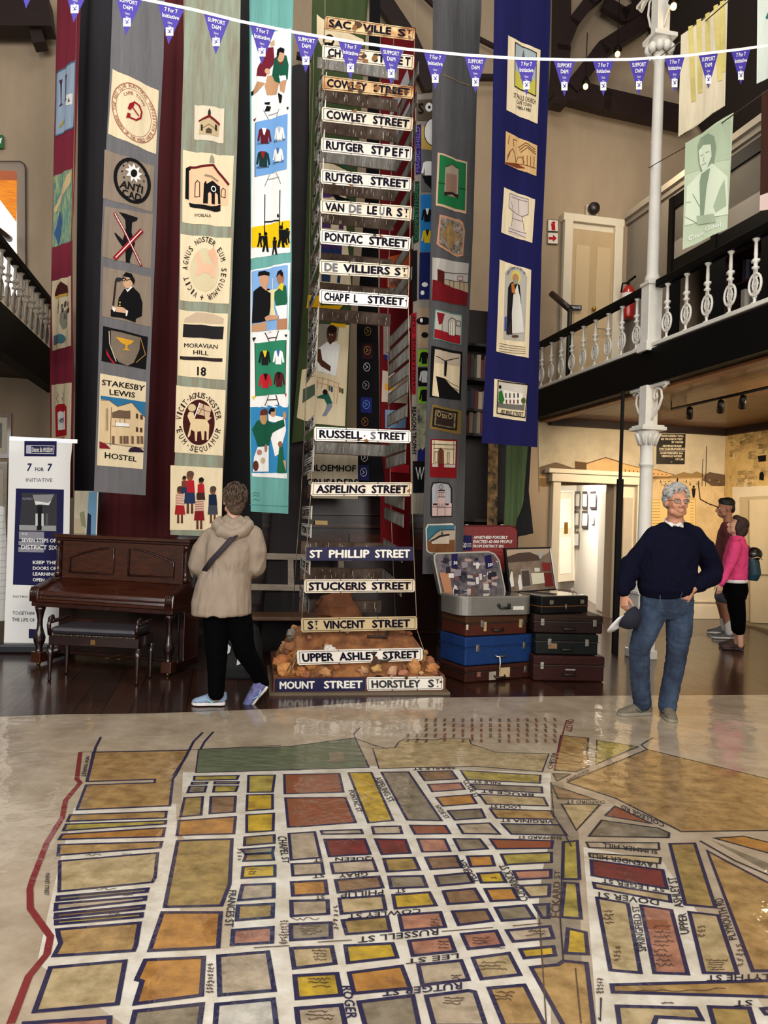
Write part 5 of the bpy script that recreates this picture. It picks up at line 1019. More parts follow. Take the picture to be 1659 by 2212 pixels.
for p, c in (('110,-15 355,-25 400,75 140,90', 't'), ('450,-26 700,-40 745,55 495,70', 'd'), ('790,-35 985,-40 1010,40 820,50', 'o'), ('150,130 425,125 460,215 170,225', 'k'), ('530,125 790,100 835,180 560,205', 'k'), ('875,105 1060,95 1105,175 905,180', 'y'), ('185,280 480,258 535,365 205,390', 'y'), ('595,250 850,228 915,335 635,355', 'd'), ('935,232 1155,222 1210,320 985,330', 'o'),
             ('235,445 570,420 610,540 260,570', 'p'), ('670,415 945,398 995,490 720,525', 'd'), ('1020,385 1265,365 1335,470 1075,490', 'k'), ('315,655 645,620 690,740 345,775', 'p'), ('745,600 1025,572 1080,690 800,720', 'p'), ('1110,570 1460,535 1490,630 1165,660', 'b'), ('390,850 740,815 800,970 425,1015', 'b'), ('835,795 1130,755 1220,930 905,965', 'c'), ('1220,725 1490,700 1505,770 1255,795', 'y'),
             ('455,1105 800,1060 850,1070 940,1345 520,1345', 'b'), ('965,1040 1255,1015 1420,1345 1090,1345', 'T'), ('1165,85 1470,75 1470,140 1200,155', 'p'), ('1225,205 1460,195 1455,290 1300,300', 'c'), ('1335,360 1450,355 1450,465 1400,465', 'k')): blk(FG, p, c, w=.015)
for p, c in (('725,1902 818,1894 827,1918 731,1929', 'd'), ('733,1942 827,1936 833,1966 738,1975', 'c'), ('740,1989 836,1981 843,2012 749,2019', 't'), ('746,2044 848,2039 858,2069 752,2081', 'y'), ('754,2103 868,2088 886,2136 765,2147', 'o'), ('775,2166 892,2152 906,2220 790,2220', 'k'), ('1147,2091 1205,2085 1217,2077 1267,2082 1283,2220 1219,2220', 'T'),
             ('1217,1820 1247,1817 1252,1900 1215,1900', 'Y'), ('1220,1907 1247,1910 1255,1985 1212,1982', 'Y'), ('1227,2007 1265,2015 1270,2062 1222,2060', 'y')): blk(F0, p, c, w=.015)
for p, c in (('490,130 755,118 755,235 460,260', 'b'), ('450,305 750,290 745,405 440,430', 't'), ('410,515 745,490 740,620 400,640', 'p'), ('285,735 705,700 760,1030 295,1070', 'b'), ('270,1150 750,1105 780,1345 255,1345', 'w'), ('910,105 1195,90 1210,205 920,220', 'o'), ('905,265 1215,260 1220,375 910,395', 'b'), ('900,465 1240,450 1245,580 905,600', 'k'), ('905,670 1250,655 1280,800 930,840', 'c'), ('935,905 1295,885 1330,1070 955,1100', 'y'), ('950,1185 1330,1155 1370,1345 970,1345', 'b')): blk(FF_, p, c, w=.016)
# right district
for p, c in (('110,170 315,190 305,300 320,400 225,440 60,430', 'T'), ('380,205 690,255 585,295 370,385', 'Y'), ('50,455 180,460 80,510', 'k'), ('155,520 755,275 1659,495 1800,530 1800,880 1010,890 520,640', 'T'), ('40,540 370,650 90,645', 'd'), ('115,685 400,690 225,880', 'c'), ('515,700 790,830 440,770', 'r'), ('415,805 840,865 920,900 915,935 320,925', 'k'), ('300,970 840,975 845,1025 320,1010', 'b'), ('320,1052 855,1085 850,1130 330,1082', 'c'), ('1260,940 1480,925 1659,970 1800,1010 1800,1090 1659,1050', 'o')): blk(FD, p, c, w=.011, om=MINK)
mp.fr = FD; mp.poly('1230,950 1659,1125 1800,1190 1800,1300 1659,1190', MP['k'], .0012)
for p, c in (('335,-5 870,70 905,210 345,112', 'R'), ('355,165 920,255 930,310 365,205', 'c'), ('380,280 610,320 705,840 480,820', 'c'), ('710,335 935,370 1060,850 810,840', 'p'), ('1070,385 1285,410 1430,845 1180,840', 'c'), ('925,-125 1110,-130 1265,350 1040,330', 't'), ('1205,-75 1340,0 1659,165 1800,225 1800,825 1545,825', 'T'), ('490,930 1659,900 1800,898 1800,1025 1659,1020 500,985', 'T'), ('530,1090 1120,1105 1165,1190 825,1170 800,1240 550,1240', 'c'), ('1220,1095 1520,1105 1560,1240 1260,1240', 't')): blk(FH, p, c, w=.015)
blk(FH, '1610,1110 1800,1095 1800,1160 1640,1150', 'k'); mp.fr = FH; mp.poly('745,440 905,450 930,520 760,510', MP['r'], .002)
# boundary, roads and creases
road(FA, '685,180 655,410 685,440 560,590 530,740 400,950 280,1260 255,1345 258,1515 430,1755 400,1905 245,2095 90,2500', MRED, .024)
road(FA, '690,178 1200,170 1640,158 2400,120', MINK, .006); road(FA, '860,50 815,140 740,430', NAVY, .016); road(FB, '150,10 70,90 0,230 -100,380', NAVY, .016); road(FB, '240,5 165,90 130,155', NAVY, .014)
road(FD, '755,275 710,240 800,185', MINK, .010); road(FC, '0,255 130,290 20,290', MINK, .006); road(FB, '1450,55 1440,20 1490,-30', MINK, .008); road(FB, '1450,60 1640,130', MINK, .006)
road(F0, '1217,1820 1210,1985 1217,2077', MINK, .006); road(F0, '1190,1690 1196,1760 1235,1830', MINK, .006); road(F0, '1165,1985 1172,2085 1180,2212', MBRN, .004); road(F0, '1243,2092 1255,2212', MBRN, .005)
road(FD, '1150,960 1410,1108 1800,1275', MINK, .012)
mp.fr = F0; mp.poly('1188,1690 1216,1690 1250,1800 1256,2076 1170,2085 1160,1980 1172,1880 1192,1800', MM('#8a7d6c', '#776a58'), .0009)
# lettering of the streets
def up180(fr, t, x0, y0, x1, y1, h, m=None, b=.012):
    mp.fr = fr; mp.text(t, [(x1, y1), (x0, y0), (x0, y0 - h), (x1, y1 - h)], m or MINK, .0034, b)
def tq(fr, t, q, m=None, b=.012): mp.fr = fr; mp.text(t, q, m or MINK, .0034, b)
tq(FB, 'CHAPEL ST', '865,900 890,1130 830,1130 785,900'); tq(FF_, 'FRANCES ST', '438,178 412,490 332,490 375,178'); tq(FF_, 'ROGER', '1418,995 1472,1275 1376,1275 1335,995', NAVY, .02)
up180(FB, 'QUEEN', 1280, 1112, 1608, 1104, 36); up180(FB, 'GRAY', 1312, 1256, 1560, 1243, 38); up180(FB, 'ST', 1095, 1122, 1178, 1118, 28); up180(FB, 'ST', 1085, 1260, 1188, 1252, 32)
up180(FF_, 'PHILLIP', 1325, 240, 1692, 216, 44); up180(FF_, 'ST', 1110, 260, 1188, 252, 34); up180(F0, 'COWLEY ST', 751, 1987, 909, 1974, 10); up180(F0, 'RUSSELL ST', 773, 2039, 947, 2021, 13); up180(F0, 'LEE ST', 877, 2085, 991, 2072, 11); up180(F0, 'RUTGER ST', 826, 2155, 998, 2139, 15, NAVY, .02)
up180(FG, 'ST', 205, 268, 285, 262, 32)
tq(FB, 'PONTAC ST', '1440,505 1512,690 1466,696 1392,510'); tq(FC, 'ASPELING ST', '82,520 198,720 150,736 32,536'); tq(FC, 'HYDE ST', '562,755 648,860 612,870 520,765'); tq(FC, 'CLYDE ST', '792,545 892,685 850,696 750,560')
up180(FC, 'SEARLE ST', 345, 470, 692, 463, 20); up180(FC, 'NILE ST', 835, 573, 1060, 587, 20); up180(FC, 'BRUCE ST', 900, 655, 1330, 684, 22); up180(FC, 'LOCH ST', 970, 779, 1222, 785, 24); up180(FC, 'VIRGINIA ST', 1060, 893, 1490, 905, 26); up180(FC, 'SHEPPARD ST', 1200, 1030, 1560, 1036, 24)
tq(FG, 'COMBRINCK ST', '1222,338 1045,45 1112,28 1292,325'); tq(FG, 'PEDERSEN', '826,178 700,10 762,-5 886,165'); tq(FG, 'ECKARD ST', '1465,465 1500,80 1545,80 1550,465', MBRN)
tq(FH, 'SPRINGFIELD ST', '686,685 640,345 692,340 752,680'); tq(FH, 'UPPER', '1002,555 985,400 1046,395 1072,550'); tq(FH, 'ASHLEY ST', '962,355 905,130 972,125 1028,350'); tq(FH, 'PLYMOUTH RD', '1366,600 1255,290 1318,280 1428,590')
up180(FH, 'DOVER ST', 366, 278, 842, 338, 44); up180(FH, 'ST LEGER ST', 415, 168, 885, 240, 32); up180(FD, 'LAVENDER HILL', 325, 1090, 832, 1166, 36); up180(FD, 'SUMMER HILL', 420, 1008, 832, 1062, 32); up180(FH, 'BLYTHE ST', 1200, 906, 1720, 892, 44); up180(FH, 'ST', 1405, 1096, 1542, 1090, 44)
up180(FD, 'COLLEGE RD', 560, 722, 882, 862, 34); up180(FD, 'OXFORD ST', 150, 682, 442, 684, 24); tq(FD, 'CHESTER', '5,420 45,300 78,300 48,420'); tq(FD, 'SANDWICH', '150,500 310,418 325,440 165,520', MBRN)
tq(FA, 'NEW MARKET', '765,215 730,390 692,390 735,215'); tq(FE, 'MARKET STREET', '425,30 415,220 378,220 388,30')
rnd = random.Random(11)
mp.fr = FC
for i in range(17):        # the columns of names in the upper right, red and black
    x = 300 + i * 74; x2 = x + (20 - i * 1.5) * -1
    for j in range(5):
        if i < 2 and j < 3 or (j == 4 and i in (3, 5, 9)): continue
        y0 = 42 + j * 42 + rnd.uniform(0, 8); y1 = y0 + rnd.uniform(24, 36); w = 24
        k = 1 - (j / 9)
        mp.text(rnd.choice(['ARNOLD', 'HAVEN', 'ROSE', 'DARLING', 'LESAR', 'VERNON', 'SELKIRK', 'ASH', 'MILL', 'CANON']), [(x + w, y0), (x + w - 4 * (8 - i) * .4, y1), (x - 4 * (8 - i) * .4, y1), (x, y0)], MRED if rnd.random() < .15 + i / 22 else MBRN, .0034)
tq(FC, 'ON CITY', '1662,56 1640,158 1590,158 1605,56', MRED); road(FC, '1600,60 1570,160 1560,200 1500,460', MRED, .010)
def scr(fr, x0, y0, x1, y1, n, m=None):
    """handwritten lines: n rows of small loops between two corners"""
    mp.fr = fr
    for k in range(n):
        y = y0 + (y1 - y0) * (k + .5) / n; x = x0 + rnd.uniform(0, (x1 - x0) * .2); q = []
        while x < x1 - rnd.uniform(0, (x1 - x0) * .3):
            q.append((x, y + rnd.uniform(-.32, .32) * (y1 - y0) / n)); x += (x1 - x0) / 14
        if len(q) > 2: mp.line(q, 1, m or MBRN, .0036, False, metric=.0035)
for a in ((FF_, 960, 470, 1190, 560, 4), (FF_, 1080, 680, 1230, 780, 4), (FF_, 1040, 920, 1280, 1010, 3), (FF_, 1010, 1200, 1300, 1290, 3), (FF_, 800, 430, 900, 640, 9), (FF_, 840, 400, 1220, 440, 1), (FF_, 1260, 300, 1310, 520, 6), (FF_, 180, 800, 260, 1060, 9), (FG, 480, 470, 590, 540, 3), (FG, 540, 650, 660, 720, 3), (FG, 640, 930, 760, 970, 2), (FG, 820, 620, 1010, 690, 3), (FG, 870, 820, 1150, 900, 3), (FG, 1000, 1060, 1200, 1150, 3), (FG, 560, 1110, 820, 1180, 3), (FG, 930, 700, 1160, 740, 1), (FG, 1250, 560, 1450, 620, 2), (FG, 960, 130, 1060, 160, 1), (FH, 420, 370, 520, 480, 4), (FH, 500, 640, 580, 760, 4), (FH, 790, 480, 980, 800, 9), (FH, 1190, 740, 1380, 830, 5), (FH, 1120, 480, 1200, 580, 3), (FH, 560, 950, 1500, 990, 1), (FH, 840, 1060, 960, 1080, 1), (FH, 1420, 620, 1500, 800, 5), (FH, 370, 880, 440, 1000, 5), (FB, 440, 1000, 490, 1110, 4), (FB, 530, 1170, 620, 1235, 3), (FA, 1020, 1040, 1160, 1060, 1), (FA, 700, 1045, 930, 1070, 1), (FE, 780, 150, 1060, 180, 1), (FE, 1040, 210, 1150, 225, 1), (FE, 860, 365, 1050, 385, 1)): scr(*a)
road(FF_, '585,668 890,650', MBRN, .005, .0036); road(FF_, '1130,620 1420,602', MBRN, .005, .0036); road(FG, '580,580 1000,548', MBRN, .005, .0036); road(FG, '1160,535 1400,512', MBRN, .005, .0036); road(FH, '410,1030 405,1200 390,1180', MINK, .006, .0036)
mp.fr = F0
o = tag(mp.build('floor_map'), 'large painted street map under clear plastic spread over the floor', 'floor map')
# ------------------------------------------------------------------ bunting
bt = Art(P(370, 25, 5.0), V((math.sin(ROOM), -math.cos(ROOM), 0)))
bun = thing('bunting', 'string of purple SUPPORT D6M pennants on a white tape across the hall', 'bunting', bt.p0)
tape = nums('-60,-110 60,-68 200,-27 310,-1 420,22 520,47 640,71 760,91 880,107 1000,119 1120,127 1240,130 1360,129 1480,121 1600,107 1760,84')
def tape_y(x):
    for a, b in zip(tape, tape[1:]):
        if a[0] <= x <= b[0]: return a[1] + (b[1] - a[1]) * (x - a[0]) / (b[0] - a[0])
bt.line(tape, 7.5, M('#f2efe9', .7, ns=30, na=.1), .004); bt.build('tape', bun, thick=0)
PURP = M('#3f2f9a', .6, ns=3, na=.25, bump=.1, bs=5)
for i, x in enumerate((62, 165, 278, 370, 468, 567, 662, 757, 845, 940, 1027, 1137, 1219, 1303, 1380, 1457, 1530, 1600)):
    k = 58 - (x - 370) * (16 / 1230); h = 84 - (x - 370) * (8 / 1230)
    y0, y1 = tape_y(x - k / 2) + 1, tape_y(x + k / 2) + 1; ym = (y0 + y1) / 2; lean = -6 if x < 420 else (0 if x > 700 else -2)
    sl = (y1 - y0) / k
    bt.poly([(x - k / 2, y0), (x + k / 2, y1), (x + lean, ym + h)], PURP, .001)
    def ln(t, dy, w, hh, b=.02): bt.text(t, [(x - w / 2 + lean * dy / h, ym + dy - sl * w / 2), (x + w / 2 + lean * dy / h, ym + dy + sl * w / 2), (x + w / 2 + lean * dy / h, ym + dy + hh + sl * w / 2), (x - w / 2 + lean * dy / h, ym + dy + hh - sl * w / 2)], WHT, .003, b)
    if i % 2 == 0: ln('SUPPORT', 7, k * .66, 9); ln('D6M', 20, k * .34, 9)
    else: ln('7 For 7', 6, k * .48, 9); ln('Initiative', 19, k * .62, 9)
    ln('District', 35, k * .17, 5, .0); ln('Six', 43, k * .1, 4, .0)
    cx, cy = x + lean * .62, ym + 56; w = k * .14
    bt.poly([(cx - w, cy - 9), (cx + w, cy - 9), (cx + w, cy + 9), (cx - w, cy + 9)], WHT, .002); bt.line([(cx - w * .6, cy - 5), (cx, cy - 1), (cx + w * .6, cy - 6)], 1.2, PURP, .004); bt.line([(cx - w * .5, cy + 3), (cx + w * .5, cy + 1)], 1.2, PURP, .004); bt.oval(cx, cy, 1.6, 1.6, PURP, .004, 8)
    bt.build('pennant', bun)
# ------------------------------------------------------------------ roll-up banner
A = vplane(85, 1200, 7.85, 8)
ro = thing('rollup_banner', 'white roll-up display banner reading 7 FOR 7 INITIATIVE left of the piano', 'display banner', P(85, 1404, 7.85))
PAP = M('#eceae6', .5, ns=2, na=.06, bump=.1, bs=3, coat=.15); NV = flat('#22214a'); DG = flat('#2c2c3a')
A.poly('20,948 157,950 152,1000 150,1150 148,1400 8,1397 15,1200', PAP, 0); A.build('banner_sheet', ro, thick=.004)
A.fr = L1
A.poly('183,112 424,114 422,228 182,226', NV, .003); A.line('200,146 405,150 402,208 199,204 200,146', 1, WHT, .005); A.poly('203,150 235,150 235,203 203,202', flat('#b8b6cc'), .005); A.text('District Six MUSEUM', '240,160 395,163 393,198 239,195', WHT, .006, .03)
A.text('7', '208,280 240,280 232,338 200,338', NV, .005, .03); A.text('FOR', '263,310 328,311 328,338 263,337', NV, .005); A.text('7', '358,282 392,282 386,338 352,338', NV, .005, .03); A.text('INITIATIVE', '195,390 392,391 392,418 195,417', flat('#6a6a74'), .005, .0)
A.poly('120,467 478,475 465,1200 97,1185', NV, .003); A.poly('165,500 425,505 425,790 145,785', flat('#3a3a3e'), .005); A.poly('245,515 405,512 370,590 265,590', flat('#8a8a8c'), .006); A.poly('262,560 360,575 385,560 365,592 300,585 268,590', WHT, .007); A.poly('145,740 420,745 420,785 145,780', flat('#9a9a9a'), .006); A.poly('280,590 318,590 312,780 276,780', flat('#1a1a1c'), .007)
for x in (275, 320, 352): A.poly([(x - 8, 655), (x + 8, 655), (x + 9, 745), (x - 9, 745)], flat('#c8c8c8' if x != 352 else '#5a5a5a'), .009)
A.text('INSPIRED', '170,535 245,536 245,553 170,552', flat('#9a98b0'), .008, .0)
for q in ('143,788 330,792 330,850 143,846', '140,858 330,862 330,895 140,890', '138,905 330,910 330,945 138,940'): A.poly(q, flat('#8e8d96'), .005)
A.text('THE', '162,798 205,799 204,815 162,814', WHT, .007); A.text('SEVEN STEPS OF', '162,838 420,842 420,872 162,868', WHT, .007, .03); A.text('DISTRICT SIX', '160,888 430,893 430,926 160,922', WHT, .007, .03)
for k, t in enumerate(('KEEP THE', 'DOORS OF', 'LEARNING', 'OPEN')): A.text(t, [(246, 1006 + k * 43), (246 + len(t) * 22, 1008 + k * 43), (246 + len(t) * 22, 1034 + k * 43), (246, 1032 + k * 43)], WHT, .006, .04)
A.text('DISTRICT SIX', '98,1266 290,1270 290,1284 98,1280', DG, .005, .0); A.text('TOGETHER', '95,1384 262,1388 262,1412 95,1410', DG, .005, .0); A.text('THE LIFE OF', '90,1430 262,1436 262,1462 90,1458', DG, .005, .0); A.poly('216,1515 300,1520 300,1588 215,1585', NV, .004)
A.build('print', ro); A.fr = (0, 0, 1)
mb = MB(frame(P(78, 1404, 7.85), math.radians(8))); zb = -world_loc(ro).z
mb.box(-.36, .36, -.12, .12, zb + .0, zb + .09, M('#3a3a3e', .35, .7)); mb.build('base', ro, bevel=.02)
mb = MB(frame(P(78, 1404, 7.85), math.radians(8))); zt = P(85, 948, 7.85).z - P(78, 1404, 7.85).z; mb.tube([(0, .03, zb + .09), (0, .03, zt)], .012, 8, M('#8a8a8c', .3, .9)); mb.box(-.33, .33, .0, .03, zt - .03, zt + .012, M('#b8b8ba', .35, .8)); mb.build('pole', ro)
# leaning printed cloth at the very edge
A = vplane(5, 1200, 8.0, 8, wave=waves(.02, .12), step=.02); A.poly('-60,1085 12,1095 20,1340 -70,1345', cloth('#d9d7d2', .25), 0)
for k in range(14): A.line([(-50, 1120 + k * 14), (14, 1112 + k * 14)], .8, flat('#8d8c90'), .003)
tag(A.build('printed_cloth'), 'pale printed cloth hanging at the left edge behind the roll-up banner', 'cloth')
# picture frames and exit sign on the left
def picture(quad, label, col, inner, d=10.2):
    q = nums(quad); A = Art(R(0, 11.18), -RN)
    o = thing('picture', label, 'picture', hitp(R(0, 11.18), RN, *area_mid(q)), None)
    A.poly(q, wood(col), .03); A.build('frame', o, thick=.03)
    m = area_mid(q); f = lambda s: [(m[0] + (p[0] - m[0]) * s, m[1] + (p[1] - m[1]) * s) for p in q]
    A.poly(f(.8), flat('#d8cdb8'), .034); A.poly(f(.55), M(inner, .7, ns=9, na=1, col2='#5a6a5a'), .037); A.build('print', o)
picture('-60,892 26,893 24,990 -60,990', 'wooden framed picture on the wall at the far left', '#7a4a26', '#8a8a86'); picture('-60,997 17,998 14,1160 -60,1160', 'pink print in a pale frame below the wooden framed picture', '#a8987e', '#c08a78')
A = Art(R(0, 11.15), -RN); A.poly('-45,294 8,294 8,321 -45,321', M('#0e5a2a', .4, em=.12), .03); A.poly('-5,310 0,302 6,300 3,312 -5,316', WHT, .034); tag(A.build('exit_sign', thick=.04), 'small green exit sign at the left edge of the picture', 'sign')
# painted board behind the piano
A = vplane(185, 1110, 7.9, 6); A.poly('161,1060 212,1061 208,1170 159,1170', cloth('#c8bfa6', .35), 0); A.poly('192,1062 209,1062 206,1170 186,1170', flat('#6f9ab8'), .003); A.poly('162,1120 180,1122 184,1170 160,1170', flat('#b8a88a'), .004); A.poly('190,1108 197,1112 196,1170 186,1170', flat('#1f2a48'), .005); A.poly('172,1108 182,1104 186,1140 176,1135', flat('#8a8a6a'), .005); A.line('212,1061 208,1170', 2, WHT, .006)
tag(A.build('painted_board', thick=.02), 'small painted board standing behind the piano', 'painting')
# ------------------------------------------------------------------ piano and bench
p1, p2 = PF(74, 1440), PF(354, 1464); dd = p2 - p1; pw = dd.length + .12; py_ = math.atan2(dd.y, dd.x); PT = frame(p1 - dd.normalized() * .07, py_)
pia = thing('upright_piano', 'old dark mahogany upright piano with turned front legs beside the roll-up banner', 'piano', p1 - dd.normalized() * .07)
MAH = wood('#3a1710', '#1f0b08', .28, .5); MAH2 = wood('#47200f', '#2c120a', .28, .5); MAHD = wood('#240d0a', '#150706', .3, .5); BRASS = M('#b08a4a', .3, .9)
def pb(name, f, par=pia, bevel=.006): mb = MB(PT); f(mb); return mb.build(name, par, bevel=bevel)
pb('case', lambda m: m.box(.05, pw - .05, .36, .66, .06, 1.19, MAH))
pb('lid', lambda m: (m.box(.0, pw, .30, .68, 1.19, 1.225, MAH2), m.box(.02, pw - .02, .33, .66, 1.165, 1.19, MAH)))
pb('key_bed', lambda m: (m.box(.0, pw, .02, .40, .555, .60, MAH), m.box(-.01, pw + .01, .0, .36, .60, .625, MAH2)))
fb = pb('fallboard', lambda m: m.hexa([(.06, .03, .625), (pw - .06, .03, .625), (pw - .06, .36, .625), (.06, .36, .625), (.06, .05, .70), (pw - .06, .05, .70), (pw - .06, .36, .80), (.06, .36, .80)], MAH2))
pb('fallboard_moulding', lambda m: m.box(.06, pw - .06, .02, .05, .655, .668, MAH), fb, .004)
for x0, x1 in ((-.01, .075), (pw - .075, pw + .01)):
    ck = pb('key_cheek', lambda m: (m.hexa([(x0, .0, .60), (x1, .0, .60), (x1, .38, .60), (x0, .38, .60), (x0, .02, .735), (x1, .02, .735), (x1, .38, .83), (x0, .38, .83)], MAH)), bevel=.015)
    for k in range(4): pb('reed', lambda m: m.tube([(x0 + .012 + k * .02, -.004, .61), (x0 + .012 + k * .02, -.004, .70), (x0 + .012 + k * .02, .02, .735)], .006, 6, MAH2), ck, 0)
pb('upper_panel', lambda m: m.box(.08, pw - .08, .345, .36, .80, 1.165, MAH2))
def arch(m, x0, x1, z0, zl, zr, mat, flip):
    n = 8; top = []
    for i in range(n + 1):
        u = i / n; k = math.sin(u * math.pi / 2) if not flip else math.sin((1 - u) * math.pi / 2)
        top.append((x0 + (x1 - x0) * u, .335, min(zl, zr) + abs(zr - zl) * k))
    m.tube([(x0, .335, z0)] + top + [(x1, .335, z0), (x0, .335, z0)], .009, 6, mat)
mid = pw / 2
pb('panel_moulding', lambda m: arch(m, .17, mid - .08, .86, 1.0, 1.11, MAH, False), bevel=0); pb('panel_moulding', lambda m: arch(m, mid + .08, pw - .17, .86, 1.11, 1.0, MAH, True), bevel=0)
for x in (.045, pw - .045): pb('corner_column', lambda m: m.lathe((x, .335, .82), [(0, .03), (.04, .03), (.05, .018), (.1, .026), (.18, .016), (.26, .022), (.3, .016), (.31, .03), (.345, .03)], 12, MAH), bevel=0)
pb('lower_panel', lambda m: (m.box(.1, pw - .1, .345, .36, .1, .54, MAHD), m.box(.25, .45, .335, .345, .22, .42, MAH)))
for x in (.055, pw - .055):
    lg = pb('leg', lambda m: (m.lathe((x, .08, .12), [(0, .045), (.02, .035), (.05, .03), (.1, .05), (.14, .055), (.19, .04), (.24, .026), (.3, .024), (.36, .034), (.4, .045), (.43, .05)], 14, MAHD)), bevel=0)
    pb('leg_block', lambda m: m.box(x - .05, x + .05, .03, .13, .03, .13, MAH2), lg); pb('caster', lambda m: m.tube([(x - .012, .08, .018), (x + .012, .08, .018)], .018, 10, BRASS), lg, 0)
    pb('toe_rail', lambda m: m.box(x - .04, x + .04, .1, .6, .03, .1, MAHD), pia)
for x in (mid - .05, mid + .07): pb('pedal', lambda m: m.box(x - .022, x + .022, .22, .36, .075, .088, BRASS), pia)
p1, p2 = PF(99, 1472), PF(298, 1482); dd = p2 - p1; bw_ = dd.length; BTr = frame(p1, math.atan2(dd.y, dd.x))
ben = thing('piano_bench', 'dark piano bench with a buttoned leather seat in front of the piano', 'bench', p1)
LEA = M('#2e2a30', .42, ns=6, na=.3, bump=.15, bs=8)
def bb(name, f, bevel=.006, par=ben): mb = MB(BTr); f(mb); return mb.build(name, par, bevel=bevel)
bb('seat', lambda m: m.box(.03, bw_ - .03, -.02, .36, .405, .47, LEA), .03); bb('frame', lambda m: m.box(.01, bw_ - .01, 0, .34, .31, .405, MAHD))
bb('studs', lambda m: [m.ball((.05 + (bw_ - .1) * k / 13, -.004, .40), .007, BRASS, n=8, m=5) for k in range(14)], 0)
bb('lock_plate', lambda m: m.box(bw_ / 2 - .02, bw_ / 2 + .02, -.006, 0, .33, .37, BRASS), 0)
for x in (.02, bw_ - .02):
    for y in (.02, .32): bb('leg', lambda m: m.lathe((x, y, 0), [(0, .012), (.02, .018), (.04, .012), (.12, .02), (.22, .026), (.31, .03)], 10, MAHD), 0)
    bb('scroll_arm', lambda m: (m.tube([(x, .0, .40), (x, -.02, .48), (x, .0, .54), (x, .04, .55), (x, .05, .52), (x, .03, .505)], .018, 8, MAHD), m.tube([(x, .03, .51), (x, .32, .51)], .018, 8, MAHD)), 0)
# ------------------------------------------------------------------ left gallery railing
def rail_run(r, a0, a1, spacing, name_label, zfloor=3.47, height=.72, railcol=BLACKPAINT, balcol=WHITEIRON, side=1, up=.0):
    o = thing('gallery_railing', name_label, 'railing', R(r, (a0 + a1) / 2, zfloor))
    mb = MB(RM); mb.box(r - .05, r + .05, min(a0, a1), max(a0, a1), zfloor + height - .09, zfloor + height, railcol); mb.build('handrail', o, bevel=.015)
    mb = MB(RM); mb.box(r - .06, r + .06, min(a0, a1), max(a0, a1), zfloor - .0, zfloor + .045, balcol); mb.build('bottom_rail', o, bevel=.008)
    n = int(abs(a1 - a0) / spacing); base = None
    for k in range(n):
        a = a0 + (a1 - a0) * (k + .5) / n
        if base is None:
            mb = MB(RM); z = zfloor + .045; H_ = height - .135
            c = (r, a)
            mb.lathe((r, a, z), [(0, .035), (.015, .035), (.025, .015), (.06, .012), (.065, .012)], 10, balcol)
            ring = [(r, a + .082 * math.cos(t), z + .185 + .1 * math.sin(t)) for t in [i * math.pi / 9 for i in range(19)]]
            mb.tube(ring, .013, 6, balcol, cap=False); ring2 = [(r, a + .035 * math.cos(t), z + .185 + .06 * math.sin(t)) for t in [i * math.pi / 6 for i in range(13)]]
            mb.tube(ring2, .009, 6, balcol, cap=False)
            for dy in (-.022, .022): mb.tube([(r, a + dy, z + .06), (r, a + dy, z + .34)], .006, 6, balcol)
            mb.lathe((r, a, z + .02), [(0, .009), (.3, .009), (.31, .034), (.325, .034), (.335, .018), (.36, .02), (.38, .04), (.395, .03), (.41, .016), (.44, .019), (H_ - .05, .015), (H_ - .035, .03), (H_ - .02, .035)], 10, balcol)
            for dz in (.12, .185, .25): mb.tube([(r, a - .05, z + dz), (r, a + .05, z + dz)], .006, 6, balcol)
            mb.tube([(r, a - .05, z + .4), (r, a + .05, z + .4)], .012, 6, balcol)
            base = mb.build('baluster', o); base_a = a
        else:
            c = base.copy(); COL.objects.link(c); c.parent = o; c.location = RN * (a - base_a); 
    return o
rail_run(-2.28, 11.05, 5.2, .26, 'left gallery railing of pale iron balusters under a black handrail', balcol=M('#8d8478', .6))
mb = MB(); q0 = hitp(R(-2.9, 0), RE, -30, 478); q1 = hitp(R(-2.9, 0), RE, 60, 546)
st = thing('stair_handrail', 'sloping dark red stair handrail behind the left gallery railing', 'handrail', q1)
mb.tube([q0, q1], .045, 8, M('#2f1412', .4)); mb.build('rail', st); mb = MB(); mb.tube([q1 - V((0, 0, 0)), V((q1.x, q1.y, 3.44))], .03, 8, M('#2f1412', .4)); mb.ball(q1, .055, M('#2f1412', .4)); mb.build('newel_post', st)
# ------------------------------------------------------------------ dark panelling, bench, bookcase in the centre
pan = Art(P(770, 1200, 8.75), -RN)
pn = thing('wood_panelling', 'dark mahogany panelled front behind the tower of signs', 'panelling', P(770, 1300, 8.75))
pan.poly('385,1064 975,1072 975,1445 385,1440', MAHD, 0); pan.build('front', pn, thick=.2)
for q, m in (('520,1060 975,1064 975,1074 520,1070', MAH), ('540,1132 970,1136 970,1142 540,1138', MAH2), ('540,1108 970,1112 970,1115 540,1111', MAH), ('540,1360 970,1362 970,1368 540,1366', MAH)): pan.poly(q, m, .05); pan.build('ledge', pn, thick=.05)
for x0, x1 in ((560, 640), (655, 740), (755, 830), (850, 920)): pan.poly([(x0, 1152), (x1, 1153), (x1, 1188), (x0, 1187)], MAH2, .02); pan.line([(x0, 1152), (x1, 1153), (x1, 1188), (x0, 1187)], 2, MAH, .03, True); pan.build('panel', pn)
pan.poly('679,1124 706,1125 706,1134 679,1133', M('#b89a62', .4, .5), .06); lab(pan.build('plaque', pn), 'small brass plaque')
PALE = M('#a89a86', .6, ns=5, na=.6, stretch=(1, 8, 8))
A = vplane(620, 1230, 8.25, 12); pew = thing('wooden_bench', 'weathered pale wooden bench behind the person in the beige coat', 'bench', P(620, 1400, 7.9))
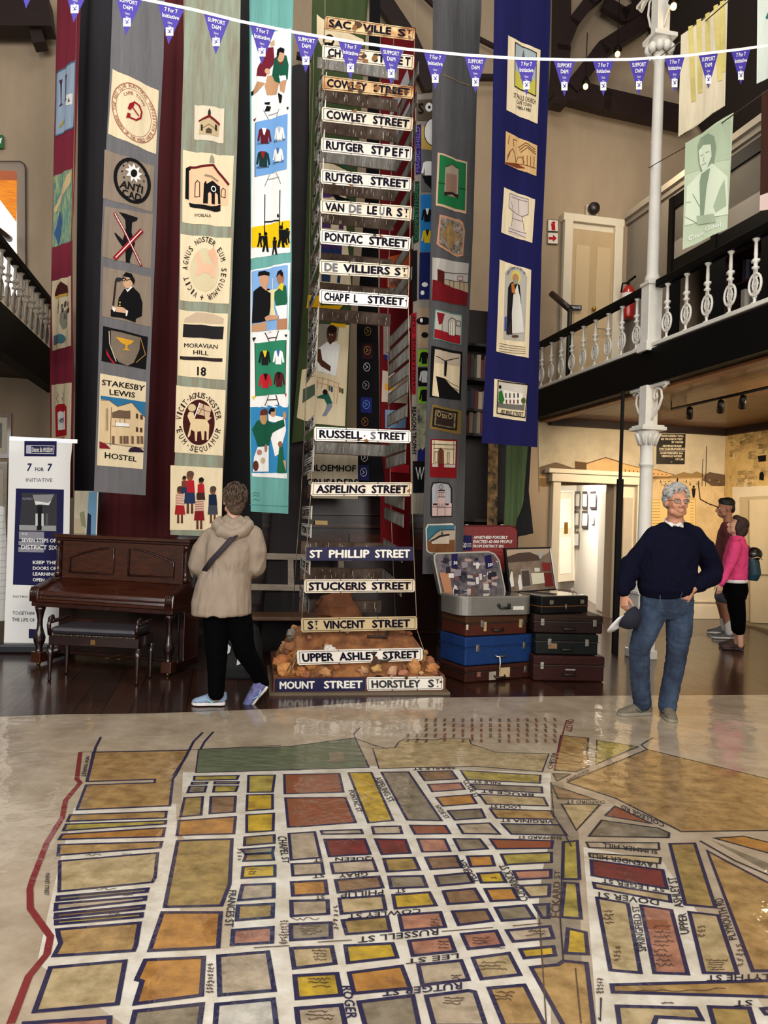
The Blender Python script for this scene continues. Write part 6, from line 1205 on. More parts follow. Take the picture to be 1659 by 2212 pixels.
for q, nm in (('470,1193 760,1199 760,1212 470,1206', 'top_rail'), ('470,1260 760,1266 760,1279 470,1273', 'middle_rail')): A.poly(q, PALE, 0); A.build(nm, pew, thick=.05)
for x in (500, 622, 731): A.poly([(x, 1206), (x + 12, 1206), (x + 13, 1264), (x, 1264)], PALE, -.005); A.build('slat', pew, thick=.03)
mb = MB(frame(V((A.p0.x, A.p0.y, 0)), ROOM)); mb.box(-.75, .7, -.42, 0, .40, .44, M('#6a4a34', .5)); mb.build('seat', pew, bevel=.008)
for x in (-.7, .62):
    for y in (-.38, -.06): mb = MB(frame(V((A.p0.x, A.p0.y, 0)), ROOM)); mb.box(x, x + .06, y, y + .06, 0, .40 if y < -.2 else .78, PALE); mb.build('leg', pew)
bk = thing('bookcase', 'tall dark bookcase between the grey and the blue banner', 'bookcase', V((P(1040, 900, 8.9).x, P(1040, 900, 8.9).y, 0)))
BKF = frame(world_loc(bk), ROOM)
def kb(name, *b): mb = MB(BKF); mb.box(*b, M('#1f0e0c', .45, ns=4, na=.4)); return mb.build(name, bk)
kb('back', -.34, .5, .3, .33, 0, 4.0); kb('side', -.34, -.31, 0, .3, 0, 4.0); kb('side', .47, .5, 0, .3, 0, 4.0)
zs = [P(1030, y, 8.85).z for y in (740, 815, 882, 935)]
for z in zs + [.9, 1.5]: kb('shelf', -.31, .47, 0, .3, z - .03, z)
rnd = random.Random(9)
for zi, z in enumerate(zs[1:4]):
    x = -.27
    for k in range(9):
        t = rnd.uniform(.03, .05); h = rnd.uniform(.2, .28); x += t + .004
        mb = MB(BKF); mb.box(x - t, x, .03, .24, z, z + h, M(rnd.choice(['#5a2420', '#8a7a66', '#3a3a44', '#a89a84', '#6a3a2a', '#4a4a40', '#c8c0b0']), .6))
        tag(mb.build('book'), 'old book standing on the dark bookcase shelf, %s row down' % ['top', 'middle', 'lowest'][zi], 'book', 'books on the dark bookcase')
mb = MB(BKF); mb.box(-.31, .47, 0, .3, .0, 1.4, M('#180a0a', .4)); kbx = mb.build('cupboard', bk)
# ------------------------------------------------------------------ suitcases
def case_frame(px, py, yaw, z=0.0): return frame(PF(px, py, z), math.radians(yaw))
STEEL = M('#a8a49a', .3, .9); 
def suitcase(label, T, w, d, h, col, col2=None, latches=(.2, .8), stickers=(), lidz=.62, handle=True, edge=None, group='old suitcases stacked beside the sign tower', rnd_=.015, hm=None):
    o = thing('suitcase', label, 'suitcase', T.translation, group); o['category'] = 'suitcase'
    m1 = M(col, .6, ns=5, na=.35, bump=.2, bs=40, spec=.2); m2 = M(col2 or col, .6, ns=5, na=.35, bump=.2, bs=40, spec=.2)
    mb = MB(T); mb.box(0, w, 0, d, .004, h * lidz, m1); mb.build('body', o, bevel=rnd_, seg=3)
    mb = MB(T); mb.box(-.004, w + .004, -.004, d + .004, h * lidz + .002, h - .002, m2); mb.build('lid', o, bevel=rnd_, seg=3)
    mb = MB(T); 
    for z in (h * lidz,): mb.box(-.006, w + .006, -.006, d + .006, z - .004, z + .006, edge or M('#2a211c', .5))
    mb.build('rim', o)
    for u in latches: mb = MB(T); mb.box(w * u - .017, w * u + .017, -.012, 0, h * lidz - .035, h * lidz + .03, STEEL); mb.box(w * u - .012, w * u + .012, -.018, -.01, h * lidz - .01, h * lidz + .02, STEEL); mb.build('latch', o, bevel=.003)
    if handle:
        z = h * lidz * .55; mb = MB(T); mb.tube([(w * .5 - .06, -.004, z), (w * .5 - .05, -.035, z - .012), (w * .5 + .05, -.035, z - .012), (w * .5 + .06, -.004, z)], .009, 8, hm or M('#1a1512', .5)); mb.build('handle', o)
    for (u, v, su, sv, c) in stickers: mb = MB(T); mb.box(w * u, w * (u + su), -.007, -.001, h * v, h * (v + sv), M(c, .7, ns=14, na=.4)); lab(mb.build('label', o), 'paper label')
    return o
Y1 = 28
b1 = PF(1004, 1477)
hz = lambda y, px=1004: P(px, y, b1.y).z
T1_ = lambda z, dx=0.0, dy=0.0, yaw=Y1: frame(V((b1.x, b1.y, z)), math.radians(yaw)) @ Matrix.Translation((dx, dy, 0))
h1, h2, h3, h4 = hz(1441), hz(1377), hz(1331), hz(1291)
suitcase('brown bottom suitcase of the left stack with torn paper labels', T1_(0), .76, .44, h1, '#3a1a12', latches=(.9,), stickers=((.5, .2, .16, .6, '#c8ae84'), (.17, .35, .05, .3, '#8a5a4a'), (.35, .1, .1, .5, '#a89a8a')))
suitcase('bright blue metal suitcase in the left stack', T1_(h1, .0, .01), .77, .43, h2 - h1, '#173568', latches=(.17, .87), edge=M('#16305e', .4), hm=STEEL)
suitcase('rusty brown suitcase with luggage tags, above the blue one', T1_(h2, .0, .01), .70, .42, h3 - h2, '#4c2218', '#4a2e1c', latches=(.25, .92), stickers=((.28, .25, .04, .45, '#b8a070'), (.86, .35, .05, .4, '#b8a070'), (.0, .35, .03, .25, '#c8bca4')))
# tag string
mb = MB(T1_(h1, .0, .01)); mb.tube([(.36, -.04, .08), (.365, -.045, .03), (.36, -.045, -.03)], .006, 6, M('#d8d4ca', .6)); tag(mb.build('luggage_string'), 'white string hanging from the handle of the blue suitcase', 'string')
# open silver case
TS = T1_(h3, -.08, -.02, Y1 - 4); sw, sd, sh = .80, .46, h4 - h3
sc_ = thing('open_suitcase', 'open silver display suitcase with a collage lid, top of the left stack', 'suitcase', TS.translation, 'old suitcases stacked beside the sign tower')
SILV = M('#8d8a84', .42, .55, ns=4, na=.35, bump=.08, bs=30)
def rrect(w, d, r, n=6):
    o = []
    for cx, cy, a0 in ((w - r, r, -90), (w - r, d - r, 0), (r, d - r, 90), (r, r, 180)):
        for k in range(n + 1): a = math.radians(a0 + 90 * k / n); o.append((cx + r * math.cos(a), cy + r * math.sin(a)))
    return o
mb = MB(TS); mb.prism([(x, y, .003) for x, y in rrect(sw, sd, .11)], (0, 0, sh - .006), SILV); mb.build('body', sc_, bevel=.006)
mb = MB(TS); mb.prism([(x, y, sh - .003) for x, y in rrect(sw, sd, .11)], (0, 0, .012), M('#b8b2a6', .25, .6)); mb.build('rim', sc_)
mb = MB(TS); mb.prism([(.02 + x, .02 + y, sh + .009) for x, y in rrect(sw - .04, sd - .04, .1)], (0, 0, .004), M('#6a6258', .06, ns=4, na=.5, coat=1)); lab(mb.build('glass_top', sc_), 'shiny glass top over the contents')
mb = MB(TS); mb.tube([(sw * .5, -.006, sh * .55), (sw * .51, -.035, sh * .45), (sw * .63, -.035, sh * .45), (sw * .64, -.006, sh * .55)], .012, 8, M('#0e0c0c', .4))
for u in (.5, .64): mb.ball((sw * u, -.006, sh * .58), .018, M('#0e0c0c', .4), n=8, m=6)
mb.build('handle', sc_)
mb = MB(TS); mb.box(sw * .7, sw * .85, -.006, 0, sh * .3, sh * .5, M('#d8d4c8', .6)); mb.build('label', sc_)
A = vplane(955, 1285, (TS @ V((0, sd, 0))).y, Y1 - 6); A.fr = L4
lid = [(160, 770), (600, 757), (650, 775), (690, 830), (742, 1090), (715, 1128), (240, 1150), (200, 1120), (140, 830), (140, 790)]
A.poly(lid, SILV, .02); A.build('lid', sc_, thick=.07)
A.line(lid, 3.2, M('#cfc9bb', .35, .5), .03, True); A.poly([(164, 782), (598, 770), (640, 786), (675, 835), (720, 1085), (705, 1112), (245, 1134), (215, 1108), (158, 830)], M('#403c42', .4, ns=12, na=1, col2='#7c7274', coat=.3), .022)
rnd = random.Random(21)
A.text('HORSTLEY', '195,828 360,832 360,852 195,848', BLK, .034)
for k in range(60):
    x, y = rnd.uniform(190, 640), rnd.uniform(795, 1085); w, h = rnd.uniform(18, 70), rnd.uniform(14, 60); t = rnd.uniform(-14, 14)
    A.poly([(x, y), (x + w, y + t), (x + w - t * .5, y + h + t), (x - t * .5, y + h)], flat(rnd.choice(['#c8bcb4', '#8a8088', '#2a2630', '#5a5060', '#a88a80', '#d8d0cc', '#6a4a48', '#3a3a46', '#b8a8a0'])), .025 + k * .0002)
A.poly('180,930 270,935 290,1105 225,1110', flat('#b07a5a'), .0325)
for q in ('285,775 335,770 335,900 282,895', '565,790 620,780 630,890 575,905'): A.poly(q, flat('#201c4a'), .036)
A.text('50', '300,835 332,835 332,865 300,865', WHT, .038, .03); A.text('50', '590,855 622,850 624,880 592,884', WHT, .038, .03)
lab(A.build('lid_collage', sc_), 'collage of photographs inside the lid')
# right stack
b2 = PF(1146, 1473); 
T2_ = lambda z, dx=0.0, dy=0.0, yaw=4: frame(V((b2.x, b2.y, z)), math.radians(yaw)) @ Matrix.Translation((dx, dy, 0))
hz2 = lambda y: P(1230, y, b2.y).z
k1, k2, k3, k4 = hz2(1419), hz2(1372), hz2(1331), hz2(1292)
G2 = 'old suitcases stacked beside the sign tower'
suitcase('wide red-brown bottom suitcase of the right stack', T2_(0, .03, .03), .68, .42, k1, '#341410', latches=(.12,), stickers=((.45, .45, .14, .05, '#a8a49a'),))
suitcase('dark green-black suitcase with metal clasps in the right stack', T2_(k1, .05, .05), .60, .38, k2 - k1, '#121614', latches=(.22, .82), stickers=((.2, .3, .14, .25, '#8a6a4a'),))
suitcase('dark brown leather suitcase below the open black case', T2_(k2, .03, .05), .66, .38, k3 - k2, '#261510', '#2c1c12', latches=(.12, .88))
TB_ = T2_(k3, .10, .0, 26); bw2, bd2, bh = .56, .40, k4 - k3
bc = thing('open_suitcase', 'open black display suitcase with photographs in its lid, top of the right stack', 'suitcase', TB_.translation, G2)
BLKL = M('#0e0d0f', .5, ns=6, na=.3, spec=.25)
mb = MB(TB_); mb.box(0, bw2, 0, bd2, .003, bh, BLKL); mb.build('body', bc, bevel=.012, seg=3)
mb = MB(TB_); mb.box(-.002, bw2 + .002, -.002, bd2 + .002, bh * .42, bh * .46, M('#7a4a20', .5)); mb.build('rim', bc)
mb = MB(TB_); mb.box(.02, bw2 - .02, .02, bd2 - .02, bh, bh + .006, M('#a8a094', .06, ns=3, na=.5, coat=1)); lab(mb.build('glass_top', bc), 'shiny glass top')
for u in (.2, .86): mb = MB(TB_); mb.box(bw2 * u - .022, bw2 * u + .022, -.01, 0, bh * .55, bh * .8, STEEL); mb.build('latch', bc, bevel=.004)
mb = MB(TB_); mb.tube([(bw2 * .5, -.01, bh * .55), (bw2 * .5, -.012, bh * .2)], .006, 6, STEEL); mb.build('key', bc)
A = vplane(1100, 1278, (TB_ @ V((0, bd2, 0))).y, 14); A.fr = L4
A.poly('752,728 1142,718 1200,1085 792,1112', BLKL, .0); A.build('lid', bc, thick=.05)
A.poly('765,740 1128,730 1180,1072 806,1098', M('#5a4636', .4, ns=4, na=1, col2='#8a7662', coat=.4), .004); A.poly('765,740 1128,730 1132,760 1060,800 900,770 770,800', flat('#a8937c'), .006); A.poly('770,800 860,770 960,760 1035,790 1050,830 775,850', flat('#4a3a30'), .008)
A.line('1136,728 1188,1075', 3, M('#d8d4cc', .4), .012)
for q, c in (('880,908 960,902 980,1060 895,1068', '#8a8078'), ('890,920 952,915 968,1045 902,1052', '#4a4038'), ('972,940 1080,935 1090,1025 985,1034', '#cfc6ac'), ('1065,850 1135,850 1142,915 1075,920', '#7a2a28'), ('1082,940 1145,935 1165,1050 1095,1055', '#6a2420'), ('1030,755 1075,755 1062,815 1042,815', '#9a9890'), ('1000,895 1045,895 1050,925 1005,930', '#c8c0b4')): A.poly(q, flat(c), .010 + (c < '#8') * .002)
for x, y in ((800, 960), (870, 985)): A.poly([(x - 12, y + 30), (x, y - 35), (x + 14, y - 30), (x + 28, y + 90), (x + 2, y + 100)], flat('#d8d0c4'), .014); A.oval(x + 4, y - 45, 9, 12, flat('#6a5a4c'), .015)
lab(A.build('lid_photographs', bc), 'brown photographs inside the lid')
# red suitcase with the notice, on a dark plinth
A = vplane(1050, 1180, 8.0, 12); A.fr = L4
zr = P(1050, 1232, 8.0).z; q = P(1050, 1232, 8.0)
mb = MB(frame(V((q.x, q.y, 0)), ROOM)); mb.box(-.42, .40, -.02, .3, 0, zr - .01, MAHD); tag(mb.build('display_plinth', bevel=.01), 'dark plinth behind the suitcases carrying the red case', 'plinth')
rs = thing('red_suitcase', 'red suitcase standing upright with white words APARTHEID FORCIBLY EVICTED', 'suitcase', V((q.x, q.y, zr)))
A.poly('335,540 355,532 800,532 845,545 858,575 850,905 320,905 318,590', M('#7c1512', .5, ns=4, na=.3, bump=.1, bs=30, coat=.2), .0); A.build('body', rs, thick=.14)
A.line('335,545 355,538 800,538 842,550 853,578', 1.6, flat('#4a0c0c'), .006); A.build('piping', rs)
LT = flat('#e8e4dc')
A.text('APARTHEID FORCIBLY', '487,622 778,622 774,647 484,647', LT, .005, .035); A.text('EVICTED 60 000 PEOPLE', '484,658 816,658 812,684 481,686', LT, .005, .035); A.text('FROM DISTRICT SIX.', '480,697 748,699 744,722 477,722', LT, .005, .035)
A.text('DISPLACED FAMILIES FROM ALL', '476,738 745,740 741,756 474,754', flat('#b84a44'), .005, .02); A.text('OVER THE CITY', '520,770 742,774 740,788 520,785', flat('#b84a44'), .005, .02)
A.poly('390,618 470,618 470,745 382,745', NV, .004); A.text('50', '387,680 425,680 422,725 385,725', LT, .006, .02); A.line('430,690 465,690', .8, LT, .006); A.line('430,702 465,702', .8, LT, .006); A.line('430,714 465,714', .8, LT, .006)
lab(A.build('lettering', rs), 'white lettering and a blue 50 label')
mb = MB(); 
for px in (1008, 1085): c = P(px, 1134, 8.05); mb.ball(c, (.03, .02, .012), STEEL, n=8, m=6)
mb.build('clasps', rs); A.fr = F0
# ------------------------------------------------------------------ mural, papers and signs under the right gallery
A = Art(R(0, 11.19), -RN); A.fr = L5
mu = thing('wall_mural', 'sepia mural of a township road on the wall under the gallery', 'mural', A.p0 + A.s * A.st((1000, 700))[0])
SKY = M('#bdb096', .85, ns=2.5, na=1, col2='#a99c84'); GOLD = M('#b59464', .85, ns=4, na=1, col2='#9a7448', stretch=(1, 1, 3)); GOLD2 = M('#cfb283', .85, ns=5, na=.4)
A.poly('70,118 1352,130 1345,1015 715,1015 715,530 130,525 75,530', SKY, .003)
A.poly('75,470 400,520 715,560 850,545 1345,520 1345,1015 715,1015 715,530 130,522 78,640', GOLD, .005)
A.poly('1345,540 1080,552 880,555 800,640 800,1000 1345,1000', GOLD2, .0055)
A.poly('320,430 400,440 400,515 320,515', flat('#5a4430'), .007); A.poly('400,445 530,408 632,440 632,520 400,518', M('#c4a06e', .8, ns=4, na=.3), .008); A.line('395,448 530,406 640,440', 2, flat('#5a3f28'), .010)
A.poly('632,442 740,470 880,490 1000,525 960,535 632,525', M('#c9a068', .8), .007); A.line('632,442 740,470 880,490 1000,525', 1.3, flat('#6a4a30'), .010)
for x in range(660, 960, 28): A.poly([(x, 486 + (x - 660) * .12), (x + 7, 487 + (x - 660) * .12), (x + 7, 512 + (x - 660) * .05), (x, 512 + (x - 660) * .05)], flat('#6a4f30'), .010)
A.poly('1000,525 1060,505 1120,515 1150,500 1200,520 1345,540 1000,545', flat('#8a7048'), .007); A.poly('1210,520 1240,505 1345,525 1345,600 1260,600 1190,560', flat('#5a4838'), .009); A.poly('180,440 200,440 320,480 320,515 80,520 80,470', flat('#6a5a48'), .007)
A.poly('80,545 715,560 715,590 80,600', flat('#7a5f3e'), .0075)
for x in (1193, 1218): A.line([(x, 415 if x < 1200 else 328), (x - 6, 600)], 1.4, flat('#2f261f'), .010)
A.line('1160,570 1175,690 1230,720 1300,745', 2.2, flat('#2a2018'), .010)
for x, y, h in ((1130, 680, 85), (1020, 575, 32), (1080, 580, 22), (1105, 590, 16), (905, 580, 20), (1170, 590, 14)): A.oval(x, y - h * .88, h * .1, h * .11, flat('#1f1814'), .012, 8); A.poly([(x - h * .16, y - h * .76), (x + h * .16, y - h * .76), (x + h * .12, y - h * .3), (x + h * .06, y), (x - h * .06, y), (x - h * .12, y - h * .3)], flat('#1f1814'), .012)
rnd = random.Random(5)
for k in range(60): x, y = rnd.uniform(720, 1330), rnd.uniform(550, 600); A.poly([(x, y), (x + rnd.uniform(4, 20), y + 2), (x + 6, y + rnd.uniform(4, 10))], flat(rnd.choice(['#5a4430', '#8a6a40', '#3a2c20', '#d8b070'])), .009)
A.build('painting', mu); 
A.poly('820,695 1140,690 1140,880 820,885', M('#d8b878', .7), .016); A.line('820,695 1140,690 1140,880 820,885', 1.4, M('#b08a4a', .6), .018, True)
for k in range(8): A.line([(835, 715 + k * 20), (900, 714 + k * 20)], 1.2, flat('#a8813f'), .018); A.line([(1105, 712 + k * 20), (1130, 712 + k * 20)], 1.2, flat('#a8813f'), .018)
tag(A.build('text_panel', thick=.012), 'pale printed panel on the mural behind the man in the navy jumper', 'panel')
ns_ = thing('notice_board', 'black notice board ADMINISTRATION OF COLOURED AFFAIRS on the mural', 'notice', hitp(A.p0, A.n, 1447, 1003))
A.poly('882,176 1072,178 1064,452 876,449', M('#14110f', .4, coat=.3), .03); A.build('board', ns_, thick=.03)
NW = flat('#d8cdb0')
for t, x0, x1, y in (('ADMINISTRATION', 905, 1046, 210), ('OF COLOURED AFFAIRS', 890, 1066, 230), ('TRESPASSERS WILL', 896, 1058, 260), ('BE PROSECUTED', 903, 1050, 282), ('BY ORDER', 975, 1055, 302), ('ADMINISTRASIE', 912, 1042, 328), ('VAN KLEURLINGSAKE', 888, 1064, 348), ('OORTREDERS SAL', 897, 1054, 377), ('VERVOLG WORD', 905, 1045, 398), ('OP LAS', 1000, 1055, 419)): A.text(t, [(x0, y - 8), (x1, y - 7), (x1 - 1, y + 7), (x0 - 1, y + 6)], NW, .034, .03)
A.line('890,243 1066,245', 1, NW, .034); A.line('888,362 1062,363', 1, NW, .034); A.oval(972, 437, 7, 7, flat('#6a6258'), .034)
A.build('lettering', ns_)
mb = MB(RM); c = onA(1564, 912, 11.0); mb.ball((7.9, 10.98, c[1]), (.06, .06, .07), M('#d8c8b4', .4)); mb.box(7.86, 8.05, 11.0, 11.18, c[1] - .03, c[1] + .06, M('#d8c8b4', .4)); tag(mb.build('motion_sensor'), 'small white sensor in the corner above the mural', 'sensor')
# newspaper-covered side wall and its doorway
A = Art(R(8.07, 0), -RE); pw_ = thing('papered_wall_panel', 'side wall covering of yellowed newspaper cuttings', 'cuttings', hitp(A.p0, A.n, 1610, 1040))
A.poly('1566,886 1659,872 1760,858 1760,1345 1659,1345 1566,1335', M('#c9ad72', .8, ns=6, na=1, col2='#b5955a'), .002); A.build('backing_paper', pw_)
rnd = random.Random(31)
for k in range(46):
    x, y = rnd.uniform(1569, 1650), rnd.uniform(885, 1050); w, h = rnd.uniform(8, 22), rnd.uniform(6, 20); sl = -.13 * (1 - (y - 880) / 240)
    A.poly([(x, y), (x + w, y + w * sl), (x + w, y + h + w * sl), (x, y + h)], M(rnd.choice(['#cdb480', '#b59a66', '#bfa36c', '#a88d5c', '#d2bc8a']), .8), .003 + k * .0001)
    for j in range(int(h / 3)): A.line([(x + 1, y + 2 + j * 3), (x + w * rnd.uniform(.5, .95), y + 2 + j * 3 + w * sl)], .7, flat('#6a5636'), .009)
A.text("DISTRICT 6", '1628,922 1659,918 1659,930 1628,934', flat('#4a3a24'), .0095)
A.poly('1638,985 1656,983 1656,996 1640,998', BLK, .01); A.poly('1642,1022 1648,1018 1652,1026 1651,1038 1641,1036', BLK, .01)
A.build('cuttings', pw_)
A.poly('1583,1052 1640,1050 1760,1042 1760,1345 1588,1342', CREAM, .01); A.poly('1600,1074 1760,1066 1760,1345 1602,1340', M('#b9a888', .6), .02); A.poly('1622,1080 1760,1074 1760,1350 1624,1345', M('#d6c6a6', .5, ns=2, na=.15), .03); A.line('1622,1080 1624,1345', 2, M('#9a8868', .6), .04); A.line('1600,1240 1760,1246', 1.4, flat('#3a2a1c'), .045)
struct(A.build('door_5', thick=.05), 'pale panelled doorway in the side wall')
# notices in the passage
nd = (c1 - c0); nd.z = 0; nn = V((nd.y, -nd.x, 0)).normalized(); nn = nn if nn.dot(EYE - c0) > 0 else -nn
A = Art(c0 + nn * .012, nn)
for i, (q, l) in enumerate((('1244,1064 1254,1064 1253,1096 1243,1096', 'framed white notice, left of the top three in the passage'), ('1260,1064 1270,1064 1269,1097 1259,1096', 'framed white notice, middle of the top three in the passage'), ('1277,1064 1289,1063 1288,1097 1276,1097', 'framed white notice, right of the top three in the passage'), ('1242,1106 1252,1106 1251,1137 1241,1137', 'framed white notice, left in the second row in the passage'), ('1259,1106 1271,1106 1270,1138 1258,1138', 'framed white notice, right in the second row in the passage'), ('1241,1150 1252,1150 1251,1181 1240,1181', 'framed white notice, lowest one in the passage'))):
    o = thing('framed_notice', l, 'notice', hitp(A.p0, A.n, *nums(q)[3]), 'framed notices on the passage wall')
    A.poly(q, M('#f2efe8', .4), .01); A.build('sheet', o); A.line(q, 1.4, M('#2a2024', .5), .014, True); A.build('frame', o)
A.poly('1278,1112 1284,1112 1284,1132 1278,1132', M('#e8dcc8', .5), .01); tag(A.build('paper_note'), 'small unframed paper beside the framed notices', 'paper')
# white iron column
C_r, C_a = R(4.69, 7.88).dot(RE), 7.88
ci = thing('iron_column', 'white cast iron column with scrolled brackets carrying the gallery', 'column', R(C_r, C_a))
def cb(name, f, bevel=0, par=ci): mb = MB(RM @ Matrix.Translation((C_r, C_a, 0))); mb.mat = WHITEIRON; f(mb); return mb.build(name, par, bevel=bevel)
cb('plinth', lambda m: (m.box(-.11, .11, -.11, .11, 0, .72), m.box(-.13, .13, -.13, .13, .72, .76), m.box(-.13, .13, -.13, .13, 0, .1)), .008)
cb('shaft', lambda m: m.lathe((0, 0, .76), [(0, .1), (.03, .1), (.06, .078), (1.36, .07), (1.4, .07), (1.41, .085), (1.43, .085), (1.44, .072), (1.6, .072), (1.66, .085), (1.7, .1), (1.74, .12), (1.8, .125)], 20))
cp = cb('capital', lambda m: (m.box(-.15, .15, -.15, .15, 2.56, 2.6), m.box(-.13, .13, -.13, .13, 2.6, 2.62), m.box(-.075, .075, -.075, .075, 2.62, 3.07)), .006)
for k in range(10): cb('leaf', lambda m: m.tube([(.085 * math.cos(k * .628), .085 * math.sin(k * .628), 2.4), (.11 * math.cos(k * .628), .11 * math.sin(k * .628), 2.48), (.14 * math.cos(k * .628), .14 * math.sin(k * .628), 2.53)], [.02, .022, .012], 6), 0, cp)
def scroll(m, sgn, z0, z1, reach, ax='a'):
    C = lambda u, z: (0, u * sgn, z) if ax == 'a' else (u * sgn, 0, z)
    H_ = z1 - z0
    m.box(*((-.03, .03, min(.06 * sgn, reach * sgn), max(.06 * sgn, reach * sgn), z1 - .035, z1) if ax == 'a' else (min(.06 * sgn, reach * sgn), max(.06 * sgn, reach * sgn), -.03, .03, z1 - .035, z1)))
    m.tube([C(.07, z0), C(.1, z0 + H_ * .1), C(.21, z0 + H_ * .3), C(.27, z0 + H_ * .58), C(.25, z0 + H_ * .8), C(.17, z0 + H_ * .88), C(.12, z0 + H_ * .8), C(.11, z0 + H_ * .65), C(.14, z0 + H_ * .55), C(.18, z0 + H_ * .62), C(.17, z0 + H_ * .72), C(.15, z0 + H_ * .7)], .014, 8)
    m.tube([C(.2, z0 + H_ * .9), C(.27, z0 + H_ * .95), C(reach * .85, z0 + H_ * .82), C(reach, z1 - .02)], .016, 8)
for sg in (-1, 1): cb('bracket', lambda m: scroll(m, sg, 2.68, 3.07, .36))
cb('pedestal', lambda m: (m.box(-.085, .085, -.085, .085, 3.45, 4.2), m.box(-.11, .11, -.11, .11, 3.45, 3.56), m.box(-.1, .1, -.1, .1, 4.2, 4.24)), .008)
cb('upper_shaft', lambda m: m.lathe((0, 0, 4.24), [(0, .085), (.05, .085), (.1, .066), (2.5, .058), (2.52, .075), (2.56, .075), (2.58, .062), (2.65, .08), (2.74, .12)], 18))
uc = cb('upper_capital', lambda m: (m.box(-.14, .14, -.14, .14, 6.98, 7.03), m.box(-.075, .075, -.075, .075, 7.03, 7.75)), .006)
for k in range(9): cb('leaf', lambda m: m.ball((.12 * math.cos(k * .698), .12 * math.sin(k * .698), 6.88), (.05, .05, .06), n=8, m=6), 0, uc)
for sg in (-1, 1): cb('upper_bracket', lambda m: scroll(m, sg, 7.1, 7.7, .5))
rail_run(4.69, 11.08, 8.02, .318, 'gallery railing left of the white column with ornate iron balusters', 3.49, .74)
rail_run(4.69, 7.74, 4.2, .335, 'gallery railing right of the white column with ornate iron balusters', 3.49, .74)
# thin black post
mb = MB(); b = PF(1328, 1412); 
for z0, z1, r in ((0, 2.02, .032), (2.02, 3.04, .017)): mb.box(b.x - r, b.x + r, b.y - r, b.y + r, z0, z1, M('#0b0807', .6, spec=.12))
tag(mb.build('post', bevel=.004), 'slim black post left of the white column', 'post')
# track lights
tr = thing('track_light', 'black track with three spotlights under the right gallery', 'spotlight', P(1550, 868, 9.2))
t0_, t1_ = P(1450, 882, 9.9), P(1665, 850, 8.1); t0_.z = t1_.z = 3.0
mb = MB(); mb.tube([t0_, t1_], .018, 4, M('#141110', .5)); mb.tube([t0_, V((t0_.x, t0_.y, 3.1))], .008, 6, M('#141110', .5)); mb.tube([t1_, V((t1_.x, t1_.y, 3.1))], .008, 6, M('#141110', .5)); mb.build('track', tr)
for u in (.22, .55, .76):
    c = t0_.lerp(t1_, u); sp = MB(); dr_ = V((.35, .9, -.8)).normalized(); sp.tube([c, c - V((0, 0, .06))], .01, 6, M('#141110', .5)); sp.tube([c - V((0, 0, .08)) - dr_ * .05, c - V((0, 0, .08)) + dr_ * .1], [.035, .045], 12, M('#141110', .4)); so = sp.build('spot_head', tr)
    l2 = MB(); l2.tube([c - V((0, 0, .08)) + dr_ * .095, c - V((0, 0, .08)) + dr_ * .102], .036, 12, M('#ffd9a0', .5, em=6)); l2.build('lamp_glass', so)
# ------------------------------------------------------------------ upper gallery: banners, signs, extinguisher, lamps
def hang(label, outline, mat, d, yaw, name='banner'):
    pts = nums(outline); m = area_mid(pts); A = vplane(m[0], m[1], d, yaw, wave=waves(.012, .3), step=.06); o = thing(name, label, 'banner', A.p0, 'cloth banners in front of the right gallery')
    A.poly(outline, mat, 0); A.build('cloth', o, thick=.004); A.fr = K4; return A, o
PY = -38
A, o = hang('pale yellow draped cloth banner hanging from the wire at upper right', '1472,78 1570,0 1572,0 1566,228 1466,297', cloth('#cfc2a6', .3), 7.0, PY)
for l in ('1125,180 1145,700', '1180,130 1190,640', '1240,90 1250,600', '1300,40 1330,560', '1345,10 1350,500'): A.line(l, 9, M('#c9b86a', .9, ns=4, na=.5), .004)
lab(A.build('yellow_stripes', o), 'faded yellow stripes')
A, o = hang('pale green portrait banner lettered Cissie Gool', '1481,310 1584,242 1571,494 1475,540', M('#b3bfa4', .9, ns=5, na=.15, spec=.15), 6.9, PY)
DGN = flat('#7d8c74'); LGN = flat('#c6d0b8'); MGN = flat('#98a68c')
A.poly('1090,1000 1400,800 1395,1100 1300,1120 1085,1210', flat('#a4b196'), .002)
A.poly('1170,1010 1190,950 1245,920 1290,945 1305,1020 1290,1130 1255,1150 1220,1190 1190,1180 1175,1110', DGN, .004); A.poly('1180,1040 1210,1000 1265,1000 1272,1080 1240,1160 1205,1180 1188,1130', LGN, .006)
for l, w in (('1190,1075 1212,1065', 1.6), ('1230,1055 1255,1048', 1.6), ('1218,1080 1212,1110 1222,1112', 1), ('1200,1140 1235,1125', 1.6)): A.line(l, w, DGN, .008)
A.poly('1190,1190 1240,1160 1275,1130 1380,1220 1385,1480 1290,1500 1085,1560 1100,1290', LGN, .005); A.poly('1195,1200 1245,1170 1262,1165 1235,1300 1215,1500 1190,1510 1185,1260', DGN, .007); A.poly('1330,1300 1360,1240 1372,1420 1300,1470 1285,1430', MGN, .008); A.poly('1165,1490 1290,1480 1300,1540 1170,1550', MGN, .009); A.line('1140,1340 1195,1440', 1.2, DGN, .009); A.line('1095,1400 1130,1395', 1.2, DGN, .009); A.line('1090,1500 1170,1540', 1.2, DGN, .009)
lab(A.build('portrait', o), 'printed portrait of a person in a pale suit')
A.text('Cissie', '1112,1632 1215,1590 1215,1622 1112,1664', WHT, .012, .0); A.text('Gool', '1228,1570 1335,1535 1335,1568 1228,1600', WHT, .012, .0); A.build('lettering', o)
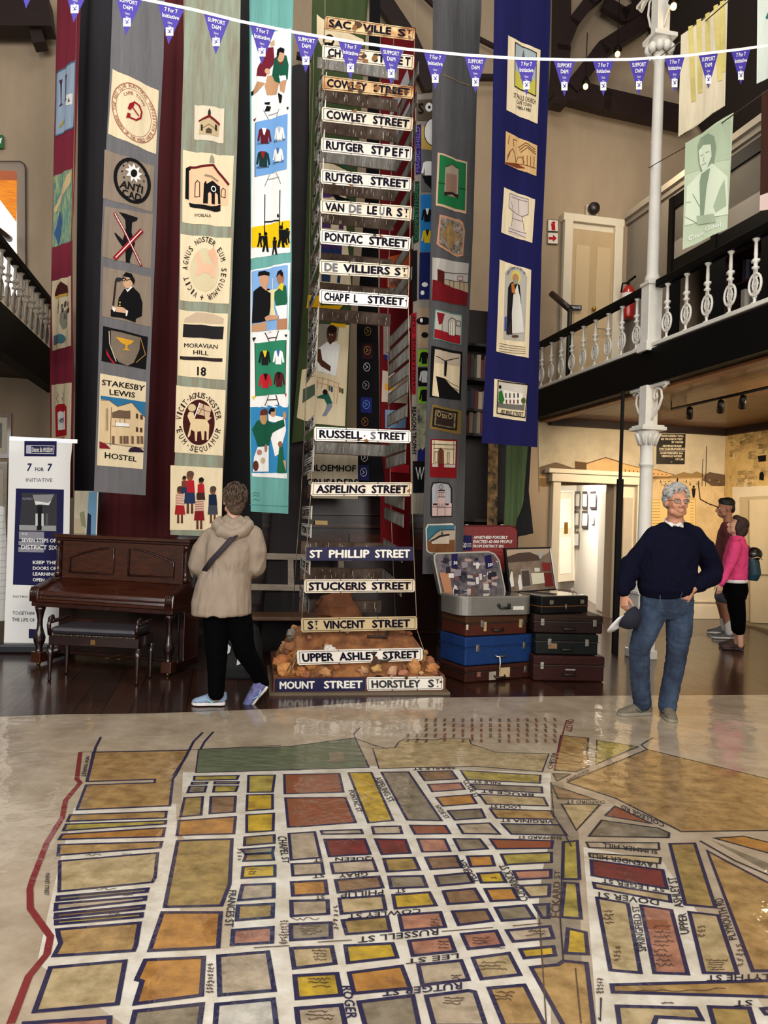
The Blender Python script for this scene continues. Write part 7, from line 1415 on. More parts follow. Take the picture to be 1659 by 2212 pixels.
A, o = hang('white and teal banner at the upper right corner', '1636,-20 1700,-60 1700,150 1634,180', cloth('#c9d0c6', .25), 6.4, PY); A.poly('1640,120 1659,80 1659,130', flat('#2a6a62'), .004); A.build('teal_figure', o)
A, o = hang('brown portrait banner at the right edge of the gallery', '1645,200 1720,150 1720,430 1641,458', cloth('#3a2018', .4), 6.3, PY); A.poly('1603,1350 1700,1310 1700,1440 1600,1455', flat('#c8b0a8'), .004); A.build('shirt_front', o)
w0, w1 = P(1414, 130, 8.72), P(1590, -12, 6.3); wire('hanging_wire', 'thin wire carrying the yellow cloth banner', [w0, w0.lerp(w1, .5) - V((0, 0, .03)), w1], .005, M('#3a2a20', .5), 'wires of the gallery banners')
w0, w1 = P(1402, 362, 8.72), P(1659, 195, 6.0); wire('hanging_wire', 'thin wire carrying the pale green portrait banner', [w0, w0.lerp(w1, .5) - V((0, 0, .04)), w1], .005, M('#3a2a20', .5), 'wires of the gallery banners')
A = Art(R(0, 11.18), -RN); A.fr = K4
SW_ = M('#d6d0c6', .5)
A.poly('138,1516 208,1522 208,1600 137,1596', SW_, .01); A.line('138,1516 208,1522 208,1600 137,1596', 1, flat('#5a5048'), .014, True); A.poly('162,1548 186,1550 188,1592 162,1590', flat('#b01820'), .014); A.poly('165,1535 180,1530 190,1540 180,1550 168,1548', flat('#b01820'), .015); A.line('165,1535 158,1560', 1, flat('#b01820'), .015)
tag(A.build('extinguisher_sign', thick=.01), 'white sign with a red fire extinguisher symbol, left of the upper door', 'sign')
A.poly('137,1606 208,1610 208,1686 136,1682', SW_, .01); A.line('137,1606 208,1610 208,1686 136,1682', 1, flat('#5a5048'), .014, True); A.poly('142,1638 172,1640 172,1622 198,1647 172,1672 172,1656 142,1654', flat('#b01820'), .014)
tag(A.build('arrow_sign', thick=.01), 'white sign with a red arrow under the extinguisher symbol', 'sign')
A = Art(R(0, 11.04), -RN); A.fr = K8; A.poly('290,508 370,512 369,545 289,541', M('#16183a', .4), .012); A.text('PRIVATE', '298,518 362,521 361,536 297,533', WHT, .016, .02); tag(A.build('private_sign', thick=.01), 'small dark sign reading PRIVATE on the upper door', 'sign')
mb = MB(RM); c = onA(1274, 457); mb.box(c[0] - .1, c[0] + .1, 11.12, 11.2, c[1] - .09, c[1] + .07, M('#c8b8a0', .5)); mb.tube([(c[0], 11.12, c[1]), (c[0], 11.05, c[1]), (c[0], 11.0, c[1])], [.08, .095, .07], 14, M('#241a1c', .4)); tag(mb.build('alarm_siren'), 'round dark alarm siren above the upper door', 'alarm')
q = hitp(R(6.06, 0), RE, 1357, 640); ex = thing('fire_extinguisher', 'red fire extinguisher on the wall beside the upper door', 'fire extinguisher', V((q.x, q.y, q.z - .35)))
RC_ = lambda *f: [f]
mb = MB(Matrix.Translation((q.x, q.y, q.z - .35))); mb.lathe((0, 0, 0), [(0, .09), (.02, .1), (.42, .1), (.48, .07), (.52, .035)], 16, M('#a31612', .3, coat=.4)); mb.build('cylinder', ex)
mb = MB(Matrix.Translation((q.x, q.y, q.z - .35))); mb.lathe((0, 0, .25), [(0, .102), (.14, .102)], 16, M('#d8d4d0', .5)); lab(mb.build('label_band', ex), 'white label')
mb = MB(Matrix.Translation((q.x, q.y, q.z - .35))); mb.tube([(0, 0, .52), (0, 0, .58), (.1, -.02, .66)], .018, 8, BLACKPAINT); mb.tube([(0, 0, .56), (-.1, -.02, .54), (-.12, -.03, .4)], .014, 8, BLACKPAINT); mb.build('handle', ex)
q0, q1 = hitp(R(0, 10.7), RN, 1192, 635), hitp(R(0, 10.3), RN, 1231, 668); sh_ = thing('stair_handrail', 'short dark stair handrail in front of the PRIVATE door', 'handrail', q1)
mb = MB(); mb.tube([q0, q1], .05, 8, M('#2a1714', .4)); mb.build('rail', sh_); mb = MB(); mb.tube([q1, V((q1.x, q1.y, 3.44))], .035, 8, M('#16100e', .5)); mb.build('newel_post', sh_)
# shelves with binders in the office
sv = thing('office_shelf', 'dark shelf of binders inside the office opening', 'shelf', R(7.3, 8.5, 3.44))
for z in (4.62, 5.04, 5.5): mb = MB(RM); mb.box(7.2, 7.58, 5.5, 10.2, z - .03, z, M('#3a2218', .5)); mb.build('board', sv)
for a in (5.5, 7.8, 10.2): mb = MB(RM); mb.box(7.2, 7.58, a, a + .04, 3.44, 5.9, M('#3a2218', .5)); mb.build('upright', sv)
rnd = random.Random(77)
for z in (4.62, 5.04):
    for k in range(13):
        a = 5.7 + k * .33 + rnd.uniform(0, .06)
        mb = MB(RM); mb.box(7.24, 7.5, a, a + rnd.uniform(.06, .09), z, z + .31, M(rnd.choice(['#c8c0b4', '#a8a49c', '#8a2420', '#5a5048', '#d8d0c4', '#3a3a4a']), .6)); tag(mb.build('binder'), 'office binder standing on the dark shelf, %s board' % ('lower' if z < 4.8 else 'upper'), 'binder', 'binders on the office shelf')
# small spot lamps on the truss
for i, (px, py) in enumerate(((1265, 187), (1334, 117), (1455, 14))):
    c = P(px, py, 10.6 if i < 2 else 8.4); o = thing('hanging_lamp', ['small warm lamp below the curved roof brace', 'small warm lamp below the sloping rafter', 'bright small lamp beside the upper column bracket'][i], 'lamp', c)
    mb = MB(); mb.ball(c, (.034, .034, .04), M('#ffc860', .5, em=9), n=10, m=8); mb.build('bulb', o)
    mb = MB(); mb.tube([c + V((0, 0, .05)), c + V((0, 0, .12))], [.06, .03], 10, BLACKPAINT); mb.tube([c + V((0, 0, .12)), c + V((0, 0, .75))], .006, 6, BLACKPAINT); mb.build('cord', o)
# ------------------------------------------------------------------ people
def rotm(f, u=(0, 0, 1)):
    """columns: person's left, facing, up"""
    f = V(f).normalized(); u = V(u); u = (u - f * u.dot(f)).normalized(); l = u.cross(f) * 1
    return Matrix((l, f, u)).transposed()
SKINA, SKINB, SKINC, SKIND = M('#c98f72', .55, ns=14, na=.15, spec=.35), M('#c8977c', .55, ns=14, na=.12), M('#b98468', .55, ns=14, na=.12), M('#a8745a', .55, ns=14, na=.12)
def head_shape(mb, c, q, s=1.0):
    E = lambda x, y, z, a, b, d, n=16, m=11: mb.ball(c + q @ V((x * s, y * s, z * s)), (a * s, b * s, d * s), rot=q, n=n, m=m)
    E(0, -.018, .035, .076, .097, .092); E(0, .024, -.02, .063, .074, .088); E(0, .045, -.082, .043, .046, .036); E(0, .062, -.092, .022, .028, .02)
    for k in (-1, 1): E(.036 * k, .066, -.028, .024, .02, .026); E(.031 * k, .086, .022, .025, .012, .008); E(.077 * k, -.008, -.012, .011, .021, .034); E(.045 * k, .03, -.075, .02, .035, .026)
    mb.tube([c + q @ V((0, .09 * s, .012 * s)), c + q @ V((0, .108 * s, -.015 * s)), c + q @ V((0, .12 * s, -.034 * s))], [.009 * s, .012 * s, .015 * s], 10)
    for k in (-1, 1): E(.013 * k, .104, -.038, .011, .014, .009)
    E(0, .093, -.0635, .024, .012, .0065); E(0, .09, -.075, .021, .013, .0075)
def face_bits(par, c, q, s=1.0, iris='#4a3a2c', lip='#a8645a'):
    mb = MB()
    for k in (-1, 1):
        e = c + q @ V((.031 * k * s, .083 * s, .004 * s)); mb.ball(e, (.0125 * s, .009 * s, .0075 * s), M('#e8e2da', .3), q, 10, 8); mb.ball(e + q @ V((0, .007 * s, 0)), (.0055 * s, .0035 * s, .0055 * s), M(iris, .2), q, 8, 6)
        mb.tube([e + q @ V((-.014 * s, .006 * s, .006 * s)), e + q @ V((0, .0105 * s, .009 * s)), e + q @ V((.014 * s, .005 * s, .006 * s))], .0022 * s, 6, M('#7a5442', .6))
    mb.build('eyes', par)
    mb = MB(); mb.tube([c + q @ V((x * s, (.098 - abs(x) * .5) * s, (-.069 - abs(x) * .08) * s)) for x in (-.026, -.013, 0, .013, .026)], [.002 * s, .0038 * s, .0042 * s, .0038 * s, .002 * s], 8, M(lip, .5)); mb.build('mouth', par)
def hand_shape(mb, w, d, nrm, curl=.5, s=1.0, left=True, spread=.02, thumb=1.0):
    """A hand from wrist w along d; nrm points out of the back of the hand; curl bends the fingers away from nrm."""
    d = V(d).normalized(); nrm = V(nrm); nrm = (nrm - d * nrm.dot(d)).normalized(); side = d.cross(nrm) * (1 if left else -1)   # side: towards the thumb
    S = .001 * s
    mb.tube([w - d * 22 * S, w + d * 12 * S, w + d * 45 * S, w + d * 88 * S], [(26 * S, 20 * S), (33 * S, 17 * S), (41 * S, 15 * S), (40 * S, 13 * S)], 12, up=nrm)
    for i, (off, L, r) in enumerate(((30, 72, 8.6), (10, 80, 9), (-10, 74, 8.6), (-29, 58, 7.6))):
        p = w + d * (84 - abs(off) * .25) * S + side * off * S; a = 0; pts = [p - d * 14 * S, p]; dirv = (d + side * (off / 30) * spread * 4).normalized()
        for k, fr in enumerate((.45, .31, .24)):
            a += curl * (.55, .85, .6)[k] * (1 + .08 * i); v = dirv * math.cos(a) - nrm * math.sin(a); p = p + v * L * fr * S; pts.append(p)
        mb.tube(pts, [r * S, r * S, r * .95 * S, r * .88 * S, r * .72 * S], 8)
        mb.ball(pts[-1], r * .74 * S, n=8, m=6)
    t0 = w + d * 18 * S + side * 26 * S; v1 = (d * .62 + side * .75 - nrm * .25 * thumb).normalized(); t1 = t0 + v1 * 38 * S; v2 = (d * .9 + side * .25 - nrm * .45 * thumb).normalized(); t2 = t1 + v2 * 30 * S; t3 = t2 + (v2 - nrm * .25 * thumb - side * .15).normalized() * 24 * S
    mb.tube([t0 - v1 * 14 * S, t0, t1, t2, t3], [12 * S, 13 * S, 10.5 * S, 9.5 * S, 7.5 * S], 8); mb.ball(t3, 7.6 * S, n=8, m=6)
def limb(mb, pts, rad, n=14, up=None):
    P_ = [V(p) for p in pts]; mb.tube(P_, rad, n, up=up)
    for p, r in zip(P_, rad): mb.ball(p, r if not isinstance(r, tuple) else min(r), n=12, m=8)
def shoe(par, heel, f, L=.29, wd=.1, cu='#7a7466', cs='#cfc8bc', up=(0, 0, 1), hgt=.085, lace='#3a3630', name='shoe', accent=None):
    f = V(f).normalized(); u = V(up); u = (u - f * u.dot(f)).normalized(); l = u.cross(f); h = V(heel)
    G = lambda x, y, z: h + l * x + f * y + u * z
    out = [(.0, -.0), (.32, .02), (.42, .12), (.40, .3), (.37, .45), (.46, .66), (.45, .82), (.3, .95), (0, 1.0), (-.3, .97), (-.46, .84), (-.47, .66), (-.38, .45), (-.4, .3), (-.42, .12), (-.32, .02)]
    mb = MB(); mb.prism([G(x * wd, y * L, .0) for x, y in out], u * .026, M(cs, .6)); so = mb.build('sole', par, bevel=.006)
    mb = MB(); mb.mat = M(cu, .75, ns=20, na=.4, bump=.2, bs=60)
    mb.tube([G(0, .02 * L, .03), G(0, .12 * L, .045), G(0, .3 * L, .05), G(0, .5 * L, .046), G(0, .72 * L, .036), G(0, .9 * L, .03), G(0, .985 * L, .024)], [(.03, .03), (.04, .042), (.042, .05), (.043, .042), (.047, .03), (.04, .022), (.018, .012)], 14, up=u)
    mb.tube([G(0, .14 * L, .04), G(0, .15 * L, hgt), G(0, .15 * L, hgt + .012)], [(.038, .05), (.035, .046), (.036, .047)], 14, up=f)
    o = mb.build(name, par, remesh=.006, relax=4)
    mb = MB()
    for k in range(4):
        y = (.36 + k * .075) * L; z = .110 - k * .011
        mb.tube([G(-.03, y, z - .014), G(0, y, z), G(.03, y, z - .014)], .0035, 6, M(lace, .8))
    mb.build('lace', o)
    if accent:
        mb = MB(); mb.tube([G(.044, .2 * L, .05), G(.046, .4 * L, .03), G(.047, .55 * L, .055)], .005, 6, M(accent, .6)); mb.tube([G(-.044, .2 * L, .05), G(-.046, .4 * L, .03), G(-.047, .55 * L, .055)], .005, 6, M(accent, .6)); mb.build('stripe', o)
    return o
def strands(mb, c, q, s, mat, n, zlo, seed, back=True, r=.008, lift=.006, ylim=.05):
    """short locks of hair laid over the skull"""
    rnd = random.Random(seed); mb.mat = mat; k = 0
    while k < n:
        d = V((rnd.gauss(0, 1), rnd.gauss(0, 1), rnd.gauss(0, 1))).normalized()
        p = V((d.x * .079, d.y * .1 - .018, d.z * .095 + .035))
        if p.z < zlo + max(0, p.y) * 1.1 or (p.y > ylim and p.z < .075): continue
        t = V((d.x * .3 + rnd.uniform(-.4, .4), -.55 + rnd.uniform(-.3, .3), -.7)).normalized(); t = (t - d * t.dot(d)).normalized()
        L = rnd.uniform(.03, .05)
        a = c + q @ (p * s); b = c + q @ ((p + t * L * .5 + d * lift) * s); e = c + q @ ((p + t * L + d * lift * .3) * s)
        mb.tube([a, b, e], [r * s, r * s, r * .35 * s], 6); k += 1
def person_root(label, loc): return thing('person', label, 'person', loc)
# ---------- man in the navy jumper
D = 6.05; J = lambda px, py, dd=0.0: P(px, py, D + dd)
man = person_root('grey-haired person with glasses in a navy jumper and blue jeans holding a cap', PF(1425, 1540))
hf = V((.06, -1, -.03)); HQ = rotm(hf); hc = J(1461, 1083, .0); ks = 1.06
fwd = V((-.1, -1, 0)).normalized()
mb = MB(); mb.mat = SKINA
head_shape(mb, hc, HQ, ks)
neckb = J(1457, 1140, .05)
mb.tube([neckb, J(1459, 1120, .045), hc + V((0, .02, -.03))], [(.075, .065), (.062, .06), (.058, .06)], 16, up=fwd)
mb.tube([J(1442, 1300, .05), J(1444, 1250, .05), J(1449, 1190, .05), J(1454, 1150, .05), J(1457, 1138, .05)], [(.15, .1), (.15, .1), (.17, .1), (.16, .085), (.08, .07)], 18, up=fwd)
rs_, re_, rw = J(1414, 1164, .05), J(1360, 1222, .06), J(1347, 1283, -.03)
ls_, le_, lw = J(1502, 1166, .05), J(1541, 1232, .10), J(1496, 1273, -.08)
limb(mb, [rs_, re_, rw], [.048, .042, .028]); limb(mb, [ls_, le_, lw], [.048, .042, .03])
hand_shape(mb, rw + V((0, 0, -.012)), V((.05, -.18, -1)), V((-.8, -.6, 0)), .75, .98, left=False, thumb=.6)
hand_shape(mb, lw + V((-.008, 0, -.01)), V((-.55, -.12, -.8)), V((.25, -1, -.1)), .35, .98, left=True)
rk, ra_ = J(1383, 1402, -.03), J(1387, 1512, .0)
lk, la_ = J(1462, 1412, .0), J(1441, 1520, -.02)
limb(mb, [J(1417, 1315, .05), rk, ra_], [.07, .052, .035]); limb(mb, [J(1466, 1315, .05), lk, la_], [.07, .052, .035])
for a_ in (ra_, la_): limb(mb, [a_, V((a_.x, a_.y, .06))], [.035, .03])
mb.build('body', man, remesh=.0062, relax=3)
face_bits(man, hc, HQ, ks, '#5a6a70', '#a8655c')
mb = MB(); HG = M('#b3b0ab', .8, ns=40, na=.35, col2='#8a8782', bump=.5, bs=60); mb.mat = HG
for x, y, z, a, b, d in ((0, -.03, .05, .083, .095, .088), (.0, .025, .105, .062, .055, .032), (.055, .0, .06, .032, .06, .05), (-.055, .0, .06, .032, .06, .05), (.07, -.03, .0, .02, .035, .05), (-.07, -.03, .0, .02, .035, .05), (0, -.085, -.01, .06, .035, .06)): mb.ball(hc + HQ @ V((x * ks, y * ks, z * ks)), (a * ks, b * ks, d * ks), rot=HQ)
mb2 = MB(); strands(mb2, hc, HQ, ks * 1.03, HG, 150, -.03, 5, r=.0075)
hr = mb.build('hair', man, remesh=.007, relax=2); mb2.build('hair_locks', hr)
gl = MB(); GM = M('#6a6258', .3, .8); pts = []
for k in (-1, 1):
    rim = [hc + HQ @ V(((.033 * k + .024 * math.cos(t)) * ks, (.1 - abs(.033 * k + .024 * math.cos(t)) * .1) * ks, (.001 + .017 * math.sin(t)) * ks)) for t in [i * math.pi / 8 for i in range(17)]]
    gl.tube(rim, .0018, 6, GM, cap=False); gl.tube([hc + HQ @ V((.056 * k * ks, .094 * ks, .008 * ks)), hc + HQ @ V((.08 * k * ks, .0, .006 * ks))], .0018, 6, GM)
gl.tube([hc + HQ @ V((-.01 * ks, .1 * ks, .005 * ks)), hc + HQ @ V((.01 * ks, .1 * ks, .005 * ks))], .0018, 6, GM); g_ = gl.build('glasses', man)
gl = MB()
for k in (-1, 1): gl.add([hc + HQ @ V(((.033 * k + .023 * math.cos(t)) * ks, .099 * ks, (.001 + .016 * math.sin(t)) * ks)) for t in [i * math.pi / 8 for i in range(16)]], [tuple(range(16))], M('#8a8078', .05, alpha=.3))
gl.build('lens', g_)
NAVYK = M('#0d0d20', .95, ns=30, na=.3, bump=.35, bs=70, spec=.1)
mb = MB(); mb.mat = NAVYK
mb.tube([J(1441, 1281, .04), J(1441, 1268, .03), J(1444, 1235, .03), J(1449, 1195, .03), J(1453, 1168, .04), J(1456, 1149, .05), J(1457, 1138, .05)], [(.205, .15), (.225, .175), (.222, .175), (.212, .16), (.195, .14), (.14, .1), (.085, .08)], 22, up=fwd)
limb(mb, [J(1450, 1143, .05), J(1432, 1147, .05), J(1416, 1157, .05), J(1397, 1183, .05), re_ + V((.0, 0, .0)), J(1352, 1250, .02), rw + V((.0, .0, .03))], [.06, .068, .076, .082, .076, .066, .05]); limb(mb, [J(1464, 1143, .05), J(1482, 1147, .05), J(1499, 1158, .05), J(1521, 1187, .06), le_ + V((-.008, 0, .01)), J(1533, 1248, .05), lw + V((.05, .03, .03))], [.06, .068, .078, .086, .08, .075, .058])
for (px, py, dd, r) in ((1362, 1238, .03, .07), (1356, 1262, .01, .058), (1538, 1243, .06, .078)): mb.ball(J(px, py, dd), r)
crumple(mb.build('jumper', man, remesh=.009, relax=3), .007, 9, (1, 1, .8), 1)
mb = MB(); WC = M('#dcd8d2', .8, bump=.1, bs=30); mb.mat = WC
ring = []
for i in range(15):
    a = math.radians(-62 - (360 - 56) * i / 14); ring.append(J(1459, 1128, .05) + V((.08 * math.cos(a), .072 * math.sin(a), -.002 + .03 * max(0, math.sin(a)) - .03 * max(0, -math.sin(a)))))
mb.tube(ring, [(.007, .019)] * 15, 8, up=(0, 0, 1)); mb.prism([J(1448, 1127, -.04), J(1458, 1133, -.05), J(1452, 1139, -.055), J(1443, 1131, -.05)], (0, .012, 0)); mb.prism([J(1470, 1127, -.04), J(1474, 1131, -.045), J(1466, 1139, -.055), J(1458, 1134, -.055)], (0, .012, 0))
mb.build('shirt_collar', man, remesh=.005, relax=1)
DEN = M('#1a2539', .9, ns=3.2, na=1, col2='#36485f', bump=.2, bs=60, stretch=(1.6, 1, .9))
mb = MB(); mb.mat = DEN
mb.tube([J(1442, 1276, .05), J(1441, 1295, .04), J(1439, 1318, .04), J(1438, 1335, .04)], [(.195, .135), (.205, .145), (.2, .14), (.15, .1)], 20, up=fwd)
limb(mb, [J(1413, 1318, .04), J(1395, 1360, .0), rk + V((-.005, 0, 0)), J(1382, 1460, .0), J(1386, 1506, .0), J(1387, 1517, .0)], [.106, .098, .08, .073, .07, .07]); limb(mb, [J(1468, 1318, .04), J(1467, 1365, .0), lk, J(1452, 1468, .01), J(1443, 1514, -.02), J(1442, 1525, -.02)], [.106, .096, .079, .072, .07, .07])
for (px, py, dd) in ((1470, 1293, -.1),): mb.ball(J(px, py, dd + .03), (.055, .02, .055))
jn = crumple(mb.build('jeans', man, remesh=.0085, relax=3), .0045, 11, (1, 1, 1.8), 2)
mb = MB(); mb.tube([J(1426, 1286, -.125), J(1426, 1312, -.13)], .003, 6, M('#4a5a70', .8)); mb.build('fly_seam', jn)
mb = MB(); mb.tube([J(1475, 1277, -.128), J(1470, 1290, -.138), J(1480, 1296, -.125), J(1500, 1298, -.03)], .003, 6, M('#34435a', .8)); mb.build('pocket_seam', jn)
f1 = ra_ + V((.085, .035, 0)); shoe(man, V((f1.x, f1.y, .006)), V((-1, -.3, 0)), .3, .105, '#6e6656', '#8a8474', accent='#4a4640')
f2 = la_ + V((.01, .085, 0)); shoe(man, V((f2.x, f2.y, .006)), V((-.12, -1, 0)), .29, .105, '#6e6656', '#8a8474', accent='#4a4640')
# cap in his hand
cc = rw + V((.015, -.06, -.165)); CQ = rotm(V((-.75, -.2, -.62)), V((.45, -.62, -.64)))
cap = thing('baseball_cap', 'navy cap with a white brim held by the person in the navy jumper', 'cap', cc)
mb = MB(); mb.mat = M('#100f22', .85, bump=.1, bs=40)
n, m_ = 20, 8; vs, fs_ = [], []
for i in range(m_ + 1):
    for j in range(n):
        a, b = math.pi / 2 * i / m_, 2 * math.pi * j / n; vs.append(cc + CQ @ V((.083 * math.cos(a) * math.cos(b), .098 * math.cos(a) * math.sin(b), .105 * math.sin(a))))
for i in range(m_):
    for j in range(n): fs_.append((i * n + j, i * n + (j + 1) % n, (i + 1) * n + (j + 1) % n, (i + 1) * n + j))
mb.add(vs, fs_, None, True); cr = mb.build('crown', cap); cr.modifiers.new('t', 'SOLIDIFY').thickness = .004
mb = MB(); vs, fs_ = [], []
for i in range(13):
    a = math.radians(20 + 140 * i / 12); ca, sa = math.cos(a), math.sin(a)
    vs += [cc + CQ @ V((.08 * ca, .096 * sa, .004)), cc + CQ @ V((.092 * ca, .096 * sa + .105 * max(0, sa) ** .6, -.018 + .012 * abs(ca)))]
for i in range(12): fs_.append((2 * i, 2 * i + 1, 2 * i + 3, 2 * i + 2))
mb.add(vs, fs_, M('#e2e2e4', .8), True); br = mb.build('brim', cap); br.modifiers.new('t', 'SOLIDIFY').thickness = .005
# ---------- person in the beige coat, seen from behind
D = 5.85
wom = person_root('person in a hooded beige raincoat and black trousers seen from behind', PF(465, 1515))
wf = V((-.18, 1, 0)).normalized(); HQ = rotm(V((-.45, 1, .12))); hc = J(506, 1080, .02); ks = .97
mb = MB(); mb.mat = SKINB
head_shape(mb, hc, HQ, ks)
mb.tube([J(504, 1135, .0), J(504, 1112, .0), hc + V((0, 0, -.03))], [.06, .05, .05], 14)
mb.tube([J(480, 1320, .0), J(488, 1240, .0), J(500, 1180, .0), J(503, 1145, .0), J(504, 1132, 0)], [(.14, .1), (.13, .1), (.16, .1), (.15, .08), (.06, .06)], 18, up=wf)
s1, e1, w1 = J(452, 1160, .0), J(428, 1222, .02), J(440, 1232, .24); s2, e2, w2 = J(548, 1158, .0), J(554, 1222, .03), J(520, 1225, .26)
limb(mb, [s1, e1, w1], [.045, .038, .026]); limb(mb, [s2, e2, w2], [.045, .038, .026])
hand_shape(mb, w1, V((.5, 1, .1)), V((-.2, .1, 1)), .6, .9, left=True); hand_shape(mb, w2, V((-.5, 1, .1)), V((.2, .1, 1)), .6, .9, left=False)
k1_, a1_ = J(468, 1412, .0), J(467, 1506, .0); k2_, a2_ = J(528, 1405, .05), J(566, 1474, .2)
limb(mb, [J(466, 1320, 0), k1_, a1_], [.07, .048, .034]); limb(mb, [J(510, 1320, 0), k2_, a2_], [.07, .048, .034])
mb.build('body', wom, remesh=.0065, relax=3); face_bits(wom, hc, HQ, ks)
mb = MB(); HB = M('#5a4636', .75, ns=40, na=.5, col2='#3a2a20', bump=.5, bs=60); mb.mat = HB
for x, y, z, a, b, d in ((0, -.02, .04, .092, .105, .095), (0, -.06, -.02, .08, .065, .08), (0, -.07, -.07, .055, .045, .045), (.06, .01, .03, .035, .06, .06), (-.06, .01, .03, .035, .06, .06), (0, .02, .1, .06, .06, .045)): mb.ball(hc + HQ @ V((x * ks, y * ks, z * ks)), (a * ks, b * ks, d * ks), rot=HQ)
hr = mb.build('hair', wom, remesh=.008, relax=2); mb = MB(); strands(mb, hc + HQ @ V((0, -.012, .0)), HQ, ks * 1.07, HB, 330, -.085, 8, r=.0052, lift=.004); mb.build('hair_locks', hr)
COAT = M('#978776', .7, ns=6, na=.22, bump=.45, bs=14, stretch=(1.6, 1.6, .6), spec=.3)
mb = MB(); mb.mat = COAT
mb.tube([J(478, 1326, .0), J(478, 1306, .0), J(484, 1262, .0), J(491, 1230, .0), J(496, 1205, .0), J(500, 1180, .0), J(502, 1160, .0), J(503, 1145, .0), J(504, 1134, .0)], [(.222, .19), (.222, .19), (.195, .165), (.18, .15), (.19, .155), (.2, .15), (.185, .13), (.15, .1), (.08, .07)], 24, up=V((-.18, 1, 0)))
limb(mb, [J(458, 1160, .0), J(440, 1190, .0), e1, J(430, 1238, .08), w1 + V((0, -.04, .0))], [.078, .082, .075, .062, .045]); limb(mb, [J(544, 1158, .0), J(551, 1190, .0), e2 + V((-.01, 0, 0)), J(545, 1232, .1), w2 + V((0, -.04, 0))], [.078, .082, .075, .062, .045])
coat = crumple(mb.build('raincoat', wom, remesh=.009, relax=3), .011, 7, (1, 1, .4), 3)
mb = MB(); mb.mat = COAT
mb.tube([J(478, 1122, .03), J(468, 1134, -.05), J(478, 1148, -.12), J(503, 1156, -.14), J(526, 1148, -.115), J(538, 1134, -.05), J(530, 1122, .03)], [.03, .042, .045, .045, .042, .038, .03], 12)
mb.tube([J(486, 1120, -.03), J(503, 1136, -.09), J(525, 1120, -.03)], [.032, .05, .032], 10); mb.ball(J(504, 1140, -.08), (.1, .05, .05))
hd = crumple(mb.build('hood', wom, remesh=.009, relax=3), .006, 11, (.5, 1, 1), 4)
wz = J(491, 1229, 0).z
for v in coat.data.vertices:      # the drawn-in waist gathers the cloth into short upright folds
    p = v.co + world_loc(wom); g = math.exp(-((p.z - wz) / .045) ** 2)
    if g > .02 and p.y < D - .05 and abs(p.x - J(491, 1229, 0).x) < .15: v.co += v.normal * (.020 * g * noise.noise(V((p.x * 40, p.y * 40, p.z * 7))) - .006 * g)
TRB = M('#030304', .9, ns=5, na=.3, bump=.15, bs=20, spec=.06)
mb = MB(); mb.mat = TRB
limb(mb, [J(466, 1305, .0), J(467, 1350, .0), k1_, J(468, 1455, .0), J(467, 1497, .0)], [.11, .098, .08, .066, .058]); limb(mb, [J(508, 1305, .0), J(518, 1350, .02), k2_, J(550, 1440, .12), a2_], [.11, .1, .082, .066, .056]); mb.ball(J(486, 1300, .0), (.15, .12, .1))
crumple(mb.build('trousers', wom, remesh=.0085, relax=3), .005, 9, (1, 1, 1.2), 5)
f1 = PF(487, 1524); shoe(wom, V((f1.x, f1.y, .006)), V((-1, -.16, 0)), .255, .09, '#8fa3c0', '#e6e2dc', lace='#2c3a44', accent='#9fe0d0')
toe = PF(548, 1519); hl = J(578, 1480, .2); ff = (V((toe.x, toe.y, .02)) - hl).normalized(); shoe(wom, hl, ff, .25, .09, '#6f70a4', '#e6e2dc', up=V((-.5, -.45, .35)), accent='#8ab0d0')
st_ = thing('shoulder_bag', 'dark crossbody bag strap worn over the beige raincoat', 'bag', J(480, 1190, -.17))
mb = MB(); BS = M('#241a22', .7)
mb.tube([J(510, 1154, -.165), J(495, 1170, -.185), J(475, 1192, -.19), J(455, 1213, -.165), J(440, 1235, -.1)], [(.020, .005)] * 5, 8, BS, up=(0, -1, .2)); mb.build('strap', st_)
mb = MB(); mb.tube([J(424, 1236, .02), J(420, 1266, .06)], [(.02, .03), (.025, .035)], 8, BS); mb.build('bag_body', st_, bevel=.004)
# unclear dark shape on the floor beyond, rounded like a bag, with flat white triangles
q = PF(515, 1462); bg = thing('black_shape', 'unidentified black shape with small white triangles on the floor beyond the beige coat', 'bag', q)
mb = MB(frame(q, .15)); mb.mat = M('#0c0c0e', .75, bump=.2, bs=20); mb.tube([(0, 0, .0), (0, 0, .1), (.02, 0, .3), (.03, 0, .45), (.03, 0, .5)], [(.2, .13), (.22, .14), (.19, .12), (.14, .09), (.08, .05)], 18, up=(0, 1, 0)); mb.build('bag_body', bg, remesh=.012, relax=3)
A = Art(q + V((0, -.155, 0)), V((0, -1, 0)))
for t in ('513,1421 520,1434 511,1437', '488,1386 499,1398 496,1410 487,1414', '531,1346 540,1353 534,1357'): A.poly(t, M('#d8d8d8', .6), .004)
A.build('white_triangles', bg)
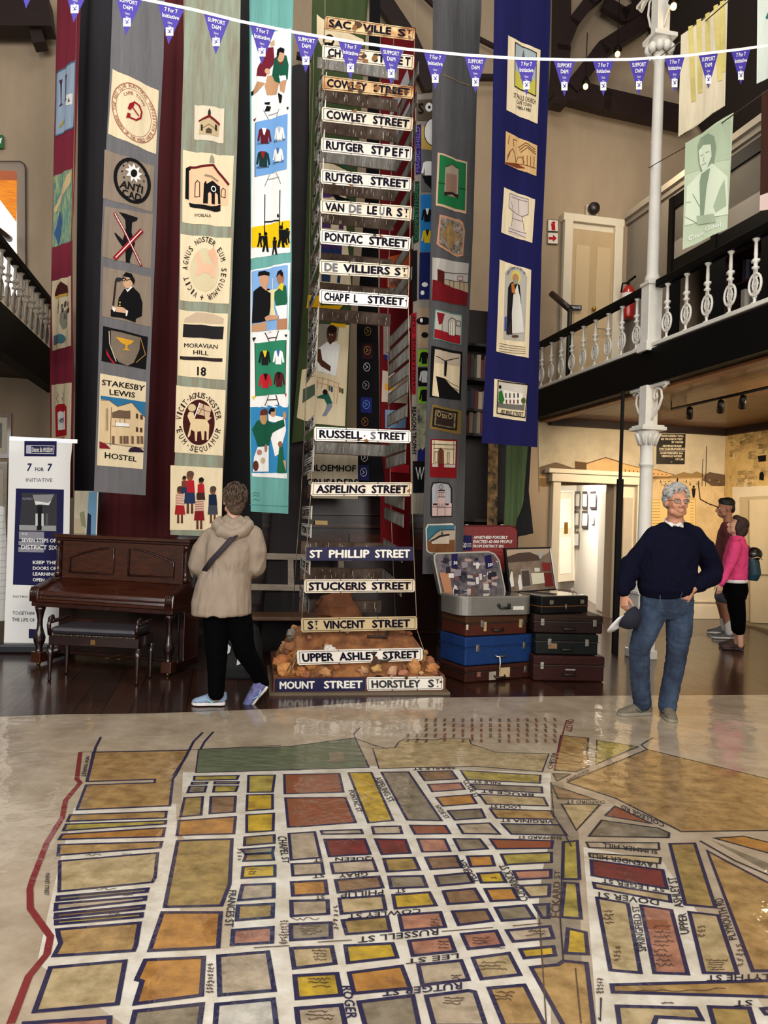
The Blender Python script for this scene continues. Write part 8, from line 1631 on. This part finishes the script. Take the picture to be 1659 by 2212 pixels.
# ---------- person in pink and person in the maroon shirt
D = 9.3
pk = person_root('person in a bright pink top and black cropped trousers, seen from the side', PF(1590, 1404))
pf = V((-1, .12, 0)).normalized(); HQ = rotm(V((-1, .1, .38)), V((.38, 0, 1))); hc = J(1592, 1137, 0); ks = .98
mb = MB(); mb.mat = SKINB; head_shape(mb, hc, HQ, ks)
mb.tube([J(1590, 1168, 0), J(1590, 1155, 0), hc + V((.01, 0, -.03))], [.055, .048, .05], 12)
mb.tube([J(1588, 1280, 0), J(1589, 1240, 0), J(1591, 1200, 0), J(1592, 1172, 0), J(1591, 1160, 0)], [(.12, .12), (.11, .11), (.14, .11), (.13, .08), (.05, .05)], 16, up=pf)
sA, eA, wA = J(1588, 1180, -.15), J(1575, 1225, -.17), J(1556, 1262, -.2); sB, eB, wB_ = J(1590, 1180, .15), J(1584, 1225, .17), J(1568, 1262, .2)
limb(mb, [sA, eA, wA], [.042, .036, .025]); limb(mb, [sB, eB, wB_], [.042, .036, .025])
hand_shape(mb, wA, V((-.05, 0, -1)), V((0, -1, 0)), .5, .9, left=True); hand_shape(mb, wB_, V((-.05, 0, -1)), V((0, 1, 0)), .5, .9, left=False)
kA, aA = J(1596, 1335, -.08), J(1600, 1394, -.08); kB, aB = J(1592, 1335, .1), J(1592, 1388, .1)
limb(mb, [J(1588, 1285, -.08), kA, aA], [.07, .05, .034]); limb(mb, [J(1588, 1285, .08), kB, aB], [.07, .05, .034])
mb.build('body', pk, remesh=.007, relax=3); face_bits(pk, hc, HQ, ks)
mb = MB(); HP = M('#33201a', .7, ns=40, na=.4, bump=.5, bs=50); mb.mat = HP
for x, y, z, a, b, d in ((0, -.035, .045, .092, .1, .09), (.0, -.07, -.03, .09, .075, .09), (.0, -.055, -.08, .085, .065, .05), (.07, -.01, .0, .025, .055, .08), (-.07, -.01, .0, .025, .055, .08), (0, .03, .095, .065, .06, .04)): mb.ball(hc + HQ @ V((x * ks, y * ks, z * ks)), (a * ks, b * ks, d * ks), rot=HQ)
mb.build('hair', pk, remesh=.009, relax=2)
PINK = M('#e0417c', .85, ns=5, na=.15, bump=.25, bs=14)
mb = MB(); mb.mat = PINK
mb.tube([J(1587, 1252, 0), J(1588, 1235, 0), J(1590, 1205, 0), J(1592, 1180, 0), J(1592, 1166, 0), J(1591, 1157, 0)], [(.155, .145), (.15, .14), (.165, .14), (.165, .115), (.12, .085), (.065, .065)], 18, up=pf)
limb(mb, [J(1589, 1180, -.14), J(1583, 1205, -.16), eA, J(1565, 1245, -.19), wA + V((.01, 0, .02))], [.068, .066, .058, .05, .042]); limb(mb, [J(1591, 1180, .14), J(1588, 1205, .16), eB, J(1576, 1245, .19), wB_ + V((.01, 0, .02))], [.068, .066, .058, .05, .042])
crumple(mb.build('top', pk, remesh=.01, relax=3), .007, 9, (1, 1, .8), 6)
mb = MB(); mb.mat = M('#e8e4e2', .8); mb.tube([J(1587, 1258, 0), J(1587, 1251, 0)], [(.158, .148), (.156, .146)], 18, up=pf); mb.build('undershirt_hem', pk)
mb = MB(); mb.mat = TRB
mb.tube([J(1587, 1254, 0), J(1588, 1275, 0), J(1589, 1295, 0)], [(.145, .14), (.155, .15), (.12, .12)], 16, up=pf)
limb(mb, [J(1588, 1285, -.07), J(1592, 1315, -.08), kA, J(1597, 1361, -.08)], [.11, .098, .08, .068]); limb(mb, [J(1588, 1285, .07), J(1590, 1315, .09), kB, J(1592, 1358, .1)], [.11, .098, .08, .068]); mb.build('trousers', pk, remesh=.01, relax=3)
f1 = PF(1606, 1405); shoe(pk, V((f1.x, f1.y, .006)), V((-1, .05, 0)), .26, .09, '#4a3432', '#3a2a28', hgt=.06); f2 = PF(1598, 1398); shoe(pk, V((f2.x, f2.y, .006)), V((-1, .05, 0)), .26, .09, '#4a3432', '#3a2a28', hgt=.06)
bp_ = thing('backpack', 'small dark teal backpack worn over the pink top', 'backpack', J(1622, 1230, 0))
mb = MB(); mb.mat = M('#123c48', .6, ns=8, na=.3); mb.tube([J(1624, 1254, 0), J(1626, 1240, 0), J(1624, 1218, 0), J(1618, 1196, 0), J(1612, 1180, 0)], [(.09, .06), (.13, .09), (.13, .085), (.1, .06), (.05, .03)], 16, up=pf); mb.build('pack', bp_, remesh=.01, relax=3)
mb = MB(); mb.mat = M('#181c22', .7)
for s_ in (-.11, .11): mb.tube([J(1612, 1190, s_), J(1598, 1166, s_), J(1582, 1172, s_), J(1580, 1195, s_ * 1.4), J(1600, 1212, s_ * 1.3)], [(.016, .006)] * 5, 8)
mb.build('strap', bp_)
cc = J(1629, 1197, -.05); ch = thing('visor_hat', 'shiny black cap hooked onto the teal backpack', 'hat', cc)
mb = MB(); mb.mat = M('#0a0a0c', .35, coat=.3); mb.ball(cc, (.095, .09, .085)); mb.tube([cc + V((-.08, -.02, -.03)), cc + V((-.04, -.03, -.1)), cc + V((.05, -.03, -.09))], [(.02, .012), (.04, .01), (.02, .012)], 10); mb.build('crown', ch, remesh=.008, relax=2)
mb = MB(); mb.tube([cc + V((-.07, -.08, -.05)), cc + V((0, -.1, -.03)), cc + V((.06, -.085, -.06))], .006, 6, M('#c8b088', .5)); mb.build('trim_band', ch)
D = 10.1
m2 = person_root('person with short black hair in a maroon shirt and shorts behind the pink top', PF(1565, 1378))
pf = V((-1, .1, 0)).normalized(); HQ = rotm(V((-1, .1, -.1))); hc = J(1567, 1098, 0); ks = 1.04
mb = MB(); mb.mat = SKIND; head_shape(mb, hc, HQ, ks)
mb.tube([J(1574, 1135, 0), J(1572, 1120, 0), hc + V((.02, 0, -.03))], [.068, .058, .055], 12)
mb.tube([J(1572, 1265, 0), J(1572, 1220, 0), J(1573, 1170, 0), J(1574, 1142, 0), J(1574, 1130, 0)], [(.14, .13), (.13, .12), (.17, .12), (.16, .09), (.06, .06)], 16, up=pf)
sA, eA, wA = J(1574, 1148, -.18), J(1578, 1195, -.22), J(1566, 1232, -.2); sB, eB, wB_ = J(1572, 1148, .18), J(1572, 1195, .22), J(1562, 1235, .2)
limb(mb, [sA, eA, wA], [.05, .042, .03]); limb(mb, [sB, eB, wB_], [.05, .042, .03]); hand_shape(mb, wA, V((-.1, 0, -1)), V((0, -1, 0)), .5, 1, left=True); hand_shape(mb, wB_, V((-.1, 0, -1)), V((0, 1, 0)), .5, 1, left=False)
kA, aA = J(1560, 1302, -.1), J(1573, 1358, -.1); kB, aB = J(1556, 1300, .1), J(1566, 1352, .1)
limb(mb, [J(1572, 1255, -.09), kA, J(1568, 1325, -.1), aA], [.085, .062, .058, .04]); limb(mb, [J(1572, 1255, .09), kB, J(1562, 1320, .1), aB], [.085, .062, .058, .04]); mb.build('body', m2, remesh=.008, relax=3); face_bits(m2, hc, HQ, ks)
mb = MB(); mb.mat = M('#0e0b0c', .6, bump=.4, bs=60)
for x, y, z, a, b, d in ((0, -.025, .06, .082, .1, .08), (0, .03, .1, .062, .05, .035), (0, -.08, .0, .068, .035, .07)): mb.ball(hc + HQ @ V((x * ks, y * ks, z * ks)), (a * ks, b * ks, d * ks), rot=HQ)
mb.build('hair', m2, remesh=.008, relax=2)
MARS = M('#6a2f34', .85, ns=5, na=.2, bump=.2, bs=14)
mb = MB(); mb.mat = MARS
mb.tube([J(1571, 1245, 0), J(1571, 1220, 0), J(1573, 1180, 0), J(1574, 1150, 0), J(1574, 1135, 0), J(1574, 1128, 0)], [(.18, .15), (.18, .15), (.2, .15), (.19, .12), (.13, .09), (.075, .07)], 18, up=pf); limb(mb, [J(1574, 1150, -.17), J(1577, 1185, -.21)], [.08, .078]); limb(mb, [J(1573, 1150, .17), J(1573, 1185, .21)], [.08, .078]); crumple(mb.build('shirt', m2, remesh=.011, relax=3), .007, 8, (1, 1, .8), 7)
mb = MB(); mb.mat = M('#5a6270', .85, ns=5, na=.2)
mb.tube([J(1571, 1240, 0), J(1571, 1258, 0), J(1571, 1272, 0)], [(.16, .145), (.165, .15), (.12, .12)], 16, up=pf); limb(mb, [J(1571, 1262, -.08), J(1563, 1290, -.1)], [.115, .1]); limb(mb, [J(1571, 1262, .08), J(1560, 1288, .1)], [.115, .1]); mb.build('shorts', m2, remesh=.011, relax=3)
mb = MB(); mb.mat = M('#d8d6d4', .85); limb(mb, [J(1571, 1340, -.1), J(1575, 1366, -.1)], [.05, .05]); limb(mb, [J(1563, 1338, .1), J(1567, 1358, .1)], [.05, .05]); mb.build('socks', m2, remesh=.008, relax=2)
f1 = PF(1586, 1381); shoe(m2, V((f1.x, f1.y, .006)), V((-1, .05, 0)), .3, .105, '#6a6e74', '#e8e4e0'); f2 = PF(1574, 1370); shoe(m2, V((f2.x, f2.y, .006)), V((-1, .08, 0)), .3, .105, '#5a5e64', '#d8d4d0')
